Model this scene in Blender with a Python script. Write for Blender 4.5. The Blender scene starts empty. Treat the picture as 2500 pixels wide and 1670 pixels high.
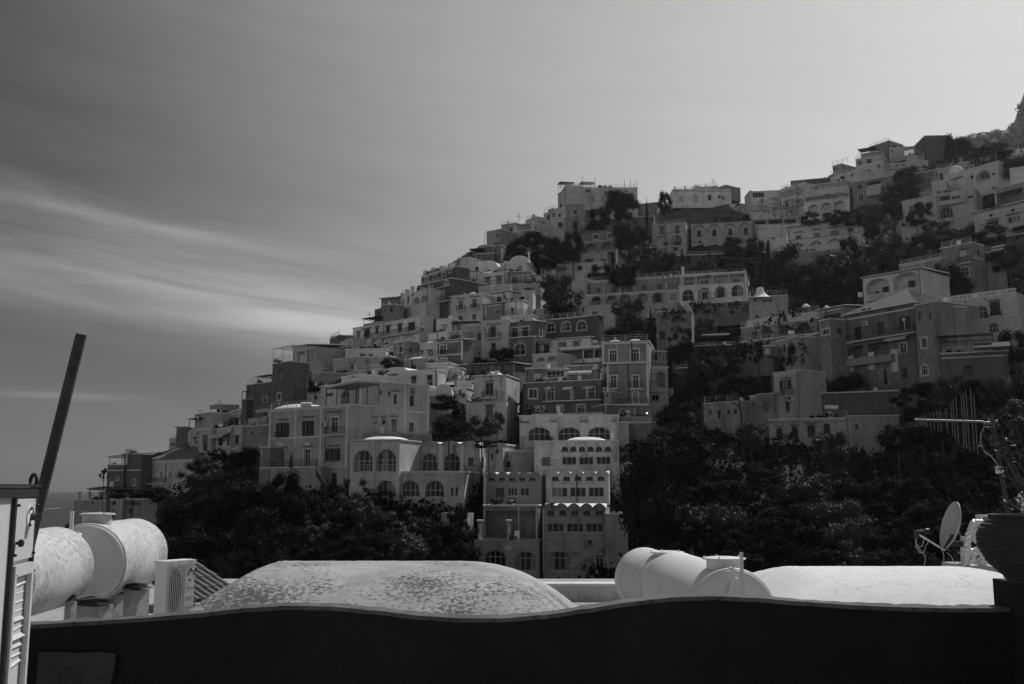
import bpy, bmesh, math, random
from mathutils import Vector, Matrix
random.seed(7)
R = math.radians
sc = bpy.context.scene
col = sc.collection

# ------------------------------------------------------------------ camera
F = 2431.0            # focal length in pixels of the 2500 px wide photograph
TP = 0.146            # tangent of the upward pitch
PITCH = math.atan(TP)
CZ = 50.0             # eye height above the sea
cam = bpy.data.cameras.new('camera')
cam_o = bpy.data.objects.new('camera', cam)
col.objects.link(cam_o)
cam.sensor_width = 36.0
cam.lens = 35.0
cam.clip_start = 0.05
cam.clip_end = 60000
cam_o.location = (0, 0, CZ)
cam_o.rotation_euler = (math.pi / 2 + PITCH, 0, 0)
sc.camera = cam_o

# ------------------------------------------------------------------ sky, sun, exposure
SUN_AZ, SUN_EL = R(38), R(47)       # azimuth to the right of the view direction
world = bpy.data.worlds.new('World')
sc.world = world
world.use_nodes = True
wn, wl = world.node_tree.nodes, world.node_tree.links
wn.clear()


def N(nodes, t, **kw):
    n = nodes.new(t)
    for k, v in kw.items():
        setattr(n, k, v)
    return n


def math_n(nodes, links, op, a, b=None, clamp=False):
    n = nodes.new('ShaderNodeMath')
    n.operation = op
    n.use_clamp = clamp
    for i, s in enumerate((a, b)):
        if s is None:
            continue
        if isinstance(s, (int, float)):
            n.inputs[i].default_value = s
        else:
            links.new(s, n.inputs[i])
    return n.outputs[0]


def M_(op, a, b=None, clamp=False):
    return math_n(wn, wl, op, a, b, clamp)


sky = N(wn, 'ShaderNodeTexSky', sky_type='NISHITA')
sky.sun_disc = False
sky.sun_elevation = SUN_EL
sky.sun_rotation = SUN_AZ
sky.altitude = 50
sky.air_density = 1.0
sky.dust_density = 0.6
sky.ozone_density = 1.0
sep = N(wn, 'ShaderNodeSeparateColor')
wl.new(sky.outputs[0], sep.inputs[0])
# black and white film behind an orange filter
lum = M_('ADD', M_('MULTIPLY', sep.outputs[0], 0.72), M_('MULTIPLY', sep.outputs[1], 0.28))
# polarising filter: darkest at right angles to the sun
tc = N(wn, 'ShaderNodeTexCoord')
dt_ = N(wn, 'ShaderNodeVectorMath', operation='DOT_PRODUCT')
wl.new(tc.outputs['Generated'], dt_.inputs[0])
dt_.inputs[1].default_value = (math.sin(SUN_AZ) * math.cos(SUN_EL), math.cos(SUN_AZ) * math.cos(SUN_EL), math.sin(SUN_EL))
pr_ = N(wn, 'ShaderNodeMapRange', interpolation_type='SMOOTHSTEP')
pr_.inputs[1].default_value = 0.46
pr_.inputs[2].default_value = 0.86
pr_.inputs[3].default_value = 0.17
pr_.inputs[4].default_value = 0.92
wl.new(dt_.outputs['Value'], pr_.inputs[0])
pr2 = N(wn, 'ShaderNodeMapRange', interpolation_type='SMOOTHSTEP')
pr2.inputs[1].default_value = 0.30
pr2.inputs[2].default_value = -0.30
pr2.inputs[3].default_value = 0.0
pr2.inputs[4].default_value = 0.85
wl.new(dt_.outputs['Value'], pr2.inputs[0])
lum = M_('MULTIPLY', lum, M_('MAXIMUM', pr_.outputs[0], pr2.outputs[0]))
sx = N(wn, 'ShaderNodeSeparateXYZ')
wl.new(tc.outputs['Generated'], sx.inputs[0])
az = M_('ARCTAN2', sx.outputs[0], sx.outputs[1])
el = M_('ARCSINE', sx.outputs[2])
# cirrus: streaks that run down to the right, one wide band low on the left
tilt = M_('ADD', el, M_('MULTIPLY', az, 0.125))
cv = N(wn, 'ShaderNodeCombineXYZ')
wl.new(M_('MULTIPLY', az, 2.2), cv.inputs[0])
wl.new(M_('MULTIPLY', tilt, 19.0), cv.inputs[1])
cn = N(wn, 'ShaderNodeTexNoise')
cn.inputs['Scale'].default_value = 1.6
cn.inputs['Detail'].default_value = 8
cn.inputs['Roughness'].default_value = 0.62
cn.inputs['Distortion'].default_value = 0.5
wl.new(cv.outputs[0], cn.inputs['Vector'])
mr = N(wn, 'ShaderNodeMapRange')
mr.inputs[1].default_value = 0.30
mr.inputs[2].default_value = 0.74
wl.new(cn.outputs[0], mr.inputs[0])


def gauss(x, c, s):
    d = M_('DIVIDE', M_('SUBTRACT', x, c), s)
    return M_('EXPONENT', M_('MULTIPLY', M_('MULTIPLY', d, d), -1.0))


band = M_('MULTIPLY', gauss(tilt, 0.139, 0.026), gauss(az, -0.20, 0.28))
band2 = M_('ADD', M_('MULTIPLY', M_('MULTIPLY', gauss(tilt, 0.200, 0.007), gauss(az, -0.38, 0.14)), 0.75), M_('MULTIPLY', gauss(tilt, 0.170, 0.06), gauss(az, -0.34, 0.24)))
thin = M_('MULTIPLY', gauss(el, 0.083, 0.0035), gauss(az, -0.43, 0.06))
cl = M_('MULTIPLY', M_('ADD', mr.outputs[0], 0.40), M_('ADD', M_('MULTIPLY', band, 0.95), M_('MULTIPLY', band2, 0.40)))
cl = M_('ADD', cl, M_('MULTIPLY', thin, 0.30))
cl = M_('ADD', cl, M_('MULTIPLY', mr.outputs[0], 0.10))
SKY_CLOUD = 2.1
lum2 = M_('ADD', lum, M_('MULTIPLY', cl, SKY_CLOUD))
comb = N(wn, 'ShaderNodeCombineColor')
for i in range(3):
    wl.new(lum2, comb.inputs[i])
bg = N(wn, 'ShaderNodeBackground')
bg.inputs[1].default_value = 0.10
wl.new(comb.outputs[0], bg.inputs[0])
wo = N(wn, 'ShaderNodeOutputWorld')
wl.new(bg.outputs[0], wo.inputs[0])

sun = bpy.data.lights.new('sun', 'SUN')
sun.energy = 2.6
sun.angle = R(0.53)
sun.color = (1, 1, 1)
sun_o = bpy.data.objects.new('sun', sun)
col.objects.link(sun_o)
sdir = Vector((math.sin(SUN_AZ) * math.cos(SUN_EL), math.cos(SUN_AZ) * math.cos(SUN_EL), math.sin(SUN_EL)))
sun_o.rotation_euler = sdir.to_track_quat('Z', 'Y').to_euler()

sc.view_settings.view_transform = 'Standard'
sc.view_settings.look = 'None'
sc.view_settings.exposure = 0.45
sc.view_settings.gamma = 1.0
sc.view_settings.use_curve_mapping = False
sc.render.engine = 'CYCLES'


# ------------------------------------------------------------------ pixel -> place
def tz(py):
    y = (835.0 - py) / F
    return (math.sin(PITCH) + y * math.cos(PITCH)) / (math.cos(PITCH) - y * math.sin(PITCH))


def ray(px, py):
    y = (835.0 - py) / F
    fw = math.cos(PITCH) - y * math.sin(PITCH)
    return Vector(((px - 1250.0) / F / fw, 1.0, (math.sin(PITCH) + y * math.cos(PITCH)) / fw))


def pix(px, py, Y):
    return Vector((0, 0, CZ)) + ray(px, py) * Y


CROPS = dict(A=(0, 780, 4.612), B=(400, 780, 4.612), C=(800, 600, 4.612), D=(1000, 780, 4.612), E=(1000, 500, 5.8075),
             F=(1300, 420, 5.8075), G=(1560, 420, 5.227), H=(1900, 300, 3.913), I=(1380, 640, 4.612), J=(1800, 640, 3.354),
             K=(1200, 780, 4.612), L=(1100, 1000, 3.734), M=(150, 960, 4.269), N=(620, 900, 3.913), O=(0, 1140, 3.92),
             P=(1450, 1300, 4.696), Q=(2200, 1180, 4.9), S=(0, 1160, 3.077), T=(1850, 660, 6.346), U=(1100, 700, 6.179),
             V=(2100, 560, 3.92), W=(2100, 950, 2.1775), Z=(0, 0, 0.9388), X=(0, 0, 1.0))


def s_(c, x, y):
    a, b, k = CROPS[c]
    return a + x / k, b + y / k


PXC = [150, 400, 650, 900, 1250, 1600, 1950, 2300, 2560]
PYR = [1500, 1400, 1300, 1200, 1100, 1000, 900, 800, 700, 600, 500, 400, 300]
DT = {150: [165, 170, 176, 182, 186, 185, 190, 195, 200, 205, 210, 215, 220],
      400: [120, 140, 158, 172, 180, 188, 198, 205, 212, 220, 228, 236, 244],
      650: [90, 102, 117, 132, 150, 162, 172, 184, 200, 212, 224, 236, 248],
      900: [84, 94, 106, 119, 134, 153, 170, 186, 204, 220, 236, 250, 264],
      1250: [104, 109, 114, 119, 130, 146, 167, 196, 216, 240, 262, 280, 298],
      1600: [95, 101, 107, 116, 130, 148, 170, 192, 218, 250, 275, 292, 305],
      1950: [78, 88, 99, 112, 125, 140, 156, 176, 200, 222, 246, 268, 285],
      2300: [74, 84, 94, 105, 117, 128, 137, 150, 167, 186, 205, 235, 262],
      2560: [70, 80, 90, 100, 110, 121, 131, 143, 157, 174, 192, 215, 250]}


def lerp(a, b, t):
    return a + (b - a) * t


def seg(arr, v):
    if v <= arr[0]:
        return 0, 0.0
    for i in range(len(arr) - 1):
        if v <= arr[i + 1]:
            return i, (v - arr[i]) / (arr[i + 1] - arr[i])
    return len(arr) - 2, 1.0


PYN = [-p for p in PYR]


def Dfun(px, py):
    i, t = seg(PXC, px)
    j, s = seg(PYN, -py)
    a, b = DT[PXC[i]], DT[PXC[i + 1]]
    return lerp(lerp(a[j], a[j + 1], s), lerp(b[j], b[j + 1], s), t)


# ------------------------------------------------------------------ materials (grey: the photograph is black and white)
MATS = {}


def mat(name, base=0.4, rough=0.8, spec=0.3, var=0.18, scale=1.0, streak=0.0, bump=0.0, objcol=False, metal=0.0,
        speck=0.0, speck_scale=8.0, coord='Object', patchy=0.0, trans=0.0, crack=0.0):
    m = bpy.data.materials.new(name)
    m.use_nodes = True
    nt = m.node_tree
    n, l = nt.nodes, nt.links
    b = n['Principled BSDF']
    b.inputs['Roughness'].default_value = rough
    b.inputs['Specular IOR Level'].default_value = spec
    b.inputs['Metallic'].default_value = metal
    t = N(n, 'ShaderNodeTexCoord')
    mp = N(n, 'ShaderNodeMapping')
    if coord == 'World':
        g = N(n, 'ShaderNodeNewGeometry')
        l.new(g.outputs['Position'], mp.inputs[0])
    else:
        l.new(t.outputs[coord], mp.inputs[0])
    if objcol:              # every wall weathers in its own way
        oi0 = N(n, 'ShaderNodeObjectInfo')
        l.new(math_n(n, l, 'MULTIPLY', oi0.outputs['Random'], 57.0), mp.inputs['Location'])
    no = N(n, 'ShaderNodeTexNoise')
    no.inputs['Scale'].default_value = scale
    no.inputs['Detail'].default_value = 8
    no.inputs['Roughness'].default_value = 0.65
    l.new(mp.outputs[0], no.inputs['Vector'])
    if objcol:
        oi = N(n, 'ShaderNodeObjectInfo')
        sp = N(n, 'ShaderNodeSeparateColor')
        l.new(oi.outputs['Color'], sp.inputs[0])
        v = sp.outputs[0]
    else:
        vn = N(n, 'ShaderNodeValue')
        vn.outputs[0].default_value = base
        v = vn.outputs[0]
    k = math_n(n, l, 'ADD', math_n(n, l, 'MULTIPLY', math_n(n, l, 'SUBTRACT', no.outputs[0], 0.5), var * 4), 1.0)
    if streak:
        mp2 = N(n, 'ShaderNodeMapping')
        mp2.inputs['Scale'].default_value = (0.75, 0.75, 0.12)
        l.new(mp.inputs[0].links[0].from_socket, mp2.inputs[0])
        if objcol:
            l.new(mp.inputs['Location'].links[0].from_socket, mp2.inputs['Location'])
        n2 = N(n, 'ShaderNodeTexNoise')
        n2.inputs['Scale'].default_value = 1.3
        n2.inputs['Detail'].default_value = 9
        n2.inputs['Roughness'].default_value = 0.72
        l.new(mp2.outputs[0], n2.inputs['Vector'])
        r = N(n, 'ShaderNodeMapRange')
        r.inputs[1].default_value = 0.50
        r.inputs[2].default_value = 0.74
        r.inputs[3].default_value = 1.0
        r.inputs[4].default_value = 1.0 - streak
        l.new(n2.outputs[0], r.inputs[0])
        k = math_n(n, l, 'MULTIPLY', k, r.outputs[0])
    if speck:
        n3 = N(n, 'ShaderNodeTexNoise')
        n3.inputs['Scale'].default_value = speck_scale
        n3.inputs['Detail'].default_value = 10
        n3.inputs['Roughness'].default_value = 0.75
        l.new(mp.outputs[0], n3.inputs['Vector'])
        r = N(n, 'ShaderNodeMapRange')
        r.inputs[1].default_value = 0.50
        r.inputs[2].default_value = 0.60
        r.inputs[3].default_value = 1.0
        r.inputs[4].default_value = 1.0 - speck
        if patchy:
            n4 = N(n, 'ShaderNodeTexNoise')
            n4.inputs['Scale'].default_value = 0.9
            n4.inputs['Detail'].default_value = 4
            l.new(mp.outputs[0], n4.inputs['Vector'])
            l.new(math_n(n, l, 'ADD', n3.outputs[0], math_n(n, l, 'MULTIPLY', math_n(n, l, 'SUBTRACT', n4.outputs[0], 0.5), patchy)), r.inputs[0])
        else:
            l.new(n3.outputs[0], r.inputs[0])
        k = math_n(n, l, 'MULTIPLY', k, r.outputs[0])
    if crack:
        no5 = N(n, 'ShaderNodeTexNoise')
        no5.inputs['Scale'].default_value = 1.4
        l.new(mp.outputs[0], no5.inputs['Vector'])
        va = N(n, 'ShaderNodeVectorMath', operation='ADD')
        l.new(mp.outputs[0], va.inputs[0])
        l.new(no5.outputs[1], va.inputs[1])
        vo = N(n, 'ShaderNodeTexVoronoi', feature='DISTANCE_TO_EDGE')
        vo.inputs['Scale'].default_value = crack
        l.new(va.outputs[0], vo.inputs['Vector'])
        r = N(n, 'ShaderNodeMapRange')
        r.inputs[1].default_value = 0.0
        r.inputs[2].default_value = 0.007
        r.inputs[3].default_value = 0.72
        r.inputs[4].default_value = 1.0
        l.new(vo.outputs['Distance'], r.inputs[0])
        k = math_n(n, l, 'MULTIPLY', k, r.outputs[0])
    v = math_n(n, l, 'MULTIPLY', v, k, True)
    cc = N(n, 'ShaderNodeCombineColor')
    for i in range(3):
        l.new(v, cc.inputs[i])
    l.new(cc.outputs[0], b.inputs['Base Color'])
    if bump:
        bn = N(n, 'ShaderNodeBump')
        bn.inputs['Strength'].default_value = bump
        bn.inputs['Distance'].default_value = 0.05
        l.new(no.outputs[0], bn.inputs['Height'])
        l.new(bn.outputs[0], b.inputs['Normal'])
    if trans:
        tr = N(n, 'ShaderNodeBsdfTranslucent')
        l.new(cc.outputs[0], tr.inputs[0])
        mx = N(n, 'ShaderNodeMixShader')
        mx.inputs[0].default_value = trans
        l.new(b.outputs[0], mx.inputs[1])
        l.new(tr.outputs[0], mx.inputs[2])
        l.new(mx.outputs[0], n['Material Output'].inputs[0])
    MATS[name] = m
    return m


mat('plaster', objcol=True, var=0.22, scale=0.45, streak=0.42, rough=0.9)
mat('stained', objcol=True, var=0.22, scale=0.5, streak=0.72, rough=0.9, speck=0.25, speck_scale=1.5)
mat('trim', 0.62, var=0.10, scale=0.8, streak=0.22, rough=0.85)
mat('frame_dark', 0.16, var=0.1, rough=0.7)
mat('frame', 0.50, var=0.05, rough=0.6)
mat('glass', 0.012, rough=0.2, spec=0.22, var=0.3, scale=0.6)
mat('curtain', 0.20, rough=0.35, spec=0.3, var=0.25, scale=1.2, streak=0.3)
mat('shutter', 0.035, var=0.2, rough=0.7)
mat('shutter_mid', 0.16, var=0.2, rough=0.8)
mat('shutter_pale', 0.5, var=0.12, rough=0.8)
mat('whitewash', 0.80, var=0.07, scale=0.6, streak=0.12, rough=0.85)
mat('rooftop', 0.40, var=0.2, scale=0.5, rough=0.9, speck=0.3, speck_scale=1.2)
mat('tile', 0.20, var=0.35, scale=1.6, rough=0.85, speck=0.35, speck_scale=3)
mat('iron', 0.04, var=0.2, rough=0.5)
mat('cloth_dark', 0.05, var=0.2, rough=0.9)
mat('cloth', 0.45, var=0.1, rough=0.9)
mat('cloth_white', 0.75, var=0.06, rough=0.9, trans=0.25)
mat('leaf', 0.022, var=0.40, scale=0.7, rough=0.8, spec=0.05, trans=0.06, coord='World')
mat('leaf_pale', 0.055, var=0.40, scale=0.9, rough=0.6, spec=0.15, trans=0.15, coord='World')  # lighter leaf; on trees labelled backlit it paints in their sunlit look
mat('bark', 0.07, var=0.3, scale=3, rough=0.9)
mat('soil', 0.035, var=0.5, scale=0.15, rough=1.0, speck=0.5, speck_scale=0.6, coord='World', bump=0.6)
mat('rock_net', 0.11, var=0.35, scale=0.25, rough=1.0, speck=0.3, speck_scale=0.9, coord='World', bump=0.3)
mat('rock', 0.11, var=0.5, scale=0.02, rough=1.0, speck=0.6, speck_scale=0.06, coord='World')


def new_obj(name, data, parent=None, m=None):
    o = bpy.data.objects.new(name, data)
    col.objects.link(o)
    if parent is not None:
        o.parent = parent
    if m is not None:
        o.data.materials.append(MATS[m])
    return o


def tag(o, label=None, cat=None, group=None, kind=None):
    if label:
        o['label'] = label
    if cat:
        o['category'] = cat
    if group:
        o['group'] = group
    if kind:
        o['kind'] = kind
    return o


class MB:
    def __init__(s):
        s.v, s.f = [], []

    def quad(s, *p):
        k = len(s.v)
        s.v.extend(Vector(q) for q in p)
        s.f.append(tuple(range(k, k + len(p))))

    def hexa(s, p):
        k = len(s.v)
        s.v.extend(Vector(q) for q in p)
        for f in ((0, 3, 2, 1), (4, 5, 6, 7), (0, 1, 5, 4), (1, 2, 6, 5), (2, 3, 7, 6), (3, 0, 4, 7)):
            s.f.append(tuple(k + i for i in f))

    def box(s, fr, u0, u1, v0, v1, w0, w1):
        P = fr.P
        s.hexa([P(u0, v0, w0), P(u1, v0, w0), P(u1, v0, w1), P(u0, v0, w1), P(u0, v1, w0), P(u1, v1, w0), P(u1, v1, w1), P(u0, v1, w1)])

    def tube(s, pts, r, n=8, r2=None, caps=True):
        pts = [Vector(p) for p in pts]
        base = len(s.v)
        m = len(pts)
        pa = None
        for i, p in enumerate(pts):
            t = (pts[min(i + 1, m - 1)] - pts[max(i - 1, 0)]).normalized()
            if pa is None:
                a = t.orthogonal().normalized()
            else:
                a = (pa - t * pa.dot(t)).normalized()
            pa = a
            b = t.cross(a)
            rr = r if r2 is None else lerp(r, r2, i / (m - 1))
            for k in range(n):
                an = 2 * math.pi * k / n
                s.v.append(p + a * math.cos(an) * rr + b * math.sin(an) * rr)
        for i in range(m - 1):
            for k in range(n):
                a0 = base + i * n + k
                a1 = base + i * n + (k + 1) % n
                s.f.append((a0, a1, a1 + n, a0 + n))
        if caps:
            s.f.append(tuple(base + k for k in range(n))[::-1])
            s.f.append(tuple(base + (m - 1) * n + k for k in range(n)))

    def lathe(s, c, prof, n=24, axis='Z', ax=None):
        """prof: list of (r, h) along the axis"""
        if ax is None:
            ax = Vector((0, 0, 1))
        ax = Vector(ax).normalized()
        a = ax.orthogonal().normalized()
        b = ax.cross(a)
        base = len(s.v)
        c = Vector(c)
        for r_, h in prof:
            for k in range(n):
                an = 2 * math.pi * k / n
                s.v.append(c + ax * h + (a * math.cos(an) + b * math.sin(an)) * r_)
        for i in range(len(prof) - 1):
            for k in range(n):
                a0 = base + i * n + k
                a1 = base + i * n + (k + 1) % n
                s.f.append((a0, a1, a1 + n, a0 + n))
        s.f.append(tuple(base + k for k in range(n))[::-1])
        s.f.append(tuple(base + (len(prof) - 1) * n + k for k in range(n)))

    def build(s, name, m, parent=None, smooth=False, g=None, recalc=True):
        if not s.v:
            return None
        me = bpy.data.meshes.new(name)
        inv = parent.matrix_world.inverted() if False else None
        off = ABS(parent) if parent is not None else (s.v[0].copy() if False else Vector((0, 0, 0)))
        me.from_pydata([tuple(v - off) for v in s.v], [], s.f)
        if recalc:
            bm = bmesh.new()
            bm.from_mesh(me)
            if smooth:
                bmesh.ops.remove_doubles(bm, verts=bm.verts, dist=1e-5)
            bmesh.ops.recalc_face_normals(bm, faces=bm.faces)
            bm.to_mesh(me)
            bm.free()
        me.update()
        if smooth:
            for p in me.polygons:
                p.use_smooth = True
            try:
                me.set_sharp_from_angle(angle=R(35))
            except Exception:
                pass
        o = new_obj(name, me, parent, m)
        if g is not None:
            o.color = (g, g, g, 1)
        return o


def ABS(o):
    p = Vector((0, 0, 0))
    while o is not None:
        p += o.location
        o = o.parent
    return p


def empty(name, loc):
    o = bpy.data.objects.new(name, None)
    col.objects.link(o)
    o.location = loc
    o.empty_display_size = 0.5
    return o


def thing_mesh(mb, name, m, label, cat, group=None, smooth=False, g=None):
    """a thing that is one mesh: origin at its lowest point's centre"""
    c = sum(mb.v, Vector((0, 0, 0))) / len(mb.v)
    c.z = min(v.z for v in mb.v)
    mb.v = [v - c for v in mb.v]
    o = mb.build(name, m, None, smooth, g)
    o.location = c
    return tag(o, label, cat, group)


class Fr:
    def __init__(s, O, ux, un):
        s.O, s.ux, s.un = Vector(O), Vector(ux), Vector(un)

    def P(s, u, v, w=0.0):
        return s.O + s.ux * u + Vector((0, 0, v)) + s.un * w

    def proj(s, px, py, w=0.0):
        """photo pixel -> (u, v) on this wall's plane moved out by w"""
        d = ray(px, py)
        c = Vector((0, 0, CZ))
        O = s.O + s.un * w
        t = (O - c).dot(s.un) / d.dot(s.un)
        p = c + d * t - O
        return p.dot(s.ux), p.z


# ------------------------------------------------------------------ walls with real openings
def arch_pts(u0, u1, v1, rise, n=8):
    c, a = (u0 + u1) / 2, (u1 - u0) / 2
    return [(c - a * math.cos(math.pi * k / n), v1 - rise + rise * math.sin(math.pi * k / n)) for k in range(n + 1)]


def rise_of(kind, u0, u1, v0, v1):
    w, h = u1 - u0, v1 - v0
    if kind == 'arch':
        return min(w / 2, h * 0.98)
    if kind == 'seg':
        return min(w * 0.3, h * 0.6)
    return 0.0


def face_grid(mb, fr, W, H, holes, v0=0.0):
    us = sorted({0.0, W, *[h[0] for h in holes], *[h[1] for h in holes]})
    vs = sorted({v0, H, *[h[2] for h in holes], *[h[3] for h in holes]})
    P = fr.P
    for j in range(len(vs) - 1):
        run = None
        for i in range(len(us) - 1):
            cu, cv = (us[i] + us[i + 1]) / 2, (vs[j] + vs[j + 1]) / 2
            inside = any(h[0] < cu < h[1] and h[2] < cv < h[3] for h in holes)
            if not inside and run is None:
                run = us[i]
            if inside and run is not None:
                mb.quad(P(run, vs[j]), P(us[i], vs[j]), P(us[i], vs[j + 1]), P(run, vs[j + 1]))
                run = None
        if run is not None:
            mb.quad(P(run, vs[j]), P(W, vs[j]), P(W, vs[j + 1]), P(run, vs[j + 1]))
    for (u0, u1, a0, a1, kind, dep, back) in holes:
        r = rise_of(kind, u0, u1, a0, a1)
        if r > 0:
            pts = arch_pts(u0, u1, a1, r)
            h = len(pts) // 2
            for k in range(h):
                mb.quad(P(u0, a1), P(*pts[k]), P(*pts[k + 1]))
            mb.quad(P(u0, a1), P(*pts[h]), P(u1, a1)) if abs(pts[h][1] - a1) > 1e-4 else None
            for k in range(h, len(pts) - 1):
                mb.quad(P(u1, a1), P(*pts[k]), P(*pts[k + 1]))
            loop = [(u0, a0)] + pts + [(u1, a0)]
        else:
            loop = [(u0, a0), (u0, a1), (u1, a1), (u1, a0)]
        for k in range(len(loop)):
            p, q = loop[k], loop[(k + 1) % len(loop)]
            mb.quad(P(p[0], p[1], 0), P(q[0], q[1], 0), P(q[0], q[1], -dep), P(p[0], p[1], -dep))
        if back:
            mb.quad(*[P(p[0], p[1], -dep) for p in loop])


def shape_loop(kind, u0, u1, v0, v1, n=8):
    r = rise_of(kind, u0, u1, v0, v1)
    if r > 0:
        return [(u0, v0)] + arch_pts(u0, u1, v1, r, n) + [(u1, v0)]
    return [(u0, v0), (u0, v1), (u1, v1), (u1, v0)]


def ring(mb, fr, kind, u0, u1, v0, v1, t, w0, w1, bottom=True):
    """frame bar between the outline and the outline moved in by t (t<0: out)"""
    A = shape_loop(kind, u0, u1, v0, v1)
    B = shape_loop(kind, u0 + t, u1 - t, v0 + (t if bottom else 0), v1 - t)
    m = len(A)
    for k in range(m):
        j = (k + 1) % m
        if j == 0 and not bottom:
            continue
        a, b, c, d = A[k], A[j], B[j], B[k]
        P = fr.P
        mb.hexa([P(a[0], a[1], w0), P(b[0], b[1], w0), P(c[0], c[1], w0), P(d[0], d[1], w0),
                 P(a[0], a[1], w1), P(b[0], b[1], w1), P(c[0], c[1], w1), P(d[0], d[1], w1)])


def top_at(kind, u0, u1, v0, v1, u):
    r = rise_of(kind, u0, u1, v0, v1)
    if r <= 0:
        return v1
    c, a = (u0 + u1) / 2, (u1 - u0) / 2
    x = max(-1, min(1, (u - c) / a))
    return v1 - r + r * math.sqrt(1 - x * x)


def window(fr, root, kind, u0, u1, v0, v1, rec, nm=1, trans=False, trim=0.0, pane='glass', shut=None, name='window',
           panes=False, sill=True):
    """frame, mullions and surround in one mesh; the glass and the shutters are its children"""
    w = u1 - u0
    if w < 0.15 or v1 - v0 < 0.15:
        return None
    mb = MB()
    ft = min(0.07, w * 0.075)
    wb = -rec + 0.05
    ring(mb, fr, kind, u0, u1, v0, v1, ft, wb - 0.03, wb + 0.03)
    for k in range(1, nm + 1):
        u = u0 + w * k / (nm + 1)
        mt = ft * 0.45
        mb.box(fr, u - mt, u + mt, v0 + ft, top_at(kind, u0, u1, v0, v1, u) - ft * 0.6, wb - 0.025, wb + 0.025)
    vt = None
    if trans:
        r = rise_of(kind, u0, u1, v0, v1)
        vt = v1 - (r if r > 0 else (v1 - v0) * 0.28)
        mb.box(fr, u0 + ft, u1 - ft, vt - ft * 0.5, vt + ft * 0.5, wb - 0.024, wb + 0.024)
    if trim:
        ring(mb, fr, kind, u0 - trim, u1 + trim, v0 - (trim if name == 'window' else 0), v1 + trim, trim - 0.002, -0.02, 0.045,
             bottom=(name == 'window'))
    elif sill and name == 'window' and rec > 0.05:
        mb.box(fr, u0 - 0.08, u1 + 0.08, v0 - 0.09, v0 - 0.003, -0.05, 0.10)
    o = mb.build(name, 'trim' if trim else ('frame' if (panes or trans) else 'frame_dark'), root)
    if pane:
        if panes and nm:
            for k in range(nm + 1):
                rp = AR.random()
                pane_k = pane if pane != 'glass' else ('glass' if rp < .72 else ('curtain' if rp < .88 else 'shutter'))
                a, b = u0 + w * k / (nm + 1), u0 + w * (k + 1) / (nm + 1)
                pm = MB()
                t0 = min(top_at(kind, u0, u1, v0, v1, a + 0.02), top_at(kind, u0, u1, v0, v1, b - 0.02))
                n_ = 5
                loop = [(a, v0)] + [(lerp(a, b, i / n_), top_at(kind, u0, u1, v0, v1, lerp(a, b, i / n_))) for i in range(n_ + 1)] + [(b, v0)]
                # a slight lean of each leaf, so the reflections differ
                ln = random.uniform(-0.012, 0.012)
                pm.quad(*[fr.P(p[0], p[1], -rec + 0.02 + ln * ((p[0] - a) / (b - a) - 0.5) * 2) for p in loop])
                pm.build('pane', pane_k, o)
        else:
            if pane == 'glass':
                rp = AR.random()
                pane = 'glass' if rp < .66 else ('curtain' if rp < .80 else 'shutter')
            pm = MB()
            pm.quad(*[fr.P(p[0], p[1], -rec + 0.02) for p in shape_loop(kind, u0, u1, v0, v1)])
            pm.build('pane', pane, o)
    if shut:
        for sgn in (0, 1):
            sm = MB()
            sw = w * 0.46
            a = (u0 - sw - 0.02) if sgn == 0 else (u1 + 0.02)
            sm.box(fr, a, a + sw, v0 + 0.03, v1 - 0.03, 0.03, 0.07)
            for q in range(6):
                vv = lerp(v0 + 0.15, v1 - 0.25, q / 5)
                sm.box(fr, a + 0.06, a + sw - 0.06, vv, vv + 0.06, 0.07, 0.095)
            sm.build('shutter', shut, o)
    return o


HOUSES = []
RECTS = []        # photo box and distance of every wall, so that the ground stays behind them


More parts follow.
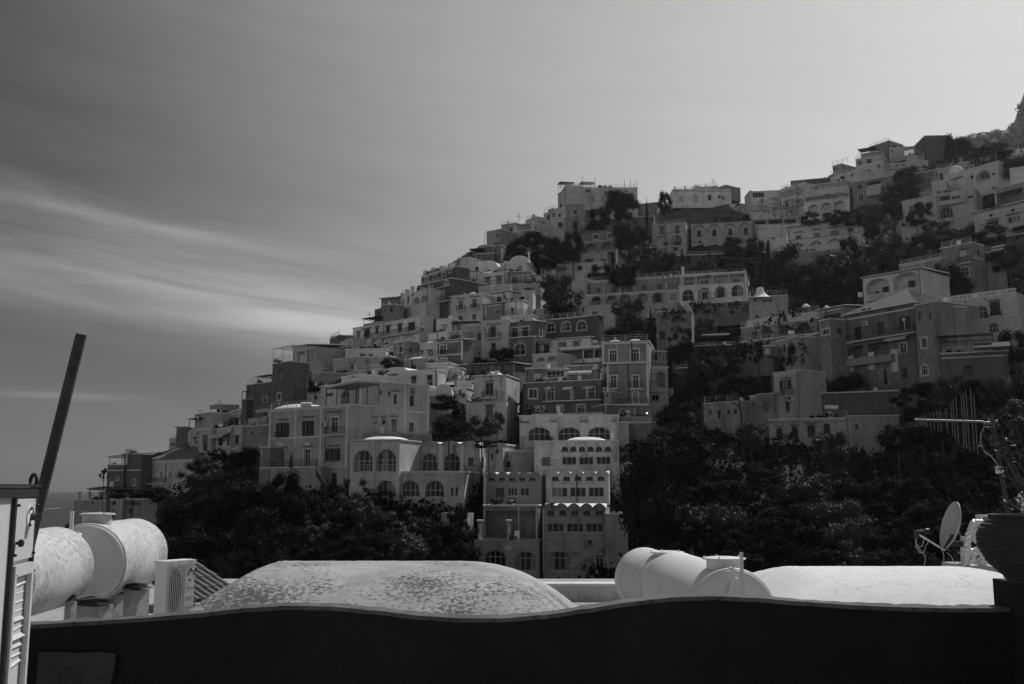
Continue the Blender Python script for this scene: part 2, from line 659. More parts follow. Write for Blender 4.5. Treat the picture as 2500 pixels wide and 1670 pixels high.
class House:
    def __init__(s, label, name='house', cat='house', short=None):
        s.label, s.name, s.cat = label, name, cat
        s.short = short
        s.root = None
        HOUSES.append(s)

    def blk(s, c, tl, tr, yb, g=0.45, feats='', D=None, DR=None, rx=None, dep=9.0, side='', mat_='plaster', roof='flat',
            rise=1.2, cope=True, k=0.97, ext=3.0, roofm='rooftop', cm='trim', lx=None):
        if g > 0.3:
            g = min(0.72, g * 1.12)
        g *= AR.uniform(0.90, 1.10)
        xl, yl = s_(c, *tl)
        xr, yr = s_(c, *tr)
        _, ybp = s_(c, tl[0], yb)
        if D is None:
            D = Dfun((xl + xr) / 2, min(ybp, 1400)) * k
            auto = True
        if DR is None:
            a, b = tz(yl), tz(yr)
            if abs(a) > 0.03 and abs(b) > 0.03 and a * b > 0:
                DR = D * a / b
                DR = min(max(DR, D * 0.86), D * 1.12)
            else:
                DR = D
        # keep the middle of the facade at the nominal distance
        sh = 2 * D / (D + DR)
        DL, DR = D * sh, DR * sh
        A, B = pix(xl, yl, DL), pix(xr, yr, DR)
        zt = (A.z + B.z) / 2
        zb = CZ + tz(ybp) * DL - ext
        ux = Vector((B.x - A.x, B.y - A.y, 0))
        W = ux.length
        ux.normalize()
        un = Vector((ux.y, -ux.x, 0))
        H = zt - zb
        fsh = None
        if s.root is None:
            s.root = tag(empty(s.name, Vector(((A.x + B.x) / 2, (A.y + B.y) / 2, zb)) - un * dep / 2), s.label, s.cat)
        fr = Fr(Vector((A.x, A.y, zb)), ux, un)
        if rx is not None:
            # depth such that the far right top corner falls at photo column rx
            X, Y = s_(c, rx, tr[1])
            d = ray(X, Y)
            # point B - un*t lies on column X: (B.x - un.x t) = d.x (B.y - un.y t)
            den = (-un.x + d.x * un.y)
            t = (d.x * B.y - B.x) / den if abs(den) > 1e-3 else dep
            dep = t if 2.0 < t < 40 else dep
        s.fr, s.W, s.H, s.dep = fr, W, H, dep
        XR = s_(c, rx, tr[1])[0] if rx is not None else xr
        RECTS.append((xl, XR, min(yl, yr), ybp + (yr - yl) * .5, max(DL, DR) + (0.0 if rx is None else dep * .6)))
        frR = Fr(fr.P(W, 0, 0), -un, ux)
        frL = Fr(fr.P(0, 0, -dep), un, -ux)
        holesF, postF = s.parse(c, feats, fr, W, H)
        holesR, postR = s.parse(c, side, frR, dep, H)
        mb = MB()
        face_grid(mb, fr, W, H, holesF)
        face_grid(mb, frR, dep, H, holesR)
        mb.quad(frL.P(0, 0), frL.P(dep, 0), frL.P(dep, H), frL.P(0, H))
        mb.quad(fr.P(0, 0, -dep), fr.P(W, 0, -dep), fr.P(W, H, -dep), fr.P(0, H, -dep))
        if roof == 'barrel':
            n = 14
            pts = [(W / 2 - W / 2 * math.cos(math.pi * k_ / n), H + rise * math.sin(math.pi * k_ / n) ** 0.8) for k_ in range(n + 1)]
            for q in (0, -dep):
                mb.quad(*[fr.P(p[0], p[1], q) for p in pts])
        if roof == 'shed':
            mb.quad(fr.P(0, H), fr.P(0, H, -dep), fr.P(0, H + rise, -dep))
            mb.quad(fr.P(W, H), fr.P(W, H, -dep), fr.P(W, H + rise, -dep))
            mb.quad(fr.P(0, H, -dep), fr.P(W, H, -dep), fr.P(W, H + rise, -dep), fr.P(0, H + rise, -dep))
        wall = mb.build('wall', mat_, s.root, g=g)
        if dep > 2.4 and cope is not None:
            fb = MB()
            fb.box(fr, 0.3, W - 0.3, -11.0, -0.002, -dep + 0.3, -dep * 0.42)
            fb.build('foundation', 'rock_net', s.root)
        rb = MB()
        if roof == 'flat':
            rb.box(fr, 0.05, W - 0.05, H - 0.30, H - 0.12, -dep + 0.05, -0.05)
            rb.build('roof', roofm, s.root)
            if cope:
                cb = MB()
                e = 0.12
                t = 0.16
                for (a, b, w0, w1) in ((-e, W + e, -0.28, e), (-e, W + e, -dep - e, -dep + 0.25), (-e, 0.25, -dep + 0.26, -0.29), (W - 0.25, W + e, -dep + 0.26, -0.29)):
                    cb.box(fr, a, b, H + 0.003, H + t, w0, w1)
                cb.build('coping', cm, s.root)
        elif roof == 'tiles':       # low mono-pitch of ribbed tiles, seen as a dotted edge
            P = fr.P
            e = 0.35
            r0, r1 = H + 0.01, H + rise
            rb.hexa([P(-e, r0, e), P(W + e, r0, e), P(W + e, r1, -dep), P(-e, r1, -dep),
                     P(-e, r0 + 0.12, e), P(W + e, r0 + 0.12, e), P(W + e, r1 + 0.12, -dep), P(-e, r1 + 0.12, -dep)])
            rb.build('roof', 'tile', s.root)
            cb = MB()
            n = max(3, int((W + 2 * e) / 0.42))
            for q in range(n):
                u = -e + (W + 2 * e) * (q + 0.5) / n
                k_ = len(cb.v)
                hw = (W + 2 * e) / n * 0.36
                cb.v.extend([P(u - hw, r0 + 0.12, e + 0.04), P(u, r0 + 0.26, e + 0.04), P(u + hw, r0 + 0.12, e + 0.04),
                             P(u - hw, r1 + 0.12, -dep), P(u, r1 + 0.26, -dep), P(u + hw, r1 + 0.12, -dep)])
                cb.f += [(k_, k_ + 1, k_ + 2), (k_, k_ + 3, k_ + 4, k_ + 1), (k_ + 1, k_ + 4, k_ + 5, k_ + 2)]
            o = cb.build('roof_tiles', 'tile', s.root)
            o['kind'] = 'stuff'
        elif roof == 'hip':
            P = fr.P
            e = 0.6
            m_ = min(W, dep) / 2
            base = [(-e, e), (W + e, e), (W + e, -dep - e), (-e, -dep - e)]
            if W >= dep:
                rid = [(m_, -dep / 2), (W - m_, -dep / 2)]
                fs = [(base[0], base[1], rid[1], rid[0]), (base[1], base[2], rid[1]), (base[2], base[3], rid[0], rid[1]), (base[3], base[0], rid[0])]
            else:
                rid = [(W / 2, -m_), (W / 2, -dep + m_)]
                fs = [(base[0], base[1], rid[0]), (base[1], base[2], rid[1], rid[0]), (base[2], base[3], rid[1]), (base[3], base[0], rid[0], rid[1])]
            z0, z1 = H + 0.02, H + rise
            zz = lambda p: z1 if p in rid else z0
            for f in fs:
                rb.quad(*[P(p[0], zz(p), p[1]) for p in f])
            rb.quad(*[P(p[0], z0 - 0.015, p[1]) for p in base])
            rb.build('roof', 'tile', s.root)
            cb = MB()
            for f in fs:         # ribs of tiles running up each slope
                a, b = f[0], f[1]
                L = math.hypot(b[0] - a[0], b[1] - a[1])
                n = int(L / 0.45)
                pa, pb = P(a[0], z0, a[1]), P(b[0], z0, b[1])
                tops = [P(p[0], zz(p), p[1]) for p in f[2:]]
                for q in range(1, n):
                    t = q / n
                    p0 = pa.lerp(pb, t)
                    d = (pb - pa).normalized()
                    # the rib climbs at right angles to the eave until it meets a hip
                    if len(tops) == 2:
                        t0 = (tops[1] - pa).dot(d) / L
                        t1 = (tops[0] - pa).dot(d) / L
                    else:
                        t0 = t1 = (tops[0] - pa).dot(d) / L
                    fr_ = 1.0
                    if t < t0:
                        fr_ = t / max(t0, 1e-3)
                    elif t > t1:
                        fr_ = (1 - t) / max(1 - t1, 1e-3)
                    base_m = pa + d * (tops[-1] - pa).dot(d)
                    up = tops[-1] - base_m
                    p1 = p0 + up * fr_ * 0.98
                    o_ = Vector((0, 0, 0.10))
                    hw = d * 0.12
                    cb.quad(p0 - hw, p0 + o_, p1 + o_, p1 - hw)
                    cb.quad(p0 + hw, p1 + hw, p1 + o_, p0 + o_)
            o = cb.build('roof_tiles', 'tile', s.root, recalc=False)
            if o:
                o['kind'] = 'stuff'
        elif roof == 'shed':
            P = fr.P
            rb.hexa([P(-.2, H, .2), P(W + .2, H, .2), P(W + .2, H + rise, -dep), P(-.2, H + rise, -dep),
                     P(-.2, H + .15, .2), P(W + .2, H + .15, .2), P(W + .2, H + rise + .15, -dep), P(-.2, H + rise + .15, -dep)])
            rb.build('roof', 'tile', s.root)
        elif roof == 'barrel':
            n = 14
            e = 0.15
            for k_ in range(n):
                a0, a1 = math.pi * k_ / n, math.pi * (k_ + 1) / n
                p = [(W / 2 - (W / 2 + e) * math.cos(a), H + 0.05 + (rise + e * 0.5) * math.sin(a) ** 0.8) for a in (a0, a1)]
                q = [(W / 2 - W / 2 * math.cos(a), H + rise * math.sin(a) ** 0.8) for a in (a0, a1)]
                rb.hexa([fr.P(q[0][0], q[0][1], e), fr.P(q[1][0], q[1][1], e), fr.P(q[1][0], q[1][1], -dep), fr.P(q[0][0], q[0][1], -dep),
                         fr.P(p[0][0], p[0][1], e), fr.P(p[1][0], p[1][1], e), fr.P(p[1][0], p[1][1], -dep), fr.P(p[0][0], p[0][1], -dep)])
            rb.build('roof', 'whitewash', s.root)
        elif roof.startswith('scallop'):
            n = int(roof[7:])
            st = W / n
            for q in range(n):
                pass
            fm_ = MB()
            for q in range(n):
                m_ = 10
                arcs = [(q * st + st * i / m_, H - 0.02 + rise * math.sin(math.pi * i / m_) ** 0.85) for i in range(m_ + 1)]
                for i in range(m_):
                    a, b = arcs[i], arcs[i + 1]
                    fm_.hexa([fr.P(a[0], H - 0.3, -.25), fr.P(b[0], H - 0.3, -.25), fr.P(b[0], H - 0.3, 0.01), fr.P(a[0], H - 0.3, 0.01),
                              fr.P(a[0], a[1], -.25), fr.P(b[0], b[1], -.25), fr.P(b[0], b[1], 0.01), fr.P(a[0], a[1], 0.01)])
                    fm_.hexa([fr.P(a[0], a[1] + .002, -.3), fr.P(b[0], b[1] + .002, -.3), fr.P(b[0], b[1] + .002, .1), fr.P(a[0], a[1] + .002, .1),
                              fr.P(a[0], a[1] + .09, -.3), fr.P(b[0], b[1] + .09, -.3), fr.P(b[0], b[1] + .09, .1), fr.P(a[0], a[1] + .09, .1)])
            fm_.build('parapet', mat_, s.root, g=g * .8)
            P = fr.P
            wv = -min(dep - .2, 3.2)
            rb.hexa([P(0, H - .3, wv), P(W, H - .3, wv), P(W, H - .3, -.26), P(0, H - .3, -.26), P(0, H + rise * 1.05, wv), P(W, H + rise * 1.05, wv), P(W, H + .06, -.26), P(0, H + .06, -.26)])
            rb.build('roof', 'whitewash', s.root)
        auto_detail(s, fr, W, H, dep, roof, feats, g, zt - CZ - tz(ybp) * DL)
        for f in postF + postR:
            f(s.root, g)
        return s

    # -------------------------------------------------------------- features
    def parse(s, c, text, fr, W, H):
        holes, post = [], []

        def add_hole(u0, u1, v0, v1, kind, dep, back):
            u0, u1 = max(u0, 0.08), min(u1, W - 0.08)
            v0, v1 = max(v0, 0.05), min(v1, H - 0.12)
            if u1 - u0 < 0.15 or v1 - v0 < 0.15:
                return None
            for h in holes:
                if u0 < h[1] + 0.02 and u1 > h[0] - 0.02 and v0 < h[3] + 0.02 and v1 > h[2] - 0.02:
                    return False
            holes.append((u0, u1, v0, v1, kind, dep, back))
            return (u0, u1, v0, v1)

        for item in text.split(';'):
            t = item.split()
            if not t:
                continue
            k, a = t[0], [float(x) for x in t[1:] if x.replace('.', '').replace('-', '').isdigit()]
            off = 0.0
            inn = k.startswith('i')
            if inn:
                k = k[1:]
                off = -1.6
                if len(a) >= 4:        # set back by the depth of the recess it stands in
                    cu_, cv_ = fr.proj(*s_(c, (a[0] + a[2]) / 2, (a[1] + a[3]) / 2), 0.0)
                    for h in holes:
                        if h[0] < cu_ < h[1] and h[2] - .4 < cv_ < h[3]:
                            off = -h[5]
            if k in ('w', 'wt', 'ws', 'wp', 'd', 'dt', 'ds', 'k', 'kp', 'km', 'a', 'at', 'g', 'gs', 'G', 'm', 'A', 'As', 'R', 'Ap', 'Rd', 'ak'):
                x0, y0, x1, y1 = a[:4]
                (X0, Y0), (X1, Y1) = s_(c, x0, y0), s_(c, x1, y1)
                XM, YM = (X0 + X1) / 2, (Y0 + Y1) / 2
                u0, _ = fr.proj(X0, YM, off)
                u1, _ = fr.proj(X1, YM, off)
                _, v1 = fr.proj(XM, Y0, off)
                _, v0 = fr.proj(XM, Y1, off)
                if u1 < u0:
                    u0, u1 = u1, u0
                kind = {'a': 'arch', 'ak': 'arch', 'at': 'arch', 'g': 'arch', 'A': 'arch', 'Ap': 'arch', 'As': 'seg', 'gs': 'seg'}.get(k, 'rect')
                if k in ('A', 'As', 'R', 'Ap', 'Rd'):
                    dep = {'Ap': 0.8, 'Rd': 3.0}.get(k, 1.6)
                    add_hole(u0, u1, v0, v1, kind, dep, True)
                    continue
                if inn:
                    h = (u0, u1, v0, v1)
                    rec = -off - 0.04
                else:
                    rec = 0.24 if k not in ('g', 'gs') else 0.5
                    h = add_hole(u0, u1, v0, v1, kind, rec, False)
                    if h is None:
                        continue
                    if h is False:
                        h, rec = (u0, u1, v0, v1), -0.03
                nm = {'d': 1, 'dt': 1, 'ds': 1, 'w': 1, 'wt': 1, 'ws': 1, 'a': 1, 'at': 1, 'g': 3, 'gs': 3, 'G': 3, 'm': 0}.get(k, 0)
                if len(a) > 4:
                    nm = int(a[4])
                wpx = abs(X1 - X0)
                kw = dict(nm=nm, trim=0.17 if k in ('wt', 'dt', 'at') else 0.0,
                          trans=k in ('g', 'gs', 'at', 'dt'),
                          pane={'k': 'shutter', 'ak': 'shutter', 'kp': 'shutter_pale', 'km': 'shutter_mid'}.get(k, 'glass'),
                          shut='shutter' if k in ('ws', 'ds') else ('shutter_pale' if k == 'wp' else None),
                          name='door' if k in ('d', 'dt', 'ds') else 'window', panes=(wpx > 22 and nm > 0))
                if k == 'at' and wpx < 12:
                    kw['trim'] = 0.12
                post.append(lambda root, g, h=h, rec=rec, kind=kind, kw=kw: window(fr, root, kind, *h, rec, **kw))
            elif k in ('b', 'bs', 'r', 'p'):
                x0, y0, x1, y1 = a[:4]
                w = {'b': 0.95, 'bs': 0.95, 'r': 0.0, 'p': 0.0}[k] if len(a) < 5 else a[4]
                (X0, Y0), (X1, Y1) = s_(c, x0, y0), s_(c, x1, y1)
                u0, v1 = fr.proj(X0, Y0, w)
                _, v0 = fr.proj(X0, Y0 + (Y1 - Y0), w)
                u1, _ = fr.proj(X1, Y0, w)
                if v1 - v0 > 1.5:
                    v1 = v0 + 1.5
                post.append(lambda root, g, q=(k, fr, u0, u1, v0, v1, w): balcony(root, g, *q))
            elif k == 'l':
                x0, y, x1 = a[:3]
                (X0, Y0), (X1, _) = s_(c, x0, y), s_(c, x1, y)
                XM = (X0 + X1) / 2
                u0, _ = fr.proj(X0, Y0, 0.2)
                u1, _ = fr.proj(X1, Y0, 0.2)
                _, v = fr.proj(XM, Y0, 0.2)

                def lint(root, g, u0=u0, u1=u1, v=v):
                    m = MB()
                    m.box(fr, u0, u1, v, v + 0.12, -0.05, 0.42)
                    m.build('lintel', 'tile', root)
                post.append(lint)
            elif k in ('c', 'q'):
                if k == 'c':
                    x0, y, x1, th = a[:4]
                    (X0, Y0), (X1, _) = s_(c, x0, y), s_(c, x1, y)
                    _, Y1 = s_(c, x0, y + th)
                    u0, v1 = fr.proj(X0, Y0)
                    u1, _ = fr.proj(X1, Y0)
                    _, v0 = fr.proj(X0, Y1)
                    w1 = 0.10
                else:
                    x, y0, y1, th = a[:4]
                    X0, Y0 = s_(c, x - th / 2, y0)
                    X1, Y1 = s_(c, x + th / 2, y1)
                    YM = (Y0 + Y1) / 2
                    u0, _ = fr.proj(X0, YM)
                    u1, _ = fr.proj(X1, YM)
                    _, v1 = fr.proj(X0, Y0)
                    _, v0 = fr.proj(X0, Y1)
                    w1 = 0.07
                if u1 < u0:
                    u0, u1 = u1, u0
                u0, u1 = max(u0, 0.01), min(u1, W - 0.01)
                v1 = min(v1, H - 0.01)
                dark = len(a) > 4

                def band(root, g, u0=u0, u1=u1, v0=v0, v1=v1, w1=w1, k=k, dark=dark):
                    if u1 - u0 < 0.03 or v1 - v0 < 0.03:
                        return
                    m = MB()
                    m.box(fr, u0, u1, v0, v1, -0.03, w1)
                    m.build('cornice' if k == 'c' else 'pilaster', 'tile' if dark else 'trim', root)
                post.append(band)
            elif k == 'v':
                x0, y0, x1, y1 = a[:4]
                (X0, Y0), (X1, Y1) = s_(c, x0, y0), s_(c, x1, y1)
                u0, v1 = fr.proj(X0, Y0)
                u1, _ = fr.proj(X1, Y0)
                _, v0 = fr.proj(X0, Y1, 1.6)
                m = 'cloth_dark' if len(a) > 4 else 'cloth'

                def awn(root, g, u0=u0, u1=u1, v0=v0, v1=v1, m=m):
                    b = MB()
                    P = fr.P
                    v0 = min(v0, v1 - 0.15)
                    b.hexa([P(u0, v1 - .05, 0), P(u1, v1 - .05, 0), P(u1, v0 - .05, 1.6), P(u0, v0 - .05, 1.6), P(u0, v1, 0), P(u1, v1, 0), P(u1, v0, 1.6), P(u0, v0, 1.6)])
                    b.box(fr, u0, u1, v0 - 0.3, v0 - 0.051, 1.57, 1.6)
                    b.build('awning', m, root)
                post.append(awn)
            elif k in ('o', 'od'):
                x0, y0, x1, y1 = a[:4]
                (X0, Y0), (X1, Y1) = s_(c, x0, y0), s_(c, x1, y1)
                u0, _ = fr.proj(X0, (Y0 + Y1) / 2)
                u1, _ = fr.proj(X1, (Y0 + Y1) / 2)
                _, v1 = fr.proj((X0 + X1) / 2, Y0)
                _, v0 = fr.proj((X0 + X1) / 2, Y1)

                def oval(root, g, u0=u0, u1=u1, v0=v0, v1=v1, k=k):
                    b = MB()
                    cu, cv, ru, rv = (u0 + u1) / 2, (v0 + v1) / 2, abs(u1 - u0) / 2, (v1 - v0) / 2
                    p = [(cu + ru * math.cos(R(i * 22.5)), cv + rv * math.sin(R(i * 22.5))) for i in range(16)]
                    b.quad(*[fr.P(x, y, 0.05) for x, y in p])
                    for i in range(16):
                        q, r_ = p[i], p[(i + 1) % 16]
                        b.quad(fr.P(*q, -0.02), fr.P(*r_, -0.02), fr.P(*r_, 0.05), fr.P(*q, 0.05))
                    b.build('plaque' if k == 'o' else 'round_window', 'trim' if k == 'o' else 'glass', root)
                post.append(oval)
            elif k == 'D':
                x0, y0, x1, y1 = a[:4]
                (X0, Y0), (X1, Y1) = s_(c, x0, y0), s_(c, x1, y1)
                post.append(lambda root, g, q=(X0, Y0, X1, Y1): dome(root, fr, s, *q))
            elif k == 'C':
                x0, y0, x1, y1 = a[:4]
                (X0, Y0), (X1, Y1) = s_(c, x0, y0), s_(c, x1, y1)

                def chim(root, g, q=(X0, Y0, X1, Y1)):
                    u0, v1 = fr.proj(q[0], q[1], -0.4)
                    u1, _ = fr.proj(q[2], q[1], -0.4)
                    v1 = max(v1, H + 0.3)
                    m = MB()
                    w = max(u1 - u0, 0.35)
                    m.box(fr, u0, u0 + w, H - 0.4, v1, -0.4 - w, -0.4)
                    m.box(fr, u0 - .08, u0 + w + .08, v1 + .002, v1 + .12, -0.48 - w, -0.32)
                    m.build('chimney', 'trim', root)
                post.append(chim)
            elif k in ('P', 'Pd', 'Pw', 'Pc'):
                x0, y0, x1, y1 = a[:4]
                w0, w1 = (a[4], a[5]) if len(a) > 5 else (-3.5, -0.4)
                (X0, Y0), (X1, Y1) = s_(c, x0, y0), s_(c, x1, y1)

                def perg(root, g, q=(X0, Y0, X1, Y1), k=k, w0=w0, w1=w1):
                    u0, v1 = fr.proj(q[0], q[1], w1)
                    u1, _ = fr.proj(q[2], q[1], w1)
                    _, v0 = fr.proj(q[0], q[3], w1)
                    v0 = min(v0, v1 - 1.8)
                    m = MB()
                    n = max(2, int((u1 - u0) / 2.4) + 1)
                    t = 0.04
                    for i in range(n):
                        u = lerp(u0 + t, u1 - t, i / (n - 1))
                        for w in (w0 + t, w1 - t):
                            m.box(fr, u - t, u + t, v0 - 0.3, v1 - 0.1, w - t, w + t)
                    for w in (w0 + t, w1 - t):
                        m.box(fr, u0, u1, v1 - 0.1, v1, w - t, w + t)
                    nb = max(2, int((u1 - u0) / 0.8))
                    for i in range(nb + 1):
                        u = lerp(u0, u1, i / nb)
                        m.box(fr, u - 0.03, u + 0.03, v1 + 0.002, v1 + 0.07, w0, w1)
                    o = m.build('pergola', 'frame' if k == 'Pw' else 'iron', root)
                    if k in ('Pd', 'Pc'):
                        b = MB()
                        P = fr.P
                        b.hexa([P(u0 - .3, v1 + .1, w1 + .5), P(u1, v1 + .1, w1 + .5), P(u1, v1 + .5, w0), P(u0 - .3, v1 + .5, w0),
                                P(u0 - .3, v1 + .17, w1 + .5), P(u1, v1 + .17, w1 + .5), P(u1, v1 + .57, w0), P(u0 - .3, v1 + .57, w0)])
                        b.build('canopy', 'cloth_dark' if k == 'Pd' else 'cloth', o)
                post.append(perg)
            elif k == 'h':
                x, y = a[:2]
                X, Y = s_(c, x, y)
                post.append(lambda root, g, X=X, Y=Y: air_con(s, fr, X, Y))
            elif k == 'vine':
                x0, y0, x1, y1 = a[:4]
                (X0, Y0), (X1, Y1) = s_(c, x0, y0), s_(c, x1, y1)
                VINES.append((s, fr, X0, Y0, X1, Y1))
            else:
                print('unknown feature', item)
        return holes, post


VINES = []
AR = random.Random(77)


def auto_detail(s, fr, W, H, dep, roof, feats, g, vis):
    """pipes, roof rails, vents and creepers that every old house carries"""
    if W < 3.2 or fr.O.y < 60:
        return
    if AR.random() < 0.7:
        m = MB()
        u = AR.choice([0.25, W - 0.3, W * AR.uniform(.3, .7)])
        m.box(fr, u - .05, u + .05, 0, H - 0.05, 0.02, 0.12)
        m.box(fr, u - .09, u + .09, H - 0.35, H - 0.06, 0.02, 0.16)
        m.build('drainpipe', AR.choice(['iron', 'frame', 'shutter_mid']), s.root)
    if AR.random() < 0.5:
        m = MB()
        u0 = AR.uniform(0, W * .4)
        zc = H - AR.uniform(vis * .3, vis * .8)
        m.box(fr, u0, min(W, u0 + W * .6), zc, zc + .035, 0.01, 0.05)
        m.build('wall_cable', 'iron', s.root)
    if roof == 'flat':
        if 'r ' not in feats and AR.random() < 0.45:
            balcony(s.root, g, 'r', fr, 0.15, W - 0.15, H + 0.17, H + 1.05, 0.0)
        if AR.random() < 0.4:
            m = MB()
            u, w = AR.uniform(.5, W - .9), -AR.uniform(.8, max(1, dep * .5))
            m.box(fr, u, u + .5, H - .2, H + AR.uniform(.6, 1.3), w - .5, w)
            m.build('chimney', 'trim', s.root)
    if AR.random() < 0.42:
        m = MB()
        u0 = AR.uniform(-.2, W * .6)
        u1 = min(W, u0 + AR.uniform(1.2, W * .5))
        n = int((u1 - u0) * 3)
        for i in range(n):
            u, r_ = AR.uniform(u0, u1), AR.uniform(.18, .45)
            vv = H + AR.uniform(0, .4)
            for q in range(16):
                c = fr.P(u + AR.gauss(0, r_ * .6), vv + abs(AR.gauss(0, r_ * .6)), -0.1 + AR.gauss(0, .15))
                n_ = Vector((AR.gauss(0, 1), AR.gauss(0, 1), AR.gauss(0, 1))).normalized()
                e = n_.orthogonal().normalized() * AR.uniform(.08, .17)
                f_ = n_.cross(e)
                m.quad(c - e, c - f_, c + e, c + f_)
        o = m.build('roof_plants', AR.choice(['leaf', 'leaf', 'leaf_pale']), s.root, recalc=False)
        if o:
            o['kind'] = 'stuff'


ACS = []


def balcony(root, g, k, fr, u0, u1, v0, v1, w):
    if u1 < u0:
        u0, u1 = u1, u0
    m = MB()
    if k in ('b', 'bs'):
        m.box(fr, u0, u1, v0 - 0.16, v0, 0.002, w)
        if k == 'bs':
            m.box(fr, u0, u1, v0 + 0.001, v1, w - 0.14, w - 0.002)
            for u in (u0, u1 - 0.14):
                m.box(fr, u, u + 0.14, v0 + 0.001, v1, 0.003, w - 0.145)
            o = m.build('balcony', 'plaster', root, g=max(g, 0.3))
            return
        o = m.build('balcony', 'trim', root)
        r = MB()
        n = max(3, int((u1 - u0) / 0.24))
        for i in range(n + 1):
            u = lerp(u0 + .03, u1 - .03, i / n)
            r.box(fr, u - 0.016, u + 0.016, v0, v1, w - 0.07, w - 0.04)
        for u in (u0 + 0.03, u1 - 0.03):
            for j in range(1, 4):
                ww = w * j / 4
                r.box(fr, u - 0.016, u + 0.016, v0, v1, ww - 0.016, ww + 0.016)
            r.box(fr, u - 0.022, u + 0.022, v1 + .001, v1 + 0.04, 0.02, w - 0.03)
        r.box(fr, u0, u1, v1 + .002, v1 + 0.05, w - 0.08, w - 0.025)
        r.build('railing', 'iron', o)
    elif k == 'r':
        r = MB()
        n = max(2, int((u1 - u0) / 1.6))
        for i in range(n + 1):
            u = lerp(u0, u1, i / n)
            r.box(fr, u - 0.03, u + 0.03, v0 - 0.1, v1, -0.15, -0.09)
        for q in (0.35, 0.68, 1.0):
            v = lerp(v0, v1, q)
            r.box(fr, u0, u1, v - 0.02, v + 0.02, -0.135, -0.105)
        r.build('railing', 'frame', root)
    elif k == 'p':
        m = MB()
        m.box(fr, u0, u1, v1 - 0.14, v1, -0.22, 0.08)
        m.box(fr, u0, u1, v0, v0 + 0.12, -0.2, 0.06)
        o = m.build('balustrade', 'trim', root)
        b = MB()
        n = max(4, int((u1 - u0) / 0.34))
        for i in range(n):
            u = lerp(u0 + .12, u1 - .12, i / max(1, n - 1))
            big = i % 9 == 0
            b.box(fr, u - (0.16 if big else 0.07), u + (0.16 if big else 0.07), v0 + 0.121, v1 - 0.141, -0.14, 0.0)
        b.build('baluster', 'trim', o)['kind'] = 'stuff'


def dome(root, fr, h, X0, Y0, X1, Y1):
    """shallow whitewashed vault standing back on the roof"""
    rw = abs(fr.proj(X1, Y1)[0] - fr.proj(X0, Y1)[0]) / 2
    dd = min(rw, max(1.0, h.dep / 2 - 0.3))
    w = -dd - 0.25
    u0, _ = fr.proj(X0, Y1, w)
    u1, _ = fr.proj(X1, Y1, w)
    _, vt = fr.proj((X0 + X1) / 2, Y0, w)
    rh = max(vt - (h.H - 0.1), 0.4)
    cu, ru = (u0 + u1) / 2, (u1 - u0) / 2
    m = MB()
    n, r_ = 24, 9
    base = len(m.v)
    for j in range(r_ + 1):
        t = j / r_ * math.pi / 2
        for i in range(n):
            a = 2 * math.pi * i / n
            ca, sa = math.cos(a), math.sin(a)
            q = (abs(ca) ** 3.2 + abs(sa) ** 3.2) ** (-1 / 3.2)
            rr = math.cos(t) ** 0.75 if j < r_ else 0.0
            m.v.append(fr.P(cu + ru * q * ca * rr, h.H - 0.13 + rh * math.sin(t), w + dd * q * sa * rr))
    for j in range(r_):
        for i in range(n):
            a0 = base + j * n + i
            a1 = base + j * n + (i + 1) % n
            m.f.append((a0, a1, a1 + n, a0 + n))
    m.build('roof_dome', 'whitewash', root, smooth=True)


def air_con(h, fr, X, Y):
    u, v = fr.proj(X, Y, 0.2)
    m = MB()
    m.box(fr, u - 0.42, u + 0.42, v - 0.3, v + 0.3, 0.08, 0.42)
    m.box(fr, u - 0.36, u - 0.3, v - 0.4, v - 0.3, 0.002, 0.42)
    m.box(fr, u + 0.3, u + 0.36, v - 0.4, v - 0.3, 0.002, 0.42)
    c = fr.P(u, v - 0.4, 0.2)
    root = tag(empty('air_conditioner', c), 'small pale air conditioner %s' % (h.short or ('on the ' + h.label)), 'air conditioner',
               'air conditioners on the hillside houses')
    m.build('casing', 'trim', root)
    f = MB()
    n = 14
    f.quad(*[fr.P(u - 0.08 + 0.23 * math.cos(2 * math.pi * i / n), v + 0.23 * math.sin(2 * math.pi * i / n), 0.43) for i in range(n)])
    f.build('fan_grille', 'iron', root)
    ACS.append((h, root, X))


# ------------------------------------------------------------------ the houses, read off the photograph window by window
def HS(label, *blocks, name='house', cat='house', short=None):
    h = House(label, name, cat, short)
    for b in blocks:
        b = dict(b)
        if 'short' in b:
            h.short = b.pop('short')
        h.blk(b.pop('c'), b.pop('tl'), b.pop('tr'), b.pop('yb'), **b)
    return h


def B(c, tl, tr, yb, g=0.45, feats='', **k):
    return dict(c=c, tl=tl, tr=tr, yb=yb, g=g, feats=feats, **k)


# --- left end above the sea
HS('low terrace house with bare columns on its roof, nearest to the sea',
   B('M', (135, 1120), (465, 1120), 1320, .30, 'C 165 1035 182 1115; C 270 1035 287 1115; C 378 1040 392 1115; r 205 1125 465 1165; Pd 285 1005 460 1115 -4 -1; od 320 1130 340 1150', D=176, DR=172, dep=7),
   B('M', (515, 1110), (640, 1108), 1310, .32, 'w 525 1110 572 1165; w 520 1215 560 1300', D=170, DR=168, dep=7),
   B('M', (640, 1112), (1000, 1104), 1300, .30, 'R 648 1118 832 1170; d 918 1092 972 1162; w 700 1200 740 1250', D=168, DR=164, dep=7))
HS('dark red house with a pale pier and a canopied terrace at the left tip',
   B('M', (655, 642), (838, 640), 965, .14, 'q 672 600 960 26; c 655 800 838 12; C 665 590 690 645; at 740 898 775 960; m 700 690 715 705', D=180, DR=176, dep=9, roof='tiles', rise=.6),
   B('M', (482, 752), (655, 752), 990, .14, 'at 565 865 595 906; c 485 800 655 10; Pd 500 668 655 750 -4 -0.5; C 515 730 545 755', D=181, DR=180, dep=8))
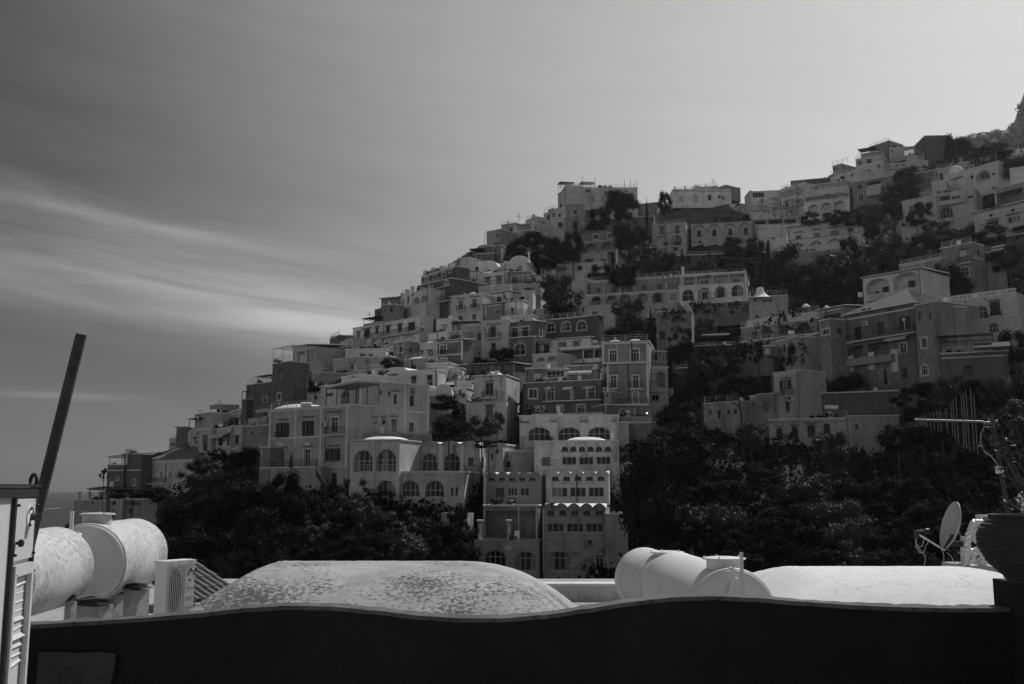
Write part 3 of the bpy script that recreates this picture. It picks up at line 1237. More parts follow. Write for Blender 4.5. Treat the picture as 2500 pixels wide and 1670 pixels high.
HS('long cream house under a low hipped tile roof on the left',
   B('M', (832, 700), (1390, 668), 950, .42, 'dt 852 822 884 920; kp 948 812 1000 905; wt 1030 812 1052 880; wt 1118 806 1140 878; wt 1222 790 1250 850; b 835 885 1090 940; c 832 712 1390 22; q 842 700 940 16; q 1390 660 900 30; q 1088 730 940 8 1', D=176, DR=163, dep=9, roof='hip', rise=2.2))
HS('small house with a glassed corner and balcony on the left skyline',
   B('B', (62, 1345), (150, 1345), 1455, .42, 'w 80 1395 115 1415; r 65 1300 130 1345', D=186, dep=6),
   B('B', (142, 1215), (282, 1215), 1465, .17, 'w 185 1425 215 1450; c 150 1350 280 8 1; c 142 1235 170 5', D=184, dep=7, roof='tiles', rise=.5))
HS('narrow house with a dark vine pergola on the left skyline',
   B('B', (300, 1250), (402, 1240), 1485, .36, 'at 343 1312 376 1400; Pd 285 1130 410 1245 -5 -.5; c 300 1258 400 8; w 318 1420 345 1450', D=178, dep=8))
HS('pale stepped house with shutters and an awning below the old tower',
   B('B', (400, 1237), (548, 1230), 1500, .36, 'km 437 1300 496 1390; d 440 1392 490 1480; c 400 1240 548 10', D=171, dep=8),
   B('B', (548, 1240), (760, 1218), 1510, .45, 'd 610 1320 665 1422; dt 705 1322 750 1422; v 595 1278 760 1312; c 548 1242 760 10', D=169, dep=8),
   B('B', (757, 1205), (893, 1198), 1500, .45, 'd 795 1315 845 1400; b 765 1400 850 1445; l 785 1310 850', D=166, dep=8),
   B('B', (893, 1205), (1180, 1200), 1490, .26, 'w 980 1260 1005 1290; c 895 1140 1175 8', D=163, DR=158, dep=9, mat_='stained'),
   B('B', (530, 1050), (750, 1060), 1240, .36, 'k 440 1130 495 1235; w 685 1155 705 1185; k 725 1110 790 1210; c 530 1052 750 8', D=176, dep=8, rx=800),
   B('B', (745, 1062), (1185, 992), 1220, .36, 'Rd 862 1068 975 1130; Rd 985 1052 1165 1128; c 745 1066 1185 12; w 800 1110 850 1180; bs 895 1125 1175 1200; q 850 1070 1190 8; q 965 1060 1130 8', D=173, DR=160, dep=8, roof='tiles', rise=3.0))
HS('small brown rooftop house with a white tank in front, left skyline',
   B('B', (518, 985), (600, 950), 1060, .30, '', D=184, DR=180, dep=5, rx=850, side='w 685 1020 745 1048', roofm='tile'))
HS('old dark stone house with paired shuttered doors left of the tower',
   B('B', (930, 745), (1222, 705), 980, .15, 'dt 975 875 1017 952; dt 1120 858 1165 932; l 960 868 1030; l 1100 850 1180; Pd 1055 655 1215 705 -4 -.5; m 1225 815 1240 835', D=170, mat_='stained', dep=9),
   B('B', (878, 905), (930, 900), 980, .12, 'P 880 812 928 900 -3 -.4', D=171, dep=5))
HS('tall old dark stone tower house with a bare pergola frame on its terrace',
   B('B', (1225, 508), (1413, 475), 960, .15, 'kp 1302 600 1330 685; km 1300 495 1338 590; wt 1275 830 1322 905; m 1366 655 1380 672; m 1370 808 1383 822; m 1226 815 1236 838; Pw 1230 330 1455 490 -4.5 -.3; r 1228 430 1410 480; q 1424 760 930 10', D=160, rx=1640, mat_='stained'),
   B('B', (1458, 320), (1643, 290), 520, .34, 'kp 1515 385 1570 480; l 1505 378 1575', D=176, rx=2075, roof='tiles', rise=.8))
# --- the steps and houses between tower and mansion
HS('pale house with outside steps and sunlit parasol right of the tower',
   B('B', (1775, 640), (2160, 598), 770, .38, 'w 1880 662 1915 695; m 1955 645 1968 660; r 1700 600 2100 640', D=172, dep=8),
   B('B', (1640, 650), (1770, 600), 800, .34, 'c 1680 655 1760 10', D=172, dep=6),
   B('B', (1900, 462), (2165, 410), 610, .42, 'dt 2090 497 2145 580; r 2000 560 2160 600', D=186, dep=8, roof='tiles', rise=.5),
   B('B', (1808, 530), (1985, 522), 640, .28, '', D=180, dep=5),
   B('B', (2160, 395), (2310, 380), 560, .36, 'w 2170 470 2230 535', D=188, dep=7, mat_='stained'))
HS('pale house with a lean-to roof above the mansion roof',
   B('B', (1590, 785), (1835, 745), 1000, .40, 'w 1690 860 1730 900', D=158, dep=7, roofm='tile'))
# --- hillside, left part of the upper town
HS('dark gabled house at the far left of the long white hotel',
   B('C', (28, 1060), (130, 1010), 1190, .18, 'C 30 1035 60 1075; m 60 1110 75 1130', D=200, dep=8, rx=285),
   B('C', (118, 1085), (312, 1040), 1240, .50, 'w 240 1140 265 1190; w 285 1155 310 1180; bs 118 1085 220 1150', D=197, dep=8))
HS('long white house with blind arches below a row of shuttered doors',
   B('C', (285, 935), (1035, 800), 1235, .56, 'km 330 975 360 1045; k 405 940 475 1048; k 535 915 570 992; k 657 900 700 983; k 787 882 832 965; k 903 860 982 948; l 385 935 485; l 520 912 585; l 640 902 720; l 768 885 850; l 325 970 368; r 330 1045 460 1095; b 465 985 555 1040; b 580 975 990 1030 1.1; Ap 470 1052 560 1185; Ap 568 1030 690 1165; Ap 708 1008 832 1110; Ap 848 988 975 1060; k 348 1130 390 1200; l 335 1120 405; w 517 1110 552 1160; w 645 1090 690 1110; w 300 1040 312 1080; m 1050 860 1068 885; q 578 975 1015 18; q 705 955 1000 18; q 842 930 975 18', D=192, rx=1190, side='m 1050 860 1066 885; h 1045 935; h 1070 945', dep=9))
HS('dark red hotel stepping down the ridge with white framed windows',
   B('C', (1055, 350), (1430, 232), 520, .10, 'wt 1092 357 1132 395; wt 1188 330 1228 370; wt 1286 303 1328 340; wt 1365 262 1392 303; at 1312 387 1360 440; C 1075 292 1103 335; C 1165 262 1195 305; C 1260 238 1290 282; C 1355 210 1388 250; r 1105 290 1400 330; c 1055 352 1430 14; bs 1060 415 1260 450', D=204, rx=1600, dep=10),
   B('C', (1010, 470), (1393, 352), 700, .10, 'wt 1042 480 1082 520; wt 1137 455 1180 492; dt 1253 512 1310 620; at 1312 387 1360 440; bs 1010 520 1165 560; b 1195 590 1360 640; c 1205 480 1390 6', D=199, DR=191, dep=9, ext=6),
   B('C', (820, 580), (1135, 470), 720, .55, 'w 838 598 858 665; w 893 560 915 642; As 955 582 1035 660; As 1050 558 1135 640; c 865 700 1130 14; r 840 500 1000 560; w 950 522 972 560; C 820 540 835 580; C 870 505 890 545; C 935 465 950 500', D=200, DR=192, dep=9),
   name='hotel', cat='hotel')
HS('brown tiled house with a black awning on the ridge',
   B('C', (605, 602), (822, 582), 700, .15, '', D=205, dep=7, roof='tiles', rise=.4),
   B('C', (528, 770), (625, 662), 860, .14, 'w 560 770 578 830', D=202, DR=200, dep=8),
   B('C', (625, 662), (862, 672), 860, .26, 'a 703 702 732 742; l 695 695 742; m 812 700 828 718; km 640 700 662 740; D 690 645 790 665', D=199, dep=8),
   B('C', (410, 890), (600, 860), 930, .2, 'Pd 405 832 590 885 -5 -.3', D=199, dep=6))
HS('broad pale house with two tall balcony doors below a sunlit roof dome',
   B('C', (1367, 577), (1750, 537), 865, .50, 'dt 1470 615 1522 722; dt 1625 595 1678 702; b 1443 680 1537 733 .7; b 1600 660 1692 712 .7; wt 1470 783 1518 850; wt 1627 765 1672 832; l 1450 597 1540; l 1605 575 1700; D 1600 522 1670 548', D=193, rx=1870, dep=9))
HS('white stepped house with twin arched windows beside the red hotel',
   B('C', (1410, 430), (1502, 424), 580, .58, 'w 1420 512 1455 565; l 1415 498 1460', D=200, dep=7),
   B('C', (1500, 430), (1690, 420), 580, .52, 'w 1590 502 1630 545; l 1585 492 1635; w 1505 530 1535 555', D=202, dep=7),
   B('C', (1497, 302), (1692, 290), 445, .58, 'a 1520 378 1570 422; a 1615 370 1663 413; m 1583 345 1597 365; c 1497 420 1690 5 1', D=206, dep=8, roof='tiles', rise=.5),
   B('C', (1425, 232), (1500, 300), 430, .6, '', D=207, DR=206, dep=4))
HS('white house with a round barrel roof and a dark half-moon opening',
   B('C', (1705, 252), (1905, 235), 330, .58, 'a 1770 268 1840 310', D=212, dep=8, roof='barrel', rise=1.35),
   B('C', (1905, 215), (1985, 205), 300, .45, 'w 1910 185 1960 225', D=214, dep=5))
HS('tall white barrel-roofed house with a large arched door at the top',
   B('C', (2060, 200), (2262, 190), 300, .50, 'a 2130 222 2200 292 2; C 2255 75 2268 190', D=212, dep=9, roof='barrel', rise=1.5),
   B('C', (1985, 185), (2060, 182), 290, .50, 'q 1990 180 280 10', D=214, dep=6),
   B('C', (2262, 190), (2300, 200), 300, .30, '', D=212, dep=6))
HS('white house with two brown shuttered doors under wavy eaves',
   B('C', (1690, 325), (2005, 292), 470, .55, 'km 1775 362 1828 450; km 1898 350 1960 425; b 1690 410 2000 460 1.0; l 1760 358 1850; l 1880 345 1975; D 1755 295 1875 320; r 1695 400 1990 450', D=204, dep=8))
HS('grey house with two framed balcony doors beside a sunlit white gable',
   B('C', (2010, 302), (2290, 287), 450, .24, 'dt 2070 345 2145 425 2; dt 2195 335 2270 430 2; b 2040 395 2290 440 .8; c 2010 300 2290 16 1', D=203, dep=8),
   B('C', (2290, 340), (2400, 335), 500, .5, 'wt 2303 355 2345 410', D=203, dep=7, roof='tiles', rise=.4),
   B('C', (2000, 440), (2400, 430), 560, .35, 'w 2210 475 2290 505; w 2080 490 2150 510', D=201, dep=7))
HS('plain pale terrace wall house with a thin white pier',
   B('C', (1690, 472), (2060, 452), 560, .42, 'C 1835 460 1850 480; q 1845 475 530 16', D=199, dep=7))
HS('white house with a wall lantern and tiled eave in the middle of the slope',
   B('C', (1862, 545), (2062, 517), 660, .58, 'w 1900 573 1955 637; od 1988 550 2005 585; r 1760 600 1960 650', D=195, dep=7, roof='tiles', rise=.4, short='by the wall lantern of the white house'),
   B('C', (2062, 520), (2308, 511), 630, .56, 'w 2150 570 2215 612; h 2112 540; h 2082 536', D=196, dep=7))
HS('open tiled porch house with a shaded terrace and potted palms',
   B('C', (1752, 672), (1965, 648), 835, .24, 'm 1905 722 1925 755; q 1778 680 790 14; c 1750 678 1965 10; r 1750 780 1940 830', D=188, dep=8, roof='tiles', rise=.6))
HS('small white cube house with iron railed balcony and narrow door',
   B('C', (1965, 632), (2208, 616), 800, .60, 'd 2062 697 2098 780; b 1945 735 2190 790 1.1; c 1965 632 2208 8 1', D=187, rx=2262, dep=8),
   B('C', (1950, 800), (2306, 780), 880, .55, 'w 2225 838 2290 856; c 1950 800 2140 8', D=185, dep=6))
HS('white house with a louvred window beside a dark lean-to terrace',
   B('C', (1222, 835), (1400, 822), 1000, .58, 'kp 1297 912 1340 970; l 1290 897 1352', D=184, rx=1560, dep=8),
   B('C', (1130, 1000), (1350, 972), 1090, .56, 'a 1265 1028 1318 1072', D=180, dep=6),
   B('C', (1350, 977), (1516, 962), 1080, .55, 'v 1400 1010 1500 1038 1', D=180, dep=6),
   B('C', (1516, 905), (1730, 900), 1080, .38, 'a 1690 980 1728 1060; Pd 1400 870 1700 960 -4 -.5', D=182, dep=7))
HS('pale tall house with an arched niche over its iron balcony',
   B('D', (806, 27), (1115, 8), 440, .46, 'Ap 885 68 1005 195; ik 915 92 970 202; b 845 150 1015 208; k 915 265 970 372; b 905 335 985 372 .4; od 833 105 856 128; h 1045 393; l 870 55 1028; c 720 400 1110 14', D=180, dep=8, short='low on the pale house with the arched niche'))
HS('dark house with two white framed doors over a white arched doorway',
   B('D', (1115, 50), (1392, 24), 475, .15, 'dt 1145 92 1222 202 0; dt 1262 82 1342 197 0; b 1112 152 1395 205 .8; at 1180 264 1305 398; c 1115 56 1390 8 1', D=179, rx=1535, side='wt 1462 120 1492 190; k 1420 250 1460 380', dep=9, roof='tiles', rise=.5))
HS('long dark red house with three white ringed arched windows',
   B('U', (1412, 508), (2235, 427), 810, .115, 'at 1447 545 1573 682; at 1672 527 1808 668; at 1908 512 2046 652; c 1412 500 2080 16; m 1770 740 1800 750; m 1920 738 1960 750', D=186, dep=10, rx=2310),
   B('U', (2235, 440), (2310, 470), 800, .5, '', D=187, DR=187, dep=5))
HS('white terrace house with dark awning windows below the dark red house',
   B('U', (1372, 818), (2112, 768), 1000, .50, 'k 1402 872 1495 985; k 1612 832 1750 905; k 1842 815 1962 892; v 1375 832 1520 852 1; l 1840 822 1985; od 1520 880 1535 905; q 2195 760 800 14', D=176, dep=7, roof='tiles', rise=.4, short='beside silver pipes on the white terrace house'))
HS('dark glazed veranda house beside the tall grey block',
   B('U', (1605, 935), (2285, 890), 1190, .17, 'R 1672 968 2000 1108; R 2012 955 2160 1085; R 2172 950 2282 1078; id 1815 1030 1915 1150; c 1655 930 2285 28; q 2002 960 1110 14; q 2165 955 1080 10; q 1672 970 1110 6; b 1765 1110 1990 1185; c 1605 1110 2285 60', D=168, dep=8, cm='trim'))
HS('white curved wall with low dark arches and a long railing',
   B('U', (1237, 1062), (1605, 975), 1200, .50, 'As 1300 1068 1420 1130; As 1450 1045 1600 1125; r 1290 1100 1610 1150; c 1325 1160 1600 10; w 1560 1190 1580 1200', D=166, DR=163, dep=6))
HS('dark cube house with pale corner bands and one tall balcony door',
   B('C', (1220, 1087), (1525, 1062), 1300, .17, 'dt 1265 1122 1335 1230; m 1440 1115 1458 1145; wt 1275 1270 1325 1290; q 1515 1075 1290 22; q 1228 1090 1290 14; c 1220 1232 1520 16; c 1220 1090 1525 12; b 1258 1185 1342 1228 .4', D=172, rx=1650, dep=9, roof='tiles', rise=.5))
HS('pair of small pale cubes with a sunlit shallow roof between them',
   B('C', (740, 1102), (893, 1075), 1290, .24, 'wt 800 1130 850 1200', D=176, rx=1035, side='w 925 1150 945 1195; D 1100 1080 1220 1100', dep=8),
   B('C', (1038, 1107), (1215, 1095), 1270, .50, 'dt 1125 1160 1190 1240 2; w 1045 1175 1075 1222; D 1100 1082 1215 1102', D=175, dep=7))
HS('weathered house with rooftop garden and framed door, left of the dark cube',
   B('C', (62, 1292), (330, 1250), 1470, .36, 'dt 243 1325 300 1397 2; w 30 1480 70 1520; l 235 1315 310', D=172, dep=8, mat_='stained'),
   B('C', (330, 1262), (682, 1242), 1420, .32, 'c 330 1350 680 12; r 340 1300 680 1350; kp 335 1275 385 1300', D=171, dep=8, mat_='stained'),
   B('C', (300, 1412), (662, 1388), 1500, .42, 'd 440 1418 525 1465 2; d 570 1403 650 1460 2; l 430 1412 535', D=166, dep=7),
   B('C', (200, 1170), (650, 1165), 1280, .45, 'r 390 1180 650 1225; c 380 1190 650 14', D=177, dep=6))
HS('weathered flat house with a small barred window in the crowded middle slope',
   B('C', (862, 1292), (1100, 1268), 1410, .30, 'd 942 1340 992 1397; D 940 1255 1110 1280', D=168, dep=7, mat_='stained'),
   B('C', (1107, 1330), (1350, 1318), 1420, .50, 'w 1137 1380 1180 1395; kp 1200 1375 1240 1395; c 1107 1338 1350 8', D=166, dep=6))
HS('small white house with a rounded vault top above the mansion roof',
   B('C', (637, 1442), (892, 1422), 1520, .60, 'd 710 1462 770 1497 0; l 680 1455 790; r 690 1460 890 1500', D=158, dep=7, roof='barrel', rise=0.8))
HS('pale house with two tall dark doorways and a sunlit side wall',
   B('C', (892, 1417), (1242, 1400), 1600, .46, 'k 937 1462 997 1570; k 1115 1450 1180 1570; c 892 1422 1242 24; r 920 1520 1240 1565; q 1050 1440 1560 8; q 1210 1440 1560 8', D=155, rx=1330, dep=8))
# --- below and right of it
HS('long house with a tiled glass canopy behind the white dome',
   B('D', (525, 527), (1160, 492), 660, .17, 'w 682 592 735 625; l 520 528 1160; P 650 505 1150 640 0.1 2.2; a 1060 575 1095 620; a 610 600 640 625', D=168, dep=8, roof='tiles', rise=.5),
   B('D', (430, 555), (585, 550), 700, .58, 'c 430 600 580 6 1; As 470 615 560 680', D=166, dep=6))
HS('tall narrow house end with rounded chimneys and a raking sunlit wall',
   B('D', (1158, 500), (1178, 505), 1010, .42, '', D=166, DR=166, rx=1300, dep=9, mat_='stained', ext=14),
   B('D', (1300, 550), (1380, 540), 720, .4, 'w 1310 640 1330 680', D=168, dep=5))
HS('square pale house with a white dome, balcony window and peeling sunlit side',
   B('D', (720, 642), (1090, 630), 1400, .44, 'd 855 715 940 850; b 812 815 975 880; l 838 698 955; D 805 590 1062 635; c 720 645 1090 6 1', D=150, rx=1238, dep=9, mat_='stained', ext=3),
   B('D', (638, 937), (1092, 930), 1140, .50, 'km 855 965 940 1112; l 838 962 955; c 640 938 1090 8; q 680 880 940 8', D=148.5, dep=2.5, cope=False))
HS('small pale houses with washing lines and a round arched doorway',
   B('D', (478, 777), (640, 772), 930, .46, 'km 552 790 585 850; d 590 830 625 880; b 500 850 640 895; w 655 770 710 820', D=154, dep=7),
   B('D', (478, 907), (642, 905), 1100, .48, 'A 492 935 636 1080; q 625 960 1040 20 1', D=152, dep=6),
   B('D', (535, 705), (700, 700), 790, .48, 'r 540 640 700 700; w 640 768 710 820', D=157, dep=6))
HS('white barrel-roofed hut with an arched front beside the mansion',
   B('D', (285, 845), (470, 845), 930, .52, 'w 385 820 420 870', D=150, dep=7, roof='barrel', rise=1.5),
   B('D', (222, 860), (302, 870), 1300, .28, '', D=148, dep=8))
HS('tall grey block with white corner bands, framed windows and roof domes',
   B('K', (1245, 264), (1768, 242), 500, .27, 'dt 1327 345 1412 475 2; dt 1570 330 1660 470 2; q 1257 268 500 26; q 1757 250 500 24; c 1246 266 1768 18; c 1262 486 1768 18; D 1308 235 1480 256; D 1535 225 1702 248', D=145, DR=143.5, dep=9, ext=0),
   B('K', (1295, 500), (1772, 490), 975, .26, 'dt 1342 632 1408 772; dt 1592 628 1656 772; q 1310 500 800 20; q 1760 500 950 24; b 1325 710 1422 775; b 1548 705 1698 775; at 1348 805 1402 940; at 1595 800 1652 940; b 1345 895 1758 952 1.0; l 1330 605 1430; l 1580 605 1665', D=145.3, DR=143.8, dep=9, cope=False, ext=2),
   B('K', (1265, 820), (1345, 815), 960, .30, 'm 1288 835 1312 865; h 1295 790', D=143.5, dep=3),
   B('K', (1265, 962), (1795, 972), 1110, .16, 'k 1630 995 1685 1085', D=143, dep=8, mat_='stained'),
   B('K', (1425, 1092), (1802, 1092), 1165, .25, '', D=139, dep=6, cope=False), short='at the foot of the tall grey block')
HS('narrow annex with a glass porch above a dark open arch',
   B('K', (1772, 537), (1985, 542), 950, .36, 'A 1865 585 1958 762; kp 1800 605 1860 700; w 1800 815 1955 840 6; w 1805 845 1890 910; c 1772 540 1985 12', D=147, dep=8),
   B('K', (1775, 358), (1972, 368), 540, .16, 'G 1790 380 1965 470 3', D=149, dep=8))
HS('wide dark grey house with long balcony, pale door frames and awnings',
   B('K', (355, 722), (1240, 682), 1070, .155, 'wt 422 785 512 887; dt 627 775 703 905; kp 865 770 930 905; dt 1095 768 1160 890; kp 1045 765 1080 890; km 1170 760 1200 870; b 575 855 1225 918 1.0; dt 740 972 800 1052; dt 962 962 1050 1052 2; km 865 935 910 965; v 640 757 705 768; v 840 755 945 770; v 1070 745 1175 757; kp 462 962 608 1060; c 630 922 1240 14', D=149, dep=9),
   B('K', (385, 562), (632, 552), 700, .17, 'kp 462 600 558 690; c 385 545 632 14', D=153, dep=6),
   B('K', (615, 562), (822, 552), 700, .36, 'G 630 575 815 650 3', D=152, dep=6),
   B('K', (825, 530), (1160, 520), 700, .25, 'Rd 830 560 1145 690; v 830 555 1145 600; r 360 640 1170 700', D=153.5, dep=7),
   B('K', (458, 1062), (1257, 1045), 1090, .48, '', D=143, dep=3, cope=False))
t_h = HS('wide arcade building with three chamfered glass bays and a stained parapet',
   B('L', (628, 62), (1527, 55), 385, .55, 'gs 708 160 908 285 3; gs 980 158 1183 285 3; gs 1255 157 1460 275 3; c 632 112 1527 6; l 630 118 720; l 905 112 975; l 1180 112 1250; l 1460 108 1527; q 665 125 240 60; q 940 120 240 60; q 1215 120 240 60; q 1493 115 240 60', D=134, DR=132.5, dep=9, mat_='stained'))
HS('white modern block with six small half-round windows and a roof dome',
   B('L', (762, 297), (1533, 287), 575, .60, 'a 1013 335 1070 380; a 1090 335 1147 380; a 1170 335 1226 380; a 1248 335 1305 380; a 1325 335 1382 380; a 1405 335 1465 380; G 830 434 910 506 1; G 1017 430 1148 503 2; G 1172 430 1303 503 2; G 1330 428 1460 500 2; D 1040 250 1437 287; q 770 305 570 10', D=121, DR=120, dep=12, mat_='stained', ext=4))
HS('scalloped white row with five vaults and three wide windows, right of the gap',
   B('L', (870, 592), (1440, 584), 868, .56, 'a 924 600 987 647; a 1027 600 1090 647; a 1130 599 1195 646; a 1235 599 1299 646; a 1339 598 1404 645; G 925 710 1066 795 2; G 1090 710 1235 795 2; G 1258 708 1400 795 2; c 915 793 1075 5; c 1085 793 1245 5; c 1250 793 1410 5', D=116, DR=115, dep=9, roof='scallop5', rise=.40, ext=3))
HS('scalloped grey row with five vaults and a glazed door, left of the gap',
   B('L', (325, 600), (828, 598), 862, .29, 'a 345 602 405 650; a 440 602 497 650; a 532 602 590 650; a 625 602 683 650; a 718 601 776 649; d 408 712 490 838 1; G 522 712 608 788 2; G 635 712 718 788 1; c 300 858 840 6; r 310 800 820 855', D=118, DR=117, dep=9, roof='scallop5', rise=.38, ext=3),
   B('L', (300, 588), (325, 588), 868, .34, '', D=117, dep=8),
   B('L', (828, 600), (870, 598), 868, .22, '', D=119, dep=5))
HS('lowest left block with stained panel, two chimneys and wide arched doors',
   B('L', (303, 872), (800, 888), 1180, .25, 'c 305 905 780 8 1; q 785 890 1180 14; q 303 900 1170 10; R 325 925 775 1160', D=112, DR=111, dep=8, mat_='stained'),
   B('L', (215, 1197), (805, 1180), 1475, .36, 'gs 308 1285 500 1470 3; gs 580 1295 782 1470 3; o 497 1240 565 1285', D=108, DR=107, dep=4.2, mat_='stained', roofm='whitewash', cope=False),
   B('L', (250, 1020), (287, 1020), 1195, .36, 'c 250 1030 287 6 1', D=109, dep=.9, mat_='stained', ext=.2),
   B('L', (515, 1020), (550, 1020), 1195, .36, 'c 515 1030 550 6 1', D=109, dep=.9, mat_='stained', ext=.2))
HS('lowest right block with five scallops, curtained windows and a stair line',
   B('L', (840, 902), (1412, 892), 1485, .36, 'a 880 910 945 965; a 990 910 1053 965; a 1100 909 1163 964; a 1210 908 1275 963; a 1322 907 1388 962; G 880 1035 1035 1120 2; G 1060 1035 1215 1120 2; G 1235 1035 1395 1120 2; gs 888 1292 1098 1470 3; at 1325 1318 1392 1470; q 838 905 1470 26; c 870 1122 1045 6; c 1055 1122 1400 6; q 1037 1125 1280 7 1; m 1250 1188 1290 1230', D=108, DR=107, dep=9, roof='scallop5', rise=.42, mat_='stained'),
   B('L', (1412, 955), (1615, 965), 1485, .42, '', D=107.5, dep=8))
# --- concrete arcade complex, left of it
HS('white arcade block with dome, two great arched windows and a sunlit side',
   B('N', (918, 692), (1393, 686), 1235, .50, 'g 948 778 1135 985 3; g 1170 770 1358 985 3; g 1168 1068 1352 1225 3; D 1062 648 1465 690; r 945 920 1360 985; c 918 694 1393 4 1', D=120.2, DR=118, rx=1590, dep=8, ext=4),
   B('N', (1592, 728), (2158, 728), 985, .40, 'g 1602 806 1747 980 2; g 1815 806 1965 980 2; d 2047 848 2095 922 1; b 2012 925 2155 988 .3; q 1588 730 985 14 1; q 1785 730 985 40; q 1988 730 985 30', D=124.4, DR=123.6, rx=2218, dep=7, roof='scallop3', rise=.45, mat_='stained', side='w 2170 845 2195 935'),
   B('N', (1383, 990), (2012, 995), 1240, .42, 'g 1400 1068 1580 1225 3; g 1635 1068 1815 1225 3; w 1882 1135 1905 1205; w 1925 1135 1948 1205; c 1384 992 2012 6', D=119.2, DR=118, rx=2155, dep=7, mat_='stained', side='w 2058 1132 2078 1220; w 2092 1132 2110 1220; w 2125 1132 2142 1220'))
HS('stained concrete retaining wall with stairs between the two modern blocks',
   B('L', (325, 322), (475, 320), 570, .34, 'm 415 360 435 400; m 365 405 388 450; r 320 520 480 568', D=124, dep=5, mat_='stained'),
   B('L', (478, 392), (560, 388), 560, .40, 'k 495 470 545 525', D=125, dep=4, mat_='stained'),
   B('L', (545, 375), (765, 378), 580, .20, 'r 560 525 765 570', D=129, dep=5, mat_='stained'),
   name='retaining_wall', cat='wall')
HS('sloped pale concrete wall dropping beside the lowest left block',
   B('L', (150, 1085), (210, 800), 1380, .34, '', D=110, DR=112, dep=3, mat_='stained', cope=False),
   name='retaining_wall', cat='wall')
# --- mansion
HS('grey three-storey mansion with pale bands, dark open shutters and ovals',
   B('N', (150, 402), (915, 346), 960, .33, 'ds 243 517 305 660; ds 490 498 545 645; dt 735 465 802 612; b 190 605 225 660 .5; b 655 560 825 632 1.0; o 242 712 290 750; o 487 700 537 740; dt 237 782 292 935; dt 478 770 540 930; ws 718 762 790 882; q 153 402 745 16; q 398 345 750 14; q 640 368 935 16; q 887 352 940 22; c 150 664 890 16; c 150 404 915 16; l 225 488 320; l 465 462 565; l 700 412 830; l 220 752 310; l 460 745 555; l 705 738 800; q 682 360 925 9 1; h 672 532; a 735 990 790 1115; D 300 342 640 382; c 655 640 820 14; c 640 938 885 10', D=133, DR=123.5, dep=9, roofm='rooftop', short='beside the balcony of the grey mansion'),
   B('N', (50, 948), (640, 938), 1140, .32, 'b 55 880 592 942 .2; k 735 990 790 1118; r 55 875 595 940', D=132, DR=125.5, dep=5, cope=False),
   B('N', (60, 760), (155, 755), 950, .25, 'o 66 770 80 825', D=134.5, DR=133.5, dep=4),
   B('N', (690, 182), (1005, 110), 640, .40, 'a 822 205 922 345; P 690 190 1000 340 0.1 3.0; c 770 130 1005 8 1; r 770 290 1000 340; k 655 235 755 262', D=134, DR=126.5, rx=1680, dep=20, side='wt 1330 237 1372 345; w 1490 257 1530 355; d 1312 480 1365 602 1; w 1482 517 1530 597; w 1142 482 1175 520; w 1228 487 1258 527; w 1202 205 1222 245; w 1282 215 1302 252; q 1013 112 625 24; q 1440 170 650 16; q 1662 180 600 14; l 1320 218 1390; l 1305 460 1375; l 1135 465 1185; l 1222 470 1265; c 1450 400 1665 18; c 1030 107 1660 16; q 1515 185 250 44 1'),
   B('N', (835, 85), (1010, 62), 130, .45, '', D=142, DR=138, dep=6, rx=1460, ext=2))
HS('white building end behind the arcade dome, low and plain',
   B('N', (915, 640), (1700, 605), 720, .24, '', D=131, DR=134, dep=4, ext=0, cope=False, mat_='stained'))
# --- upper right: long hotel
HS('long hotel with two rows of recessed rooms, arches and a rooftop railing',
   B('I', (100, 188), (248, 196), 610, .50, 'r 105 140 245 190; vine 115 330 225 590', D=202, rx=272, dep=5),
   B('I', (270, 222), (1290, 155), 385, .25, 'd 352 290 392 347; d 520 280 600 342 2; d 695 272 750 325 2; d 860 258 920 312; d 1030 245 1092 302; d 1175 235 1275 292 2; q 432 270 350 12; q 613 262 337 12; q 783 250 325 12; q 1136 228 300 12; c 270 226 1290 8; r 280 170 1290 220; h 665 200; h 725 195; h 782 192; h 1110 172; h 1168 170; h 1225 166; l 250 360 700; l 700 322 1290; r 240 300 1280 355', D=205, DR=199, dep=8),
   B('I', (228, 378), (1290, 312), 505, .32, 'A 285 385 410 482; A 457 372 583 470; A 607 362 742 460; A 802 350 930 450; A 978 342 1108 458; at 1175 342 1262 432; id 300 405 395 480; id 480 400 565 470; id 1010 370 1080 455; c 228 380 1290 8; c 215 505 520 8; r 215 445 700 505', D=201, DR=195, dep=6),
   B('I', (215, 512), (560, 492), 620, .42, 'w 300 552 365 590; As 270 545 380 595; q 400 555 600 20', D=198, dep=6),
   B('I', (1290, 152), (2032, 106), 262, .45, 'R 1342 170 1465 255; R 1480 155 1648 248; R 1664 146 1832 238; R 1848 132 2018 232; id 1345 225 1440 262 3; id 1530 205 1610 260 2; id 1715 195 1790 250 2; id 1895 190 1960 240 2; C 1308 60 1332 150; r 1350 110 2030 150; c 1290 154 2032 12', D=196, DR=192, dep=8),
   B('I', (1280, 278), (2042, 232), 440, .50, 'g 1315 305 1448 435 1; A 1495 284 1632 420; A 1682 270 1817 402; g 1868 252 2008 382 1; id 1540 340 1600 420; id 1715 300 1790 400; c 1280 272 2040 6 1', D=194, DR=190, dep=9),
   name='hotel', cat='hotel', short='in the row under the long hotel roof edge')
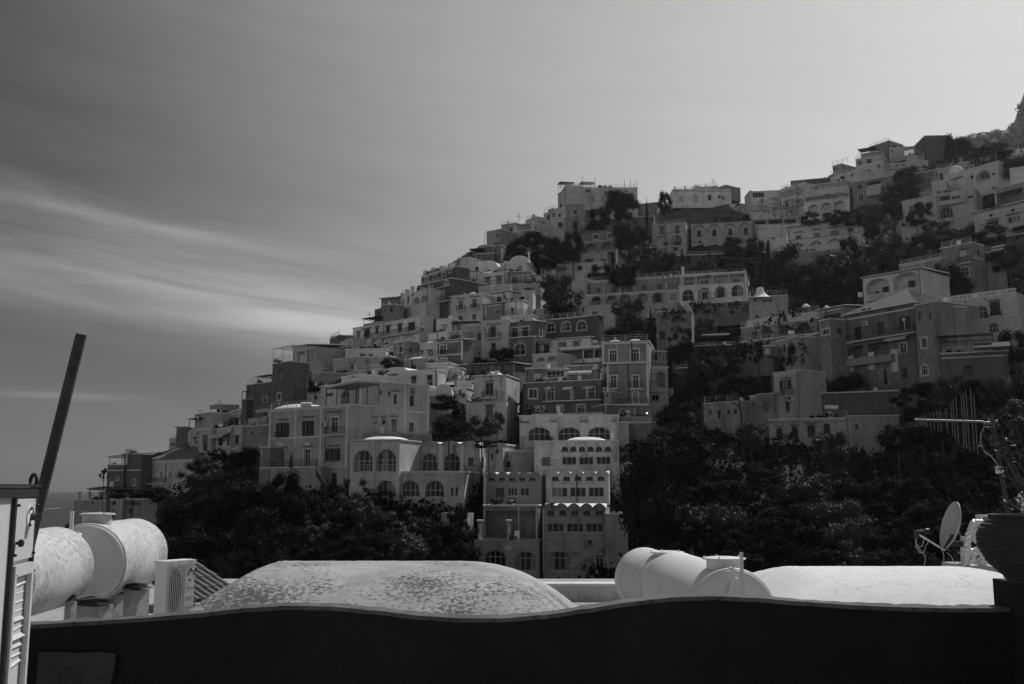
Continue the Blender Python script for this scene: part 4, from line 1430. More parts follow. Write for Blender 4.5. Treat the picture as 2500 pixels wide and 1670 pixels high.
HS('vine-hung terrace house with arched openings below the long hotel',
   B('I', (1022, 562), (1420, 545), 885, .26, 'As 1192 610 1360 682; k 1060 770 1130 870; c 1020 560 1420 8; r 1020 640 1190 690; kp 1022 810 1060 850; vine 1015 530 1425 600; vine 1120 740 1420 880; d 1080 610 1120 700', D=176, dep=7, mat_='stained'),
   B('I', (1430, 475), (2065, 438), 560, .20, 'd 1540 487 1602 517; d 1728 472 1792 502; d 1905 460 1975 492; C 1460 480 1475 512; C 1648 465 1663 500; C 1836 455 1850 490; vine 1430 500 2065 560; vine 1430 455 1700 480; Ap 1480 520 1560 560', D=186, dep=6, mat_='stained'))
HS('low pale building under a white sunlit tent roof',
   B('J', (95, 288), (410, 272), 350, .34, 'w 210 302 285 330 2; od 140 300 155 325', D=180, dep=7))
HS('terrace with a white wavy parapet over an ivy-grown arcade',
   B('J', (60, 500), (668, 378), 560, .48, 'r 90 440 668 485', D=165, DR=155, dep=6, cope=False),
   B('J', (30, 560), (672, 442), 660, .26, 'A 190 522 285 625; A 340 495 440 590; A 495 470 590 560; id 245 560 290 630; id 400 522 452 592; id 555 490 600 565; d 120 570 165 620; q 172 500 620 8; kp 285 585 310 610; kp 437 560 470 590; b 20 600 670 650 1.2; vine 150 440 620 560', D=162, DR=152, dep=7),
   B('J', (10, 665), (285, 632), 800, .20, 'A 25 685 120 752; A 150 668 245 745; vine 10 720 280 800; vine 10 660 280 690', D=158, dep=6))
HS('small pale kiosk-like house with a sunlit roof edge amid vines',
   B('J', (278, 665), (480, 612), 790, .30, 'd 372 672 393 740 0; vine 380 700 590 790; vine 300 770 400 900; Ap 300 680 360 760; Ap 410 655 470 760', D=148, dep=6, roofm='whitewash'),
   B('J', (215, 690), (272, 685), 770, .24, 'kp 220 705 262 755', D=146, dep=4, ext=0),
   B('J', (470, 640), (678, 592), 725, .17, 'G 492 650 668 710 3', D=148, dep=6, roof='tiles', rise=.4),
   B('J', (655, 405), (880, 360), 470, .26, 'k 700 425 850 465; c 700 405 850 8', D=156, dep=6, roof='tiles', rise=.4))
HS('white corner house with dark open shutters beside a bare rope-like vine',  # most walls from here to the arched villa are darkened to stand for shade
   B('J', (298, 922), (512, 880), 1260, .34, 'ds 372 965 420 1042; b 348 1045 430 1100; k 392 1142 428 1225; l 358 952 435; h 443 1116; c 298 925 510 8', D=135, DR=131, rx=725, dep=8, short='on the white corner house with dark shutters'),
   B('J', (165, 1087), (300, 1078), 1260, .28, 'km 213 1142 258 1226; m 125 1135 140 1165', D=137, dep=6, mat_='stained'),
   B('J', (105, 1105), (165, 1095), 1260, .34, 'm 125 1138 140 1165', D=139, dep=6))
HS('large decaying villa with deep balconies and a hipped tile roof',
   B('J', (880, 452), (1460, 330), 1060, .20, 'd 955 528 1015 642; d 1140 488 1200 592; k 1322 442 1418 552; c 890 662 1450 14; b 890 600 1450 655 1.4; R 905 692 1030 810; R 1070 660 1240 780; v 1265 600 1440 625; dt 1330 662 1385 745; d 1150 870 1265 1008 2; k 1345 862 1395 955; R 810 925 880 1030; c 880 470 1460 12; bs 800 810 1260 860; q 930 770 900 50; q 1100 740 880 50; q 1290 715 900 55; m 1230 370 1255 400; h 1050 500', D=137, DR=127, dep=12, roof='hip', rise=3.6, mat_='stained', short='under the eaves of the decaying villa'),
   B('J', (1455, 352), (1632, 330), 1070, .24, 'wt 1508 622 1553 702; at 1512 842 1560 925; km 1480 412 1510 470; a 1570 410 1592 462; q 1460 360 1060 8 1', D=126, DR=123, dep=8, mat_='stained'),
   B('J', (672, 482), (760, 470), 830, .24, 'wt 695 548 755 592', D=141, DR=139, rx=890, side='w 815 538 858 585; m 735 735 750 768', mat_='stained'))
HS('plain dull house wall between the decaying villa and the white villa',
   B('J', (1632, 365), (1868, 378), 630, .24, 'w 1765 415 1790 448; c 1634 370 1866 6 1', D=126, DR=126, dep=8))
HS('long low dark building with a recessed arch under a striped awning terrace',
   B('J', (1665, 762), (2215, 722), 1090, .13, 'c 1668 785 2210 8; Ap 1850 845 1930 930; v 1935 665 2230 700 1; r 1680 700 2200 740; Pd 1650 620 2100 740 -5 -1', D=119, DR=116, dep=9))
HS('white villa with rooftop balustrade and a great curved multi-arch window',
   B('V', (865, 690), (1500, 592), 1020, .42, 'gs 997 722 1220 878 3; k 1238 688 1340 822; b 1245 795 1347 835 .4; b 1000 840 1225 880 .3; a 1067 915 1110 972; g 1227 893 1325 985 2; od 1000 686 1014 704; od 1184 658 1198 674; p 865 640 1495 686; c 1000 870 1500 8; l 1215 680 1345', D=136, DR=130, rx=1575, dep=9, cope=False))
HS('white loggia with two broad arches and a balustrade',
   B('V', (25, 482), (585, 368), 712, .46, 'As 58 470 285 688; As 318 408 565 640; ik 215 548 278 608; ik 463 490 528 554; ia 148 585 190 622 0; p 65 632 590 690; ', D=150, DR=143, rx=625, dep=9, roof='tiles', rise=.4))
HS('tall stained house with shuttered balcony among the right-hand trees',
   B('V', (770, 187), (1065, 127), 500, .24, 'kp 940 197 1020 265; b 925 268 1045 330; at 962 357 1043 450; l 930 190 1030', D=158, rx=1180, mat_='stained', side='w 1120 195 1145 250; c 1080 260 1170 10', dep=8),
   B('V', (375, 348), (775, 272), 560, .30, 'w 710 322 775 372; c 378 355 775 8; r 380 300 770 345; c 325 375 380 6', D=160, dep=8),
   B('V', (1180, 225), (1390, 215), 440, .26, 'w 1265 345 1330 410', D=160, dep=7))
HS('arched villa with four small round-headed windows above the dark wood',
   B('J', (258, 1307), (907, 1265), 1500, .36, 'ak 318 1354 374 1450 0; ak 442 1342 500 1442 0; ak 574 1330 638 1432 0; ak 705 1318 760 1410 0; l 300 1345 385; l 425 1335 510; l 555 1322 645; c 258 1312 905 6 1; D 690 1245 800 1272', D=132, DR=129, dep=8, mat_='stained'),
   B('J', (907, 1268), (1322, 1258), 1570, .34, 'ak 1203 1328 1282 1413 0; c 905 1262 1322 6 1; km 1230 1490 1270 1540; m 965 1325 990 1365', D=129, DR=128, dep=8),
   B('J', (1325, 1410), (1378, 1410), 1530, .25, 'k 1335 1430 1365 1490', D=130, dep=5))
HS('long dark stone retaining wall under the decaying villa',
   B('J', (528, 1112), (1500, 1020), 1280, .12, '', D=133, DR=127, dep=4, mat_='stained', cope=True),
   name='retaining_wall', cat='wall')
HS('grey concrete garden wall running down behind the dark trees',
   B('K', (1425, 1165), (1545, 1165), 1340, .40, '', D=133, dep=4, mat_='stained'),
   B('K', (1545, 1170), (2100, 1160), 1340, .20, '', D=135, dep=4, mat_='stained'),
   name='retaining_wall', cat='wall')
for lab, tl, tr, yb in (
        ('long stone terrace wall above the long hotel roof', (1560, 628), (1870, 617), 648),
        ('stone terrace wall under the white arcade hotel', (1930, 690), (2140, 655), 712),
        ('stone terrace wall among trees right of the tent roof', (1930, 722), (2080, 698), 742),
        ('stone terrace wall under the broad pale house', (2200, 602), (2330, 577), 618),
        ('dark terrace wall under the porthole house', (2330, 602), (2500, 570), 628),
        ('stone terrace wall left of the long hotel pier', (1325, 748), (1400, 743), 765),
        ('upper garden wall right of the tall grey block', (1640, 848), (1800, 842), 868),
        ('lower garden wall right of the tall grey block', (1650, 900), (1800, 892), 922),
        ('garden wall left of the white terraced house', (1300, 655), (1330, 652), 672),
        ('mossy wall under the arcaded grey house', (1350, 622), (1500, 614), 642),
        ('stone wall under the white house with blind arches', (1560, 655), (1660, 652), 672)):
    h_ = HS(lab, B('X', tl, tr, yb, .11, 'r %d %d %d %d; vine %d %d %d %d' % (tl[0] + 4, tl[1] - 9, tr[0] - 4, tl[1], tl[0], tl[1] - 2, tr[0], yb), dep=1.6, mat_='stained', k=.985),
            name='terrace_wall', cat='wall')
HS('small pale house tucked between the dark pines',
   B('X', (1717, 987), (1806, 980), 1030, .34, 'w 1730 1000 1738 1012; d 1752 1000 1760 1022; w 1775 1000 1783 1010; w 1792 998 1799 1009', D=140, dep=6, mat_='stained'))
# --- top of the town
HS('big white house on the summit with stepped terraces and parasols',
   B('F', (480, 215), (1488, 238), 560, .50, 'm 645 318 680 370; dt 752 262 825 355; b 728 345 860 388; dt 1007 290 1077 360; b 985 365 1090 400; l 740 258 830; l 1000 285 1085; w 760 480 810 510; c 480 218 1488 10; q 705 240 500 14; q 935 240 500 26', D=262, DR=262, dep=9),
   B('F', (470, 195), (700, 205), 250, .48, 'Pc 400 150 595 205 -4 -.3; Pc 700 150 880 205 -4 -.3; A 590 205 650 240', D=264, dep=8),
   B('F', (360, 330), (480, 238), 560, .50, 'a 385 445 416 520', D=260, DR=256, dep=8),
   B('F', (160, 585), (330, 545), 700, .48, 'a 202 605 250 670; a 277 575 325 642; r 165 520 300 580', D=262, DR=257, dep=7),
   B('F', (328, 520), (478, 500), 700, .46, 'a 365 585 402 642 1', D=256, dep=7))
HS('grey house with a white framed window at the foot of the summit house',
   B('F', (475, 457), (735, 452), 850, .28, 'wt 572 532 632 600; k 573 705 640 800; b 555 770 662 830; l 560 700 645; c 475 455 735 6 1', D=250, rx=768, dep=8),
   B('F', (250, 650), (478, 645), 870, .38, 'a 362 705 430 780 1', D=250, dep=8))
HS('shaded row house with pale shutters left of the umbrella pine',
   B('F', (752, 545), (1110, 502), 690, .24, 'km 790 565 840 632; km 850 560 900 625; km 980 550 1030 610; l 755 540 1100', D=252, dep=8, roofm='tile'),
   B('F', (705, 740), (1078, 655), 815, .28, 'Rd 860 690 1060 745; w 930 685 995 742; bs 705 740 1060 790; v 860 672 1080 690 1', D=247, dep=7))
HS('tiled ruinous house behind the cypress on the skyline',
   B('F', (1400, 480), (1765, 440), 660, .19, 'dt 1425 548 1475 626; dt 1638 535 1668 600; k 1620 530 1640 600', D=262, dep=8, roof='tiles', rise=1.2, mat_='stained'),
   B('F', (1380, 645), (1720, 625), 810, .20, 'w 1437 695 1475 732; Ap 1620 640 1720 720', D=256, dep=7, mat_='stained'))
HS('arcaded grey house in deep shade below the umbrella pine',
   B('F', (545, 892), (1185, 812), 990, .26, 'wt 630 915 700 972; wt 857 885 932 952; wt 1067 870 1145 932; c 545 985 1180 8 1; l 510 880 730', D=238, dep=8, roof='tiles', rise=.5),
   B('F', (720, 1002), (1180, 962), 1170, .26, 'A 735 1012 915 1142; A 970 985 1160 1132', D=236, rx=1305, dep=8, side='a 1240 1020 1290 1080'))
HS('white terraced house with planters and three dark rectangular openings',
   B('F', (490, 1192), (1062, 1150), 1300, .42, 'G 745 1230 860 1280 3; km 960 1232 1042 1275; C 497 1155 530 1290; r 540 1240 700 1290', D=226, dep=7),
   B('F', (175, 1348), (992, 1272), 1460, .50, 'R 345 1345 482 1408; w 635 1325 706 1392; w 845 1308 916 1382; c 175 1340 990 10; r 255 1265 600 1325', D=221, rx=1012, dep=8),
   B('F', (115, 1362), (300, 1356), 1455, .52, 'w 185 1368 215 1400; w 220 1366 250 1400; r 120 1410 250 1450', D=219, dep=6))
HS('white villa with roof piers on the crest above the netted cliff',
   B('G', (435, 237), (1172, 212), 390, .60, 'wp 885 290 920 355; kp 705 290 750 380; kp 505 305 560 380; w 1010 295 1045 330; w 1065 305 1080 355; m 1088 312 1100 332; C 450 190 465 232; C 582 182 597 225; C 716 174 731 220; C 847 170 862 215; r 465 190 1000 232; c 435 240 1170 6 1', D=268, DR=268, rx=1312, side='dt 1178 292 1215 355', dep=9, ext=1.5),
   B('G', (690, 205), (1000, 180), 240, .35, '', D=274, dep=6),
   B('G', (1010, 200), (1105, 168), 240, .30, '', D=274, dep=6))
HS('white house with two big blind arches and an oval window',
   B('G', (165, 682), (597, 647), 1190, .46, 'km 262 702 318 792; km 460 690 518 780; Ap 197 812 387 938; Ap 415 805 545 935; w 448 880 538 932 2; w 312 895 372 935; w 272 1003 335 1045; w 437 970 495 1005; a 530 985 563 1062 0; l 250 698 330; l 450 685 532; od 478 818 515 845; l 440 862 545; l 255 988 345; l 425 965 505; c 165 788 590 4 1', D=250, dep=8))
HS('pale palace front with four tall balcony doors in blind arches',
   B('G', (662, 668), (1460, 627), 965, .44, 'Ap 678 675 850 832; Ap 866 665 1055 826; Ap 1075 655 1250 820; Ap 1270 645 1440 815; ik 745 747 790 838; ik 937 737 986 828; ik 1142 722 1190 816; ik 1340 712 1386 802; b 735 800 815 840 .5; b 925 788 1002 832 .5; b 1128 775 1208 820 .5; b 1325 762 1395 805 .5; od 758 873 792 908; w 740 935 795 978; w 955 920 1010 962; c 662 672 1460 8; c 662 836 1270 8; q 860 840 940 8', D=250, dep=8, roof='tiles', rise=.4))
HS('white stepped hotel with glazed porches and balconies on the crest',
   B('G', (1440, 240), (1808, 254), 620, .58, 'G 1450 252 1600 322 3; kp 1530 395 1575 465; kp 1727 352 1775 420; b 1445 430 1632 480; b 1677 395 1812 440; Ap 1705 452 1785 572; k 1722 530 1745 575; kp 1545 540 1590 575; h 1572 352; h 1620 502; h 1660 500; h 1695 340; r 1630 230 1805 255; l 1520 380 1590; l 1705 335 1780', D=256, DR=255, dep=8),
   B('G', (1415, 245), (1440, 245), 620, .56, '', D=257, dep=6),
   B('G', (1810, 207), (2110, 157), 575, .55, 'b 1815 262 2092 302; k 1870 388 1905 460; kp 2017 375 2060 445; b 1832 425 2095 465; od 1935 495 1960 520; h 1942 352; h 1978 350; Ap 1840 470 2080 560; l 1850 372 1925; l 2000 358 2070; kp 1890 240 1960 290; kp 2020 225 2075 285', D=253, DR=247, rx=2170, dep=8),
   name='hotel', cat='hotel', short='on the white stepped crest hotel')
HS('dark tiled roof house on the crest with a leaning skylight',
   B('H', (140, 560), (485, 530), 600, .12, '', D=262, dep=8, roof='hip', rise=1.5))
HS('pale terraces with a thin railing below the white stepped hotel',
   B('G', (1470, 612), (2060, 567), 660, .32, 'P 1470 612 2050 675 -.5 2; Rd 1480 620 1620 665; Rd 1650 610 1830 660; Rd 1855 600 2000 650', D=243, dep=6),
   B('G', (1520, 692), (1812, 682), 790, .48, 'kp 1540 740 1580 790; kp 1600 735 1640 785; bs 1520 745 1700 790', D=237, dep=6),
   B('G', (1822, 690), (2065, 665), 780, .48, 'w 1935 685 1960 710', D=237, dep=6),
   B('G', (1515, 800), (1890, 768), 865, .50, 'w 1800 790 1822 808; km 1690 835 1740 860; c 1560 875 1890 6', D=232, dep=6),
   B('G', (1505, 1030), (1890, 1000), 1075, .36, 'r 1780 960 1860 1000', D=222, dep=5))
HS('white terrace house with three shaded arches and hanging plants',
   B('H', (245, 652), (675, 602), 760, .50, 'Rd 260 690 670 745; w 440 680 500 715 2; w 560 668 620 708 2', D=243, dep=7),
   B('H', (243, 762), (675, 707), 860, .55, 'A 285 777 385 852; A 408 758 512 842; A 536 740 640 832; c 243 766 675 6', D=240, rx=700, dep=8),
   B('H', (350, 592), (675, 556), 660, .20, 'kp 370 605 460 635; w 555 592 595 605; D 520 545 655 568', D=248, dep=7))
HS('old dark house with white framed windows and a deep awning',
   B('H', (705, 562), (1112, 492), 800, .24, 'w 755 590 800 630; dt 763 675 815 738; dt 1042 627 1097 695; w 1035 572 1062 602; Rd 850 560 985 700; v 848 600 988 690; c 705 565 1110 6; m 1000 505 1025 530', D=236, dep=8, mat_='stained'))
HS('pale staircase of small houses climbing to the right-hand crest',
   B('H', (495, 530), (770, 442), 580, .45, 'w 585 508 635 540 2; w 693 478 718 514', D=250, dep=7),
   B('H', (520, 418), (600, 392), 510, .30, 'w 530 425 545 450; w 555 420 570 445; r 515 370 660 415', D=256, rx=745, dep=6),
   B('H', (760, 425), (1002, 372), 510, .46, 'w 820 447 885 475; w 945 392 972 430; bs 820 470 890 500', D=250, dep=7),
   B('H', (740, 352), (1000, 308), 440, .40, 'w 760 360 800 400 2; w 845 345 890 385 2; c 742 408 1000 6', D=254, dep=7),
   B('H', (790, 300), (960, 270), 350, .22, 'Pd 770 262 935 320 -4 0', D=258, dep=6),
   B('H', (875, 232), (1062, 172), 310, .20, 'w 940 255 970 270', D=262, rx=1100, dep=6),
   B('H', (1062, 242), (1290, 228), 350, .40, 'w 1080 262 1100 285; kp 1210 318 1228 340; kp 1240 310 1258 332', D=258, dep=7),
   B('H', (1002, 400), (1430, 362), 445, .40, 'w 1180 380 1212 405; w 1345 352 1385 378; k 1122 395 1140 415; l 1005 440 1420', D=250, dep=7))
HS('tall dark block house with a rising terrace wall on the right crest',
   B('H', (1400, 127), (1640, 122), 430, .12, 'As 1500 355 1590 420', D=250, dep=9, mat_='stained'),
   B('H', (1210, 322), (1398, 300), 400, .34, 'Ap 1330 270 1395 350', D=251, dep=8, roof='shed', rise=4.8))
HS('white house with a large framed arched window under the right-hand pines',
   B('H', (1582, 500), (2098, 382), 660, .50, 'Ap 1885 455 2030 556; ia 1915 470 2025 545 3; kp 1675 540 1720 597; od 1838 500 1866 536; od 2045 474 2073 502; l 1640 530 1770; c 1582 650 1800 8; r 1590 430 2090 490; D 1640 410 1760 432', D=206, DR=196, rx=2112, dep=8),
   B('H', (1505, 442), (1720, 427), 560, .38, 'w 1508 475 1526 508; k 1545 480 1575 540', D=212, dep=7),
   B('H', (1720, 385), (2020, 345), 430, .42, '', D=214, dep=6),
   B('H', (1465, 572), (1600, 552), 670, .45, '', D=206, dep=6))
HS('broad pale house with a big arched window amid trees on the right',
   B('H', (1180, 757), (1502, 692), 960, .48, 'km 1248 790 1318 845; km 1430 752 1474 808; m 1470 868 1482 890', D=203, dep=8),
   B('H', (1502, 690), (1880, 630), 960, .46, 'a 1540 798 1670 908 3; bs 1505 755 1770 790; w 1655 697 1742 742 2; Rd 1500 700 1640 760; k 1815 693 1862 715; c 1640 665 1770 6', D=200, dep=8),
   B('H', (1235, 680), (1510, 660), 730, .34, 'r 1240 640 1500 680', D=208, dep=6))
HS('ruined dark stone walls between the trees below the right crest',
   B('H', (1300, 482), (1505, 452), 660, .20, 'k 1350 540 1395 575', D=222, dep=7, mat_='stained'))
HS('pale curved house at the right edge with a lantern on its wall',
   B('H', (2210, 442), (2365, 420), 580, .48, '', D=190, dep=8, roof='flat'),
   B('H', (2065, 642), (2365, 562), 790, .30, 'Rd 2085 645 2340 760; q 2078 650 780 10', D=183, dep=7))
HS('white house with round portholes under a sunlit tile edge at the right',
   B('H', (1870, 880), (2365, 742), 1010, .46, 'od 2015 863 2050 896; od 2225 815 2260 848; k 1985 935 2108 1002; w 2190 892 2315 950 2; l 1975 925 2110; l 2175 870 2320; c 1870 900 2360 10', D=176, DR=168, dep=9, roof='tiles', rise=1.5))
HS('white arcade hotel with four blind arches and four awning windows',
   B('H', (90, 1012), (803, 910), 1255, .54, 'w 168 1075 218 1106 2; w 345 1050 400 1086 2; w 500 1030 580 1062 3; w 665 1005 715 1036 2; l 140 1045 238; l 320 1018 418; l 470 998 570; l 633 972 737; Ap 145 1150 255 1242; Ap 303 1127 425 1216; Ap 472 1104 598 1196; Ap 663 1082 767 1142; c 90 1122 803 6 1; bs 100 1200 800 1260; od 192 1180 205 1200', D=220, DR=212, rx=837, dep=8, roof='tiles', rise=.4),
   B('H', (88, 1262), (802, 1170), 1400, .30, 'od 160 1280 190 1305', D=219, DR=211, dep=7),
   name='hotel', cat='hotel')
HS('tiny white hut with one window below the broad pale house',
   B('H', (1165, 942), (1300, 935), 1035, .46, 'w 1178 958 1215 985', D=196, dep=5))
HS('small pale house with outside stairs below the white terraced house',
   B('U', (1290, 345), (1415, 338), 450, .42, 'c 1290 350 1415 6', D=196, dep=6),
   B('U', (1150, 360), (1295, 345), 440, .30, '', D=197, dep=6),
   B('U', (1620, 200), (1690, 198), 440, .30, 'dt 1628 255 1688 395', D=200, dep=5, mat_='stained'))
# --- ridge left of the summit
HS('pale house with open shutters and an antenna on the ridge',
   B('E', (1300, 292), (1512, 260), 410, .38, 'kp 1378 320 1403 385; k 1405 315 1458 380; kp 1462 310 1482 372; r 1302 240 1500 290; c 1300 296 1512 8 1', D=240, dep=7),
   B('E', (1512, 292), (1752, 258), 360, .20, 'w 1632 316 1690 350', D=240, dep=7),
   B('E', (1305, 402), (1757, 347), 570, .36, 'km 1340 490 1400 545; c 1305 405 1757 6; l 1330 488 1420; km 1560 440 1650 490', D=236, rx=1985, side='w 1870 430 1900 470; w 1775 450 1795 485', dep=8, mat_='stained'),
   B('E', (1757, 265), (1985, 285), 420, .38, 'km 1770 300 1800 340; w 1935 325 1952 360', D=238, dep=7))
HS('small gabled house on the ridge next to the summit terraces',
   B('E', (1645, 232), (1782, 170), 275, .42, '', D=244, rx=1925, side='w 1825 232 1842 262', dep=7))
HS('dark house corner with a wide lean-to awning on the ridge',
   B('E', (1095, 387), (1300, 347), 580, .34, 'm 1230 402 1258 450; Pw 1062 410 1095 515 -2 0', D=232, dep=7, mat_='stained'),
   B('E', (1060, 590), (1297, 572), 700, .20, 'a 1185 615 1222 680 1; a 1058 640 1090 700; Pd 862 640 1050 745 -5 -.2', D=228, dep=8),
   B('E', (960, 700), (1200, 690), 790, .17, '', D=226, dep=6, mat_='stained'))
HS('pair of plain white sheds with sunlit rims on the ridge',
   B('E', (715, 772), (842, 748), 840, .42, 'q 785 765 830 6', D=218, dep=6),
   B('E', (840, 832), (985, 822), 940, .46, 'k 930 880 980 940', D=214, dep=6),
   B('E', (640, 880), (735, 895), 1010, .56, '', D=208, dep=6))

ORD = ['leftmost', 'second from the left', 'third from the left', 'fourth from the left', 'fifth from the left', 'sixth from the left', 'seventh from the left']
SH = {}
for (h, o, X) in ACS:
    SH.setdefault(h.label, []).append((X, o, h))
for lab, lst in SH.items():
    lst.sort(key=lambda t: t[0])
    for i, (X, o, h) in enumerate(lst):
        where = h.short or ('on the ' + lab)
        w_ = where.split()
        o['label'] = ('small pale air conditioner ' if len(lst) == 1 else 'small air conditioner, %s, ' % ORD[i]) + ' '.join(w_[:9])


# ------------------------------------------------------------------ sea, hillside, mountain
def sheet(name, rows, m, smooth=True):
    me = bpy.data.meshes.new(name)
    nr, nc = len(rows), len(rows[0])
    v = [tuple(p) for r_ in rows for p in r_]
    f = [(j * nc + i, j * nc + i + 1, (j + 1) * nc + i + 1, (j + 1) * nc + i) for j in range(nr - 1) for i in range(nc - 1)]
    me.from_pydata(v, [], f)
    for p in me.polygons:
        p.use_smooth = smooth
    o = new_obj(name, me, None, m)
    o['kind'] = 'structure'
    return o


def sea_mat():
    m = mat('sea', 0.035, rough=0.6, spec=0.06, var=0.10, scale=0.02, coord='World')
    nt = m.node_tree
    n, l = nt.nodes, nt.links
    b = n['Principled BSDF']
    g = N(n, 'ShaderNodeNewGeometry')
    mp = N(n, 'ShaderNodeMapping')
    mp.inputs['Scale'].default_value = (0.02, 0.12, 0.1)
    mp.inputs['Rotation'].default_value = (0, 0, R(12))
    l.new(g.outputs['Position'], mp.inputs[0])
    no = N(n, 'ShaderNodeTexNoise')
    no.inputs['Scale'].default_value = 2.0
    no.inputs['Detail'].default_value = 6
    l.new(mp.outputs[0], no.inputs['Vector'])
    bn = N(n, 'ShaderNodeBump')
    bn.inputs['Strength'].default_value = 0.5
    bn.inputs['Distance'].default_value = 0.6
    l.new(no.outputs[0], bn.inputs['Height'])
    l.new(bn.outputs[0], b.inputs['Normal'])


sea_mat()
sheet('sea', [[(-9000, -200, 0), (11000, -200, 0)], [(-9000, 12000, 0), (11000, 12000, 0)]], 'sea')
# boat wake: a thin raised line of foam
fm = MB()
pts = [pix(x, y, 1) for x, y in ()]
wk = []
for i in range(13):
    t = i / 12
    x, y = lerp(60, 215, t), lerp(1246.5, 1236.0, t) + math.sin(t * 9) * 0.4
    D_ = -CZ / tz(y)
    wk.append(pix(x, y, D_))
for i in range(12):
    a, b = wk[i], wk[i + 1]
    w = Vector((0, 10 + 8 * (i % 3), 0))
    fm.quad(a + Vector((0, 0, .15)), b + Vector((0, 0, .15)), b + w + Vector((0, 0, .15)), a + w + Vector((0, 0, .15)))
fm.build('boat_wake', 'whitewash')
bpy.data.objects['boat_wake']['kind'] = 'structure'

SKX = [60, 150, 180, 250, 300, 420, 520, 620, 700, 800, 880, 960, 1050, 1150, 1250, 1350, 1450, 1550, 1640, 1800, 1900, 2000, 2100, 2200, 2300, 2400, 2560, 3200]
SKY = [1500, 1300, 1262, 1215, 1180, 1130, 1050, 1000, 930, 890, 815, 745, 690, 610, 585, 530, 510, 530, 502, 498, 480, 435, 412, 395, 392, 370, 345, 330]


def sky_py(px):
    i, t = seg(SKX, px)
    return lerp(SKY[i], SKY[i + 1], t)


def hill_pt(px, py, k=1.045):
    pxc = max(150, min(2560, px))
    d = Dfun(pxc, py) * k
    if k > 1.01:
        for (a, b, t_, u_, D_) in RECTS:
            if a - 3 < px < b + 3 and t_ + 2 < py < u_ + 3 and D_ + 1.5 > d:
                d = min(D_ + 1.5, Dfun(pxc, py) * k + 45)
    return pix(px, py, d)


rnd = random.Random(3)
rows = []
NX = 260
XS = [40 + (3200 - 40) * i / NX for i in range(NX + 1)]
for x in XS:
    colm = []
    b = hill_pt(x, 1500, 1.0)
    colm.append(Vector((b.x * 0.25, -60, CZ - 46)))
    colm.append(Vector((b.x * 0.45, 25, CZ - 44)))
    colm.append(Vector((b.x * 0.75, 55, min(CZ - 32, b.z - 10))))
    sp = sky_py(x)
    for j in range(86):
        t = j / 85
        p = hill_pt(x, lerp(1500, sp, t))
        amp = 0.9 * min(1, t * 6)
        p.z += (math.sin(p.x * .31) * math.cos(p.y * .27) + rnd.uniform(-.8, .8)) * amp * 0.6
        colm.append(p)
    e = colm[-1]
    for q in range(1, 8):
        colm.append(Vector((e.x * (1 + q * 0.06), e.y + q * 22, max(e.z - q * 6 - q * q * 0.8, -3))))
    colm.append(Vector((e.x * 1.8, e.y + 420, -6)))
    rows.append(colm)
# the hill runs on past the right edge of the frame and ends in the sea on the left
sheet('hillside', rows, 'soil')
left = [r_[:] for r_ in rows[:1]]
base = rows[0]
sheet('shore_slope', [[Vector((p.x - 60, p.y, -4)) for p in base], base], 'soil')
# netted rock face between the crest villa and the palace front
cr = []
rr_ = random.Random(2)
for i in range(41):
    gx = lerp(150, 1470, i / 40)
    k_, t = seg([150, 250, 420, 700, 1180, 1320, 1410, 1470], gx)
    ty = lerp([560, 525, 500, 468, 420, 386, 396, 560][k_], [525, 500, 468, 420, 386, 396, 560, 620][k_], t)
    c = []
    for j in range(13):
        q = j / 12
        X, Y = s_('G', gx, lerp(700, ty, q))
        p = pix(X, Y, lerp(258.5, 267.5, q ** .7))
        p.y += rr_.uniform(-.5, .5) + 1.2 * math.sin(gx * .012 + q * 4)
        c.append(p)
    cr.append(c)
sheet('rock_face', cr, 'rock_net')
# distant mountain at the right edge
mr_ = random.Random(5)
mx = [2180, 2260, 2330, 2370, 2400, 2460, 2478, 2490, 2520, 2600, 2800, 3300]
my = [430, 372, 345, 325, 320, 316, 290, 255, 180, 120, 60, 40]
mrows = []
for i in range(90):
    px = lerp(2120, 3300, i / 89)
    k_, t = seg(mx, px)
    top = lerp(my[k_], my[k_ + 1], t) + mr_.uniform(-4, 4)
    if px < 2180:
        top = lerp(520, 430, (px - 2120) / 60)
    c = []
    for j in range(26):
        t = j / 25
        Y = lerp(420, 640, t ** 0.8)
        p = pix(px, lerp(640, top, t), Y)
        if j < 25:
            p.z += mr_.uniform(-1.2, 1.2)
            p.y += mr_.uniform(-4, 4)
        c.append(p)
    e = c[-1]
    c.append(Vector((e.x * 1.2, e.y + 300, 0)))
    mrows.append(c)
sheet('mountain', mrows, 'rock')

# ------------------------------------------------------------------ trees: crowns of leaf-sized faces
CROWNS = {}


